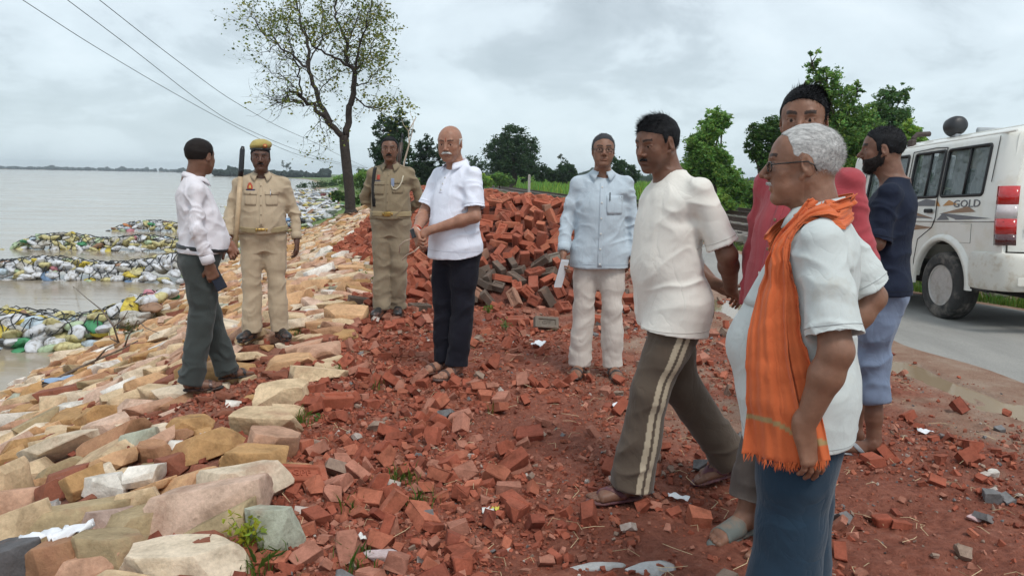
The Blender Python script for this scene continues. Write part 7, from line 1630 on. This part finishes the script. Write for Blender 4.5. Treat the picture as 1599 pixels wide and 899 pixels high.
m7 = Person(dict(label='grey haired old man with glasses and long orange scarf over a grey white polo', group='men inspecting the river bank', H=1.555, loc=(.835, 2.12, GH(.82, 2.12)), rz=R(63), skin=('mid', MID), belly=.115, wid=1.06, seed=7, lean=.02, h=.0028, ch=.005,
    head=dict(rz=R(74), pitch=R(-2), pos=(0, .050, 1.575), w=1.0, k=1.05, nose=1.12, stubble=.5, stubcol=(1.5, 1.5, 1.5), neck=.056), hair=dict(mat=GRY, t=.002, n=17000, len=.010, stand=.08, comb=(0, -.8, -.1), w=.00045, line=[(-.12, -.060), (-.06, -.050), (-.032, -.030), (-.016, .014), (.010, .022), (.018, .005), (.030, .008), (.036, .050), (.050, .080), (.12, .12)]),
    armL=((-.205, -.035, 1.365), (-.275, -.10, 1.075), (-.265, -.03, .845), dict(d=(.15, -.35, -1), n=(.6, .7, -.2), curl=(.25, .3, .35, .4), thumb=.3, k=1.06)), armR=((.205, -.04, 1.365), (.24, -.16, 1.16), (.17, -.05, .98), dict(d=(-.5, .5, -.4), n=(-1, 0, 0))), armk=1.16,
    legR=((.09, 0, .90), (.10, .0, .48), (.11, .0, .08)), legL=((-.09, 0, .90), (-.10, .0, .48), (-.10, .02, .08)),
    trousers=dict(mat=lungi, top=.99, w=1.34, hem=.13, hemlen=-.03, crease=.5), shirt=dict(mat=oldshirt, sleeve='short', hem=.745, ease=.030, slen=.86, sw=1.20, crease=1.0, hang=.75, hemtilt=-.12, neckr=.072),
    extras=[seams(simple('grey_polo_seam', (0.36, 0.38, 0.38), .9)), lambda s: collar(s, oldshirt, r=.066, gap=.5), pocket(oldshirt, -.10, 1.22, .12, .13, flap=False), placket(oldshirt, wbtn, 1.22, 1.36, 3), sandals('sandal', brownslip), glasses(darkpl, z=-.004), scarf, moustache(WHT, .026, .004, .004)]))
# ---- 8: tall man in red shirt behind him
m8 = Person(dict(label='tall dark haired man in dull red shirt standing behind the old man', group='men inspecting the river bank', H=1.76, loc=(1.10, 2.93, GH(1.08, 2.93)), rz=R(118), skin=('mid', MID), belly=.05, wid=1.0, seed=8, h=.0032,
    head=dict(rz=R(152), pitch=R(-5), pos=(0, .03, 1.59), w=1.0, browt=1.35, stubble=.4), hair=dict(mat=BLK, t=.005, n=5200, len=.014, top=.012, stand=.06, comb=(-.6, .6, .1), line=[(-.12, -.055), (-.06, -.045), (-.028, -.020), (-.012, .018), (.010, .020), (.018, -.012), (.030, -.010), (.036, .040), (.062, .066), (.078, .074), (.12, .078)]),
    armR=((.195, 0, 1.375), (.235, -.02, 1.11), (.215, .02, .86), dict(d=(0, .1, -1))), armL=((-.195, -.01, 1.375), (-.245, -.02, 1.11), (-.20, .08, .89), dict(d=(.2, .2, -1))),
    legR=((.085, 0, .90), (.09, .03, .47), (.09, .10, .08), dict(yaw=.12)), legL=((-.085, 0, .90), (-.09, .05, .47), (-.07, .06, .08), dict(yaw=.25)),
    trousers=dict(mat=browntr, top=.99, hem=.075, hemlen=.06), shirt=dict(mat=redshirt, sleeve='long', hem=.78, ease=.026, slen=.9),
    extras=[seams(simple('red_seam', (0.2, 0.03, 0.035), .9)), lambda s: collar(s, redshirt), placket(redshirt, kbtn, .8, 1.37, 6), sandals('slide', greyrub), cuffs(redshirt)]))
# ---- 9: bearded man in navy tee
def back_print(s):
    T, TF = text_geo('JF', .05, .001)
    mb = MB(); P = np.array([s.on((-.06-v[0]*.0+v[1]*0-.0, 0, 1.20), (0, 1, 0), .003) for v in T[:1]]); V = np.array([s.on((.02-v[1], 0, 1.20+v[0]), (0, 1, 0), .0025) for v in T]); mb.add(V, TF); mb.build('back_print', simple('white_print', (.7, .7, .72), .6), s.root)
m9 = Person(dict(label='bearded young man in navy tee shirt and rolled blue grey trousers, seen in profile', group='men inspecting the river bank', H=1.70, loc=(1.93, 3.98, GH(1.93, 3.98)), rz=R(64), skin=('mid9', (.20, .10, .066)), belly=.02, wid=1.03, seed=9, h=.0032, shin=.9,
    head=dict(rz=R(69), pitch=R(-3), pos=(0, .05, 1.59), w=.98, nose=1.12, browt=1.3), hair=dict(mat=BLK, t=.004, n=4200, len=.008, top=.006, stand=.15, comb=(0, -.3, .3), line=[(-.12, -.055), (-.06, -.045), (-.028, -.020), (-.012, .018), (.010, .020), (.018, -.022), (.030, -.020), (.036, .034), (.055, .062), (.078, .074), (.12, .08)]),
    armL=((-.195, 0, 1.375), (-.225, .04, 1.13), (.02, .165, 1.13), dict(d=(1, .1, .1), n=(0, -1, 0))), armR=((.195, 0, 1.375), (.225, .04, 1.13), (-.02, .185, 1.16), dict(d=(-1, .05, .1), n=(0, -1, 0))), armk=1.05,
    legL=((-.085, 0, .90), (-.09, .01, .50), (-.09, -.03, .08), dict(yaw=.05)), legR=((.085, 0, .90), (.09, .05, .50), (.09, .07, .08), dict(yaw=-.1)),
    trousers=dict(mat=denim, top=.99, w=1.08, hem=.078, hemlen=.22, crease=1.7), shirt=dict(mat=navytee, sleeve='short', hem=.86, ease=.024, slen=.95, sw=1.08, crease=1.0),
    extras=[seams(simple('navy_seam', (0.004, 0.006, 0.014), .9)), sandals('flipflop', simple('grey_slipper', (.28, .29, .31), .7)), beard(('black_beard', (.018, .014, .013)), t=.0035), back_print]))
# ---- the two walkers far up the bank
for i, (u, mt, mt2, lab) in enumerate([(660, cloth('dark_green_far', (.03, .035, .03)), browntr, 'tiny distant walker in dark clothes on the path, left one of two'), (667, cloth('white_far', (.6, .62, .66)), navy, 'tiny distant walker with white shirt on the path, right one of two')]):
    y = 88.; x = aty(u, 280, y)[0]
    Person(dict(label=lab, group='two distant walkers', H=1.68, loc=(x, y, GH(x, y)-.05), rz=R(170), skin=('dark', DARK), h=.012, ch=.014, seed=20+i, head=dict(rz=R(170)), hair=dict(mat=BLK, t=.008, n=40, len=.01),
        armR=((.19, 0, 1.375), (.25, 0, 1.11), (.24, .06, .88)), armL=((-.19, 0, 1.375), (-.25, 0, 1.11), (-.24, .06, .88)), legR=((.09, 0, .9), (.1, .03, .48), (.1, .05, .08)), legL=((-.09, 0, .9), (-.1, 0, .48), (-.1, -.05, .08)),
        trousers=dict(mat=mt2), shirt=dict(mat=mt, sleeve='long', hem=.85)))
# ------------------------------------------------------------------ the white utility vehicle on the road
cp = simple('white_car_paint', (.78, .77, .71), .28, var=.03, vs=3, coat=.5, dirt=((.70, .67, .58), 5)); cpd = simple('dirty_white_plastic', (.64, .62, .56), .5, var=.06, vs=6, dirt=((.50, .44, .35), 12)); rubm = simple('window_rubber', (.015, .015, .016), .6); tyrem = simple('tyre_rubber', (.035, .034, .033), .85, var=.25, vs=9, dirt=((.17, .15, .13), 6)); rimm = simple('painted_steel_rim', (.50, .49, .47), .45, .4, dirt=((.34, .31, .27), 7))
seam = simple('seam_dark', (.03, .03, .03), .8); redl = simple('red_lens', (.50, .012, .012), .12, coat=1); clearl = simple('clear_lens', (.62, .55, .55), .1, coat=1); darkl = simple('dark_red_lens', (.07, .008, .010), .15, coat=1); und = simple('underbody', (.03, .028, .026), .85, dirt=((.15, .11, .08), 6)); curt = cloth('white_curtain', (.70, .73, .72), var=.06)
cgl, nt, N, L, b = newmat('car_window'); b.inputs['Base Color'].default_value = (.10, .14, .14, 1); b.inputs['Roughness'].default_value = .02; b.inputs['Alpha'].default_value = .42; b.inputs['Specular IOR Level'].default_value = .9; b.inputs['Coat Weight'].default_value = .4
_cr = Matrix.Rotation(R(2.4), 3, 'Z') @ Matrix.Rotation(R(-3.0), 3, 'X'); car = empty('utility_vehicle', Vector((4.53, 8.06, .012))-_cr @ Vector((-.84, .93, -.013))); car.rotation_euler = _cr.to_euler(); tag(car, 'white utility vehicle with curtained windows seen from its rear corner on the road', 'car')
CL_ = 4.35; HWX = .83
def side_x(z): return np.interp(z, [.3, .5, 1.0, 1.25, 1.80, 1.86, 1.92, 1.945], [.80, .83, .84, .825, .745, .72, .62, .50])
def yrear(z): return np.interp(z, [.4, .8, 1.2, 1.9], [.0, .0, .015, .10])
WIN = [(.36, 1.04), (1.10, 1.66), (1.80, 2.62)]; WZ = (1.28, 1.77)
def shell(rows, cols, f, holes, name, mat, th=.03, parent=car, flip=False):
    V = [f(a, b_) for a in rows for b_ in cols]; n = len(cols); F = []
    for i in range(len(rows)-1):
        for j in range(n-1):
            ca, cb = (rows[i]+rows[i+1])/2, (cols[j]+cols[j+1])/2
            if any(h[0] < ca < h[1] and h[2] < cb < h[3] for h in holes): continue
            q = (i*n+j, i*n+j+1, (i+1)*n+j+1, (i+1)*n+j); F.append(q[::-1] if flip else q)
    o = mesh(name, V, F, mat, parent, True); md = o.modifiers.new('s', 'SOLIDIFY'); md.thickness = th; md.offset = -1; md2 = o.modifiers.new('e', 'EDGE_SPLIT'); md2.split_angle = R(40); return o
for sg in (-1, 1):
    rows = sorted(set([.0, .05, .12, .2, .28, 2.9, 3.1]+[v for w_ in WIN for v in w_]+list(np.arange(.45, 3.0, .2)))); cols = [1.02, 1.1, 1.2, 1.245, WZ[0], 1.4, 1.5, 1.6, 1.7, WZ[1], 1.82, 1.86, 1.895, 1.92, 1.945]
    f = lambda a, z: (sg*(side_x(z)-.06*max(0, 1-(a-yrear(z))/.18)**2.2), a+yrear(z)*max(0, 1-a/.5), z)
    shell(rows, cols, f, [(w_[0], w_[1], WZ[0], WZ[1]) for w_ in WIN], 'upper_side_panel', cp, flip=sg > 0)
    # lower side with round wheel openings
    for (name, y0, y1, wc) in (('rear_quarter_panel', .0, 1.66, .93), ('front_side_panel', 1.66, 4.3, 3.45)):
        P = [(y0, 1.03), (y1, 1.03), (y1, .42)]; r = .455; P += [(wc+r, .42)]+[(wc+r*math.cos(t), .36+r*math.sin(t)) for t in np.linspace(.13, math.pi-.13, 20)]+[(wc-r, .42), (y0, .42)]
        mb = MB(); mb.prism([(sg*.835, a, z) for a, z in P], (-sg*.035, 0, 0)); o = mb.build(name, cp, car)
        mb = MB(); A = [(wc+(r+d)*math.cos(t), .36+(r+d)*math.sin(t)) for d in (0,) for t in np.linspace(-.05, math.pi+.05, 26)]
        G = [[(sg*.834, wc+r*math.cos(t), .36+r*math.sin(t)), (sg*.868, wc+r*1.005*math.cos(t), .36+r*1.005*math.sin(t)), (sg*.868, wc+r*1.10*math.cos(t), .36+r*1.10*math.sin(t)), (sg*.834, wc+r*1.16*math.cos(t), .36+r*1.16*math.sin(t))] for t in np.linspace(-.05, math.pi+.05, 26)]
        mb.grid(np.array(G), .0); mb.build('wheel_arch', cp, o, True)
    # glass, rubber frames, curtains
    for k, (a0, a1) in enumerate(WIN):
        pane = [(sg*(side_x(z)-.012), a, z) for a, z in [(a0, WZ[0]), (a1, WZ[0]), (a1, WZ[1]), (a0, WZ[1])]]; mb = MB(); mb.prism(pane, (-sg*.006, 0, 0)); w_ = mb.build('side_window', cgl, car)
        mb = MB(); rr = .03; Q = []
        for (cy, cz, t0) in ((a1-rr, WZ[1]-rr, 0), (a0+rr, WZ[1]-rr, 90), (a0+rr, WZ[0]+rr, 180), (a1-rr, WZ[0]+rr, 270)):
            for t in np.linspace(t0, t0+90, 5): a, z = cy+rr*math.cos(R(t)), cz+rr*math.sin(R(t)); Q.append((sg*(side_x(z)+.002), a, z))
        Q.append(Q[0]); mb.tube(Q, .016, 6); a = (a0+a1)/2-.03; mb.tube([(sg*(side_x(z)-.002), a, z) for z in (WZ[0], 1.5, WZ[1])], .013, 6); mb.build('window_seal', rubm, w_, True)
        for (c0, c1) in ((a0+.02, a0+.02+(a1-a0)*.36), (a1-.02-(a1-a0)*.30, a1-.02)):
            G = [[(sg*(side_x(z)-.07-.014*math.sin(60*a*(1+.0*z)+k)), a+(.05*math.sin(4*(z-1.1)))*(1 if c0 < (a0+a1)/2 else -1)*(.3 if z > 1.45 else 1.2), z) for z in np.linspace(1.16, 1.80, 9)] for a in np.linspace(c0, c1, 26)]
            mb = MB(); mb.grid(np.array(G), .002); mb.build('curtain', curt, w_, True)
# roof, floor, front end
ys_ = np.array([.10, .2, .5, 1.2, 2.0, 2.7, 3.0]); G = [[(x, y+.0, 1.945+.035*(1-(x/.5)**2)*(1-.5*(y > 2.9))) for x in np.linspace(-.5, .5, 9)] for y in ys_]; mb = MB(); mb.grid(np.array(G), .0); 
o = mb.build('roof', cp, car, True); md = o.modifiers.new('s', 'SOLIDIFY'); md.thickness = .03
for x in (-.3, -.1, .1, .3): mb = MB(); mb.box((x, 1.5, 1.978+.012*(1-abs(x)/.4)), (.07, 2.3, .014), bev=.005); mb.build('roof_rib', cp, o)
for sg in (-1, 1): mb = MB(); mb.tube([(sg*(side_x(1.875)+.008), y, 1.872) for y in (.1, 1, 2, 3.0)], .012, 6); mb.build('rain_gutter', cp, o)
mb = MB(); mb.prism([(-.74, 3.0, 1.87), (.74, 3.0, 1.87), (.77, 3.45, 1.18), (-.77, 3.45, 1.18)], (0, .006, .008)); mb.build('windscreen', cgl, car)
mb = MB(); mb.prism([(-.81, y, z) for y, z in [(3.1, 1.03), (3.1, 1.16), (4.2, 1.02), (4.32, .9), (4.34, .5), (3.1, .5)]], (1.62, 0, 0)); mb.build('bonnet', cp, car)
mb = MB(); mb.box((0, 4.36, .52), (1.6, .14, .2), bev=.03); mb.build('front_bumper', cpd, car)
for sg in (-1, 1): mb = MB(); mb.box((sg*.62, 4.335, .80), (.26, .05, .18), bev=.02); mb.build('headlight', clearl, car); mb = MB(); mb.box((sg*.95, 3.12, 1.25), (.16, .09, .20), bev=.03); mb.tube([(sg*.83, 3.1, 1.2), (sg*.92, 3.12, 1.2)], .02, 6); mb.build('wing_mirror', rubm, car)
mb = MB(); mb.box((0, 2.2, .48), (1.5, 4.1, .10)); mb.box((0, 1.9, .36), (.5, 3.0, .16), bev=.04); mb.tube([(-.62, .93, .36), (.62, .93, .36)], .045, 10); mb.box((.35, .35, .40), (.5, .5, .2), bev=.05); mb.tube([(-.35, .05, .30), (-.35, 1.0, .32)], .03, 8); mb.build('underbody', und, car)
mb = MB(); 
for y in (1.3, 2.25): mb.box((0, y, .88), (1.35, .5, .22), bev=.05); mb.box((0, y-.22, 1.15), (1.35, .14, .5), bev=.05)
for sx in (-.4, .4): mb.box((sx, 1.08, 1.48), (.28, .1, .2), bev=.04)
mb.build('seats', simple('seat_cloth', (.10, .09, .08), .9), car)
# wheels
for (sx, y) in ((-1, .93), (1, .93), (-1, 3.45), (1, 3.45)):
    e = empty('wheel'); e.parent = car; e.location = (sx*.73, y, .345); M = Matrix.Rotation(sx*math.pi/2, 4, 'Y')
    prof = [(.20, -.10), (.23, -.115), (.30, -.118), (.335, -.105), (.352, -.08), (.356, -.04), (.352, -.038), (.352, -.030), (.357, -.028), (.358, 0), (.353, .004), (.353, .012), (.357, .014), (.356, .05), (.351, .052), (.351, .06), (.354, .062), (.350, .085), (.335, .105), (.30, .118), (.27, .112), (.235, .115), (.215, .10), (.20, .09)]
    mb = MB(); mb.lathe(prof, 56, M); t = mb.build('tyre', tyrem, e, True); sharp(t.data, 40)
    mb = MB(); mb.lathe([(.215, .095), (.213, .105), (.200, .102), (.190, .05), (.180, .01), (.165, -.005), (.14, .0), (.115, .035), (.09, .045), (.085, .038), (.06, .038), (.055, .085), (.045, .095), (.01, .097)], 40, M); r_ = mb.build('rim', rimm, e, True); sharp(r_.data, 30)
    for k in range(5):
        a = 2*math.pi*k/5; c = M @ Vector((.10*math.cos(a), .10*math.sin(a), .042)); MM = M.copy(); MM.translation = c; mb = MB(); mb.lathe([(.012, 0), (.012, .014), (.006, .018)], 6, MM); mb.build('wheel_nut', steel, r_)
    for k in range(8):
        a = 2*math.pi*k/8+.3; c = M @ Vector((.163*math.cos(a), .152*math.sin(a), .003)); MM = M @ Matrix.Rotation(a, 4, 'Z'); MM.translation = c; mb = MB(); mb.box((0, 0, 0), (.026, .05, .006)); o2 = mb.build('rim_slot', seam, r_); o2.data.transform(MM)
# rear
cols = sorted(set([-.76, .76, -.56, .56]+list(np.linspace(-.7, .7, 9)))); rows = sorted(set([.74, .9, 1.05, 1.2, 1.30, 1.4, 1.6, 1.74, 1.82, 1.86, 1.90, 1.94]))
f = lambda z, x: (x*(side_x(z)-.012-.03)/(.80), yrear(z)-.012+.05*(abs(x)/.76)**6-.0*z, z)
shell(rows, cols, f, [(1.30, 1.74, -.56, .56)], 'tailgate', cp)
f2 = lambda x, z: f(z, x); mb = MB(); mb.prism([f(z, x) for z, x in [(1.30, -.56), (1.30, .56), (1.74, .56), (1.74, -.56)]], (0, .006, 0)); w_ = mb.build('rear_window', cgl, car)
mb = MB(); Q = [f(z, x) for z, x in [(1.30, -.53), (1.30, .53), (1.33, .56), (1.71, .56), (1.74, .53), (1.74, -.53), (1.71, -.56), (1.33, -.56), (1.30, -.53)]]; mb.tube([(q[0], q[1]-.008, q[2]) for q in Q], .018, 6); mb.build('window_seal', rubm, w_, True)
for sg in (-1, 1):
    segs_ = [(.80, .902, darkl), (.903, 1.047, redl), (1.048, 1.177, clearl), (1.178, 1.35, redl)]; first = None; tl = empty('tail_light'); tl.parent = car
    for (z0, z1, mt) in segs_:
        mb = MB(); G = []
        for z in (z0, z1):
            G.append([(sg*(side_x(z)+.006-.0), .085+yrear(z), z), (sg*(side_x(z)+.010), .05+yrear(z), z), (sg*(side_x(z)-.020), .0+yrear(z), z), (sg*(side_x(z)-.075), -.035+yrear(z), z), (sg*(side_x(z)-.095), -.036+yrear(z), z)])
        mb.grid(np.array(G), .0); o = mb.build('lens', mt, tl, True); md = o.modifiers.new('s', 'SOLIDIFY'); md.thickness = .02; md.offset = 1
mb = MB(); G = []
for z, b_ in ((.36, .01), (.40, .045), (.52, .055), (.62, .055), (.70, .045), (.74, .01)):
    G.append([(-.85-b_*.45, .46, z), (-.86-b_*.5, .2, z), (-.85-b_*.5, .0-b_, z), (-.74, -.10-b_, z), (-.4, -.13-b_, z), (0, -.135-b_, z), (.4, -.13-b_, z), (.74, -.10-b_, z), (.85+b_*.5, 0-b_, z), (.86+b_*.5, .2, z), (.85+b_*.45, .46, z)])
mb.grid(np.array(G), .0); bu = mb.build('rear_bumper', cpd, car, True); md = bu.modifiers.new('s', 'SOLIDIFY'); md.thickness = .04; md.offset = -1; md = bu.modifiers.new('b', 'SUBSURF'); md.levels = 2; md.render_levels = 2
mb = MB(); mb.box((-.70, -.165, .47), (.16, .012, .08), bev=.01); mb.build('bumper_recess', cpd, bu); mb = MB(); mb.tube([(-.40, -.19, .37), (-.41, -.195, .50), (-.38, -.19, .62), (-.37, -.17, .73)], .006, 5); mb.build('bumper_crack', seam, bu)
mb = MB(); mb.prism([(-.845, .16, .42), (-.845, .47, .42), (-.845, .47, .36), (-.845, .16, .34)], (.03, 0, 0)); mb.build('mud_flap', rubm, car)
# shut lines, handles, filler flap
def line(pts_, name='shut_line', r=.005, par=car, mt=seam): mb = MB(); mb.tube([(-(side_x(z)+.0105 if z > 1.02 else .8365), a, z) for a, z in pts_], r, 5); return mb.build(name, mt, par, True)
line([(1.075, 1.80), (1.075, 1.25), (1.075, 1.06), (1.15, .95), (1.40, .82), (1.45, .60), (1.45, .44)]); line([(1.72, 1.80), (1.72, 1.2), (1.72, .44)]); line([(.27, 1.84), (.25, 1.4)], r=.004); line([(1.075, 1.80), (1.3, 1.815), (1.72, 1.80)]); line([(2.7, 1.80), (2.78, 1.2), (2.78, .44)]); line([(0.0, 1.02), (1.0, 1.015), (2.0, 1.015), (3.0, 1.015)], r=.0035)
mb = MB(); mb.box((-.855, 1.20, 1.13), (.03, .14, .045), bev=.01); mb.build('door_handle', rubm, car); mb = MB(); mb.box((-.855, 1.90, 1.13), (.03, .14, .045), bev=.01); mb.build('door_handle', rubm, car)
mb = MB(); mb.box((-.838, .56, .90), (.006, .17, .19), bev=.002); mb.build('filler_flap', cp, car); line([(.475, .805), (.645, .805), (.645, .995), (.475, .995), (.475, .805)], r=.0025)
mb = MB(); mb.box((.0, -.03, 1.12), (.12, .05, .035), bev=.01); mb.box((-.42, -.02, 1.14), (.16, .03, .05), bev=.008); mb.build('tailgate_handle', cpd, car)
mb = MB(); mb.box((-.45, -.022, .92), (.01, .004, .01)); mb.box((.05, -.03, .80), (.5, .012, .12)); mb.build('number_plate', simple('plate_white', (.7, .7, .68), .5), car); mb = MB(); mb.box((-.475, -.028, .86), (.05, .02, .035), bev=.006); mb.build('reflector', redl, car)
for tx, zz in (('SUMO', .985), ('GOLD', .935)):
    T, TF = text_geo(tx, .058, .003); T = T*[1.25, 1, 1]; V = np.array([(-.53+v[0], -.021-v[2]*.9+0*v[1], zz+v[1]) for v in T]); mb = MB(); mb.add(V, TF); mb.build('badge_lettering', simple('chrome_grey', (.28, .28, .29), .3, .7), car)
T, TF = text_geo('GOLD', .105, .003); T = T*[1.5, 1, 1]; V = np.array([(-(side_x(1.205+v[1])+.004)-v[2], .58-v[0], 1.195+v[1]) for v in T]); mb = MB(); mb.add(V, TF); mb.build('side_lettering', simple('letter_grey', (.13, .13, .14), .4), car)
dg_, db, do = simple('decal_grey', (.15, .15, .16), .4, var=.05), simple('decal_brown', (.28, .17, .10), .4, var=.05), simple('decal_orange', (.50, .24, .07), .4, var=.05)
def decal(pts_, mt, lay=0):
    mb = MB(); n = 14; P = []; pts_ = list(pts_); 
    mb.prism([(-(side_x(z)+.0035+.002*lay if z > 1.03 else .8385+.002*lay), a, z) for a, z in pts_], (-.001, 0, 0)); mb.build('stripe_decal', mt, car)
decal([(.18, 1.05), (.75, 1.045), (1.02, 1.10), (.9, 1.10)], dg_); decal([(.42, 1.115), (1.0, 1.10), (.55, 1.17)], db); decal([(.22, 1.05), (.72, 1.035), (.85, 1.09)], dg_, 1); decal([(.83, 1.035), (1.06, 1.03), (.95, 1.11)], dg_, 1); decal([(.72, 1.19), (.98, 1.18), (.88, 1.24)], do); decal([(1.12, 1.18), (1.62, 1.19), (1.3, 1.26), (1.12, 1.24)], dg_); decal([(1.02, 1.18), (1.10, 1.18), (1.10, 1.26)], do, 1)
decal([(1.12, 1.05), (2.1, 1.06), (1.6, 1.14)], db); decal([(1.12, 1.045), (2.3, 1.09), (2.6, 1.15), (1.9, 1.13)], dg_, 1); decal([(1.12, .95), (1.7, 1.0), (2.2, 1.0), (1.5, .92)], db); decal([(1.5, 1.18), (2.4, 1.19), (2.0, 1.25)], db)
# things on the roof
mb = MB(); mb.tube([(-.64, 1.95, 1.90), (-.64, 1.95, 1.99), (-.60, 1.95, 2.03), (-.45, 1.95, 2.04)], .03, 8); mb.box((-.66, 1.95, 1.92), (.07, .10, .10), bev=.015); mb.build('roof_bracket', simple('rusty_bracket', (.07, .05, .045), .8), car)
M = Matrix.Translation((-.36, 1.62, 2.09)) @ Matrix.Rotation(R(80), 4, 'X'); mb = MB(); mb.lathe([(.05, .12), (.09, .10), (.108, .05), (.112, 0), (.110, -.05), (.095, -.07), (.03, -.075), (.02, -.10)], 28, M); e = mb.build('roof_siren', simple('siren_black', (.022, .022, .025), .45), car, True); mb = MB(); mb.box((-.36, 1.60, 1.985), (.06, .12, .05), bev=.01); mb.build('siren_foot', steel, e)
mb = MB(); mb.tube([(-.20, 1.45, 2.03), (.70, 1.45, 2.03)], .035, 12); e = mb.build('light_bar', simple('bar_grey', (.45, .47, .48), .35), car, True); mb = MB(); mb.box((.0, 1.45, 1.985), (.05, .05, .05)); mb.box((.6, 1.45, 1.975), (.05, .05, .06)); mb.build('bar_foot', steel, e)
# ------------------------------------------------------------------ litter and small landmarks
def litter(name, u, v, sx, sy, mat, label, seed, cat='litter', h=.02, grp=None, lift=.006, n=9):
    p = at(u, v, 0)
    for _ in range(6): p = at(u, v, GH(p[0], p[1])+lift+h*.5)
    r = np.random.RandomState(seed); G = np.zeros((n, n, 3)); a = r.uniform(0, 3)
    for i in range(n):
        for j in range(n):
            x, y = (i/(n-1)-.5)*sx, (j/(n-1)-.5)*sy; x *= 1-.5*abs(y/sy)*r.uniform(.3, 1); X_, Y_ = x*math.cos(a)-y*math.sin(a), x*math.sin(a)+y*math.cos(a); G[i, j] = (X_, Y_, h*(.5+.35*math.sin(x/sx*5+seed)*math.cos(y/sy*4+seed*2)+.25*math.sin(x/sx*11+y/sy*6+seed))+r.normal(0, h*.04))
    mb = MB(); mb.grid(G, .0012); o = mb.build(name, mat, None, True); o.location = (p[0], p[1], p[2]-h*.4); tag(o, label, cat, grp); return o
plw = simple('white_film', (.78, .79, .82), .35, var=.04); plb = simple('blue_film', (.25, .35, .5), .35); ply = simple('yellow_film', (.62, .55, .08), .4); pap = simple('litter_paper', (.68, .68, .66), .8)
litter('plastic_scrap', 841, 537, .17, .10, plw, 'white crumpled plastic scrap between the moustached man and the clerk', 1, h=.04)
litter('plastic_scrap', 962, 632, .07, .04, plw, 'small white plastic piece right of the clerk\'s sandals', 2)
litter('wrapper', 762, 797, .08, .05, pap, 'white part of a torn wrapper in the middle foreground', 3, 'wrapper'); litter('wrapper', 773, 793, .035, .03, ply, 'yellow corner of a torn wrapper in the middle foreground', 4, 'wrapper', h=.015)
litter('paper_sack', 72, 838, .18, .10, plw, 'crumpled white sack wedged between stones at lower left', 5, 'sack', h=.06, lift=.10); litter('cloth_rag', 112, 832, .05, .16, plw, 'white rag strip hanging beside the crumpled sack', 6, 'rag', h=.05, lift=.11)
litter('plastic_scrap', 150, 692, .10, .06, simple('clear_bottle', (.45, .55, .60), .15), 'crushed clear bottle among the stones on the slope', 7, 'bottle', h=.04, lift=.05); litter('plastic_scrap', 1060, 776, .10, .05, plw, 'torn white scrap under the striding man\'s rear slipper', 8)
litter('plastic_scrap', 1445, 673, .09, .05, plw, 'folded white paper scrap on the mud at right', 9); litter('plastic_scrap', 1158, 765, .05, .03, plb, 'bluish scrap left of the blue trousers', 10); litter('plastic_scrap', 100, 592, .5, .14, plb, 'pale blue plastic sheet at the waterline', 11, h=.08)
litter('plastic_scrap', 322, 677, .07, .05, simple('grey_film', (.5, .52, .56), .3), 'grey plastic patch on the red dirt of the slope', 12); litter('plastic_scrap', 563, 838, .05, .03, pap, 'small pale leaf shaped scrap near the bottom', 13); litter('plastic_scrap', 1345, 600, .03, .02, plw, 'tiny white scrap by the bare feet', 14); litter('plastic_scrap', 535, 648, .05, .03, plb, 'blue scrap beside the bricks at left', 15)
litter('plastic_scrap', 402, 515, .07, .10, plw, 'small white plastic bag between the capped policeman\'s shoes', 16, h=.05)
def pebble(u, v, a, b_, h, col, lab, seed):
    p = at(u, v, 0)
    for _ in range(6): p = at(u, v, GH(p[0], p[1])+h*.5)
    V, F = slab(np.random.RandomState(seed), 4, 12, .02, 6, seed); o = mesh('pebble', V*[a, b_, h], F, stone_o, None, True); o.location = (p[0], p[1], GH(p[0], p[1])+h*.5); o.rotation_euler = (0, 0, .2); o.color = (*col, 1); tag(o, lab, 'stone')
pebble(597, 868, .065, .035, .018, (.52, .42, .42), 'flat pale pinkish pebble on bare dirt in the foreground', 1); pebble(1551, 740, .035, .025, .02, (.66, .62, .56), 'whitish pebble at the right edge by the mud', 2); pebble(1525, 808, .045, .03, .01, (.60, .42, .42), 'thin pink stone chip in the right foreground', 3)
pebble(1380, 814, .045, .03, .025, (.32, .085, .05), 'rounded red brick lump right of the blue trousers', 4); pebble(1015, 890, .10, .04, .012, (.50, .49, .48), 'flat light grey slab at the bottom edge of the picture', 5); pebble(935, 885, .12, .03, .01, (.46, .45, .44), 'thin grey slab sunk in mud at the bottom edge', 6)
# ------------------------------------------------------------------ the damp air over the river
mb = MB(); mb.box((0, 900, 8.5), (7000, 2400, 25.0)); hz_ = mb.build('haze', None); tag(hz_, 'thin damp haze over the river and fields', 'haze', None, 'stuff')
m = bpy.data.materials.new('haze'); m.use_nodes = True; nt = m.node_tree; N = nt.nodes; L = nt.links
for n in list(N):
    if n.type != 'OUTPUT_MATERIAL': N.remove(n)
o = [n for n in N if n.type == 'OUTPUT_MATERIAL'][0]; pv = N.new('ShaderNodeVolumePrincipled'); pv.inputs['Color'].default_value = (.78, .86, .93, 1); pv.inputs['Density'].default_value = .00030; pv.inputs['Anisotropy'].default_value = .2
L.new(pv.outputs[0], o.inputs['Volume']); hz_.data.materials.clear(); hz_.data.materials.append(m)
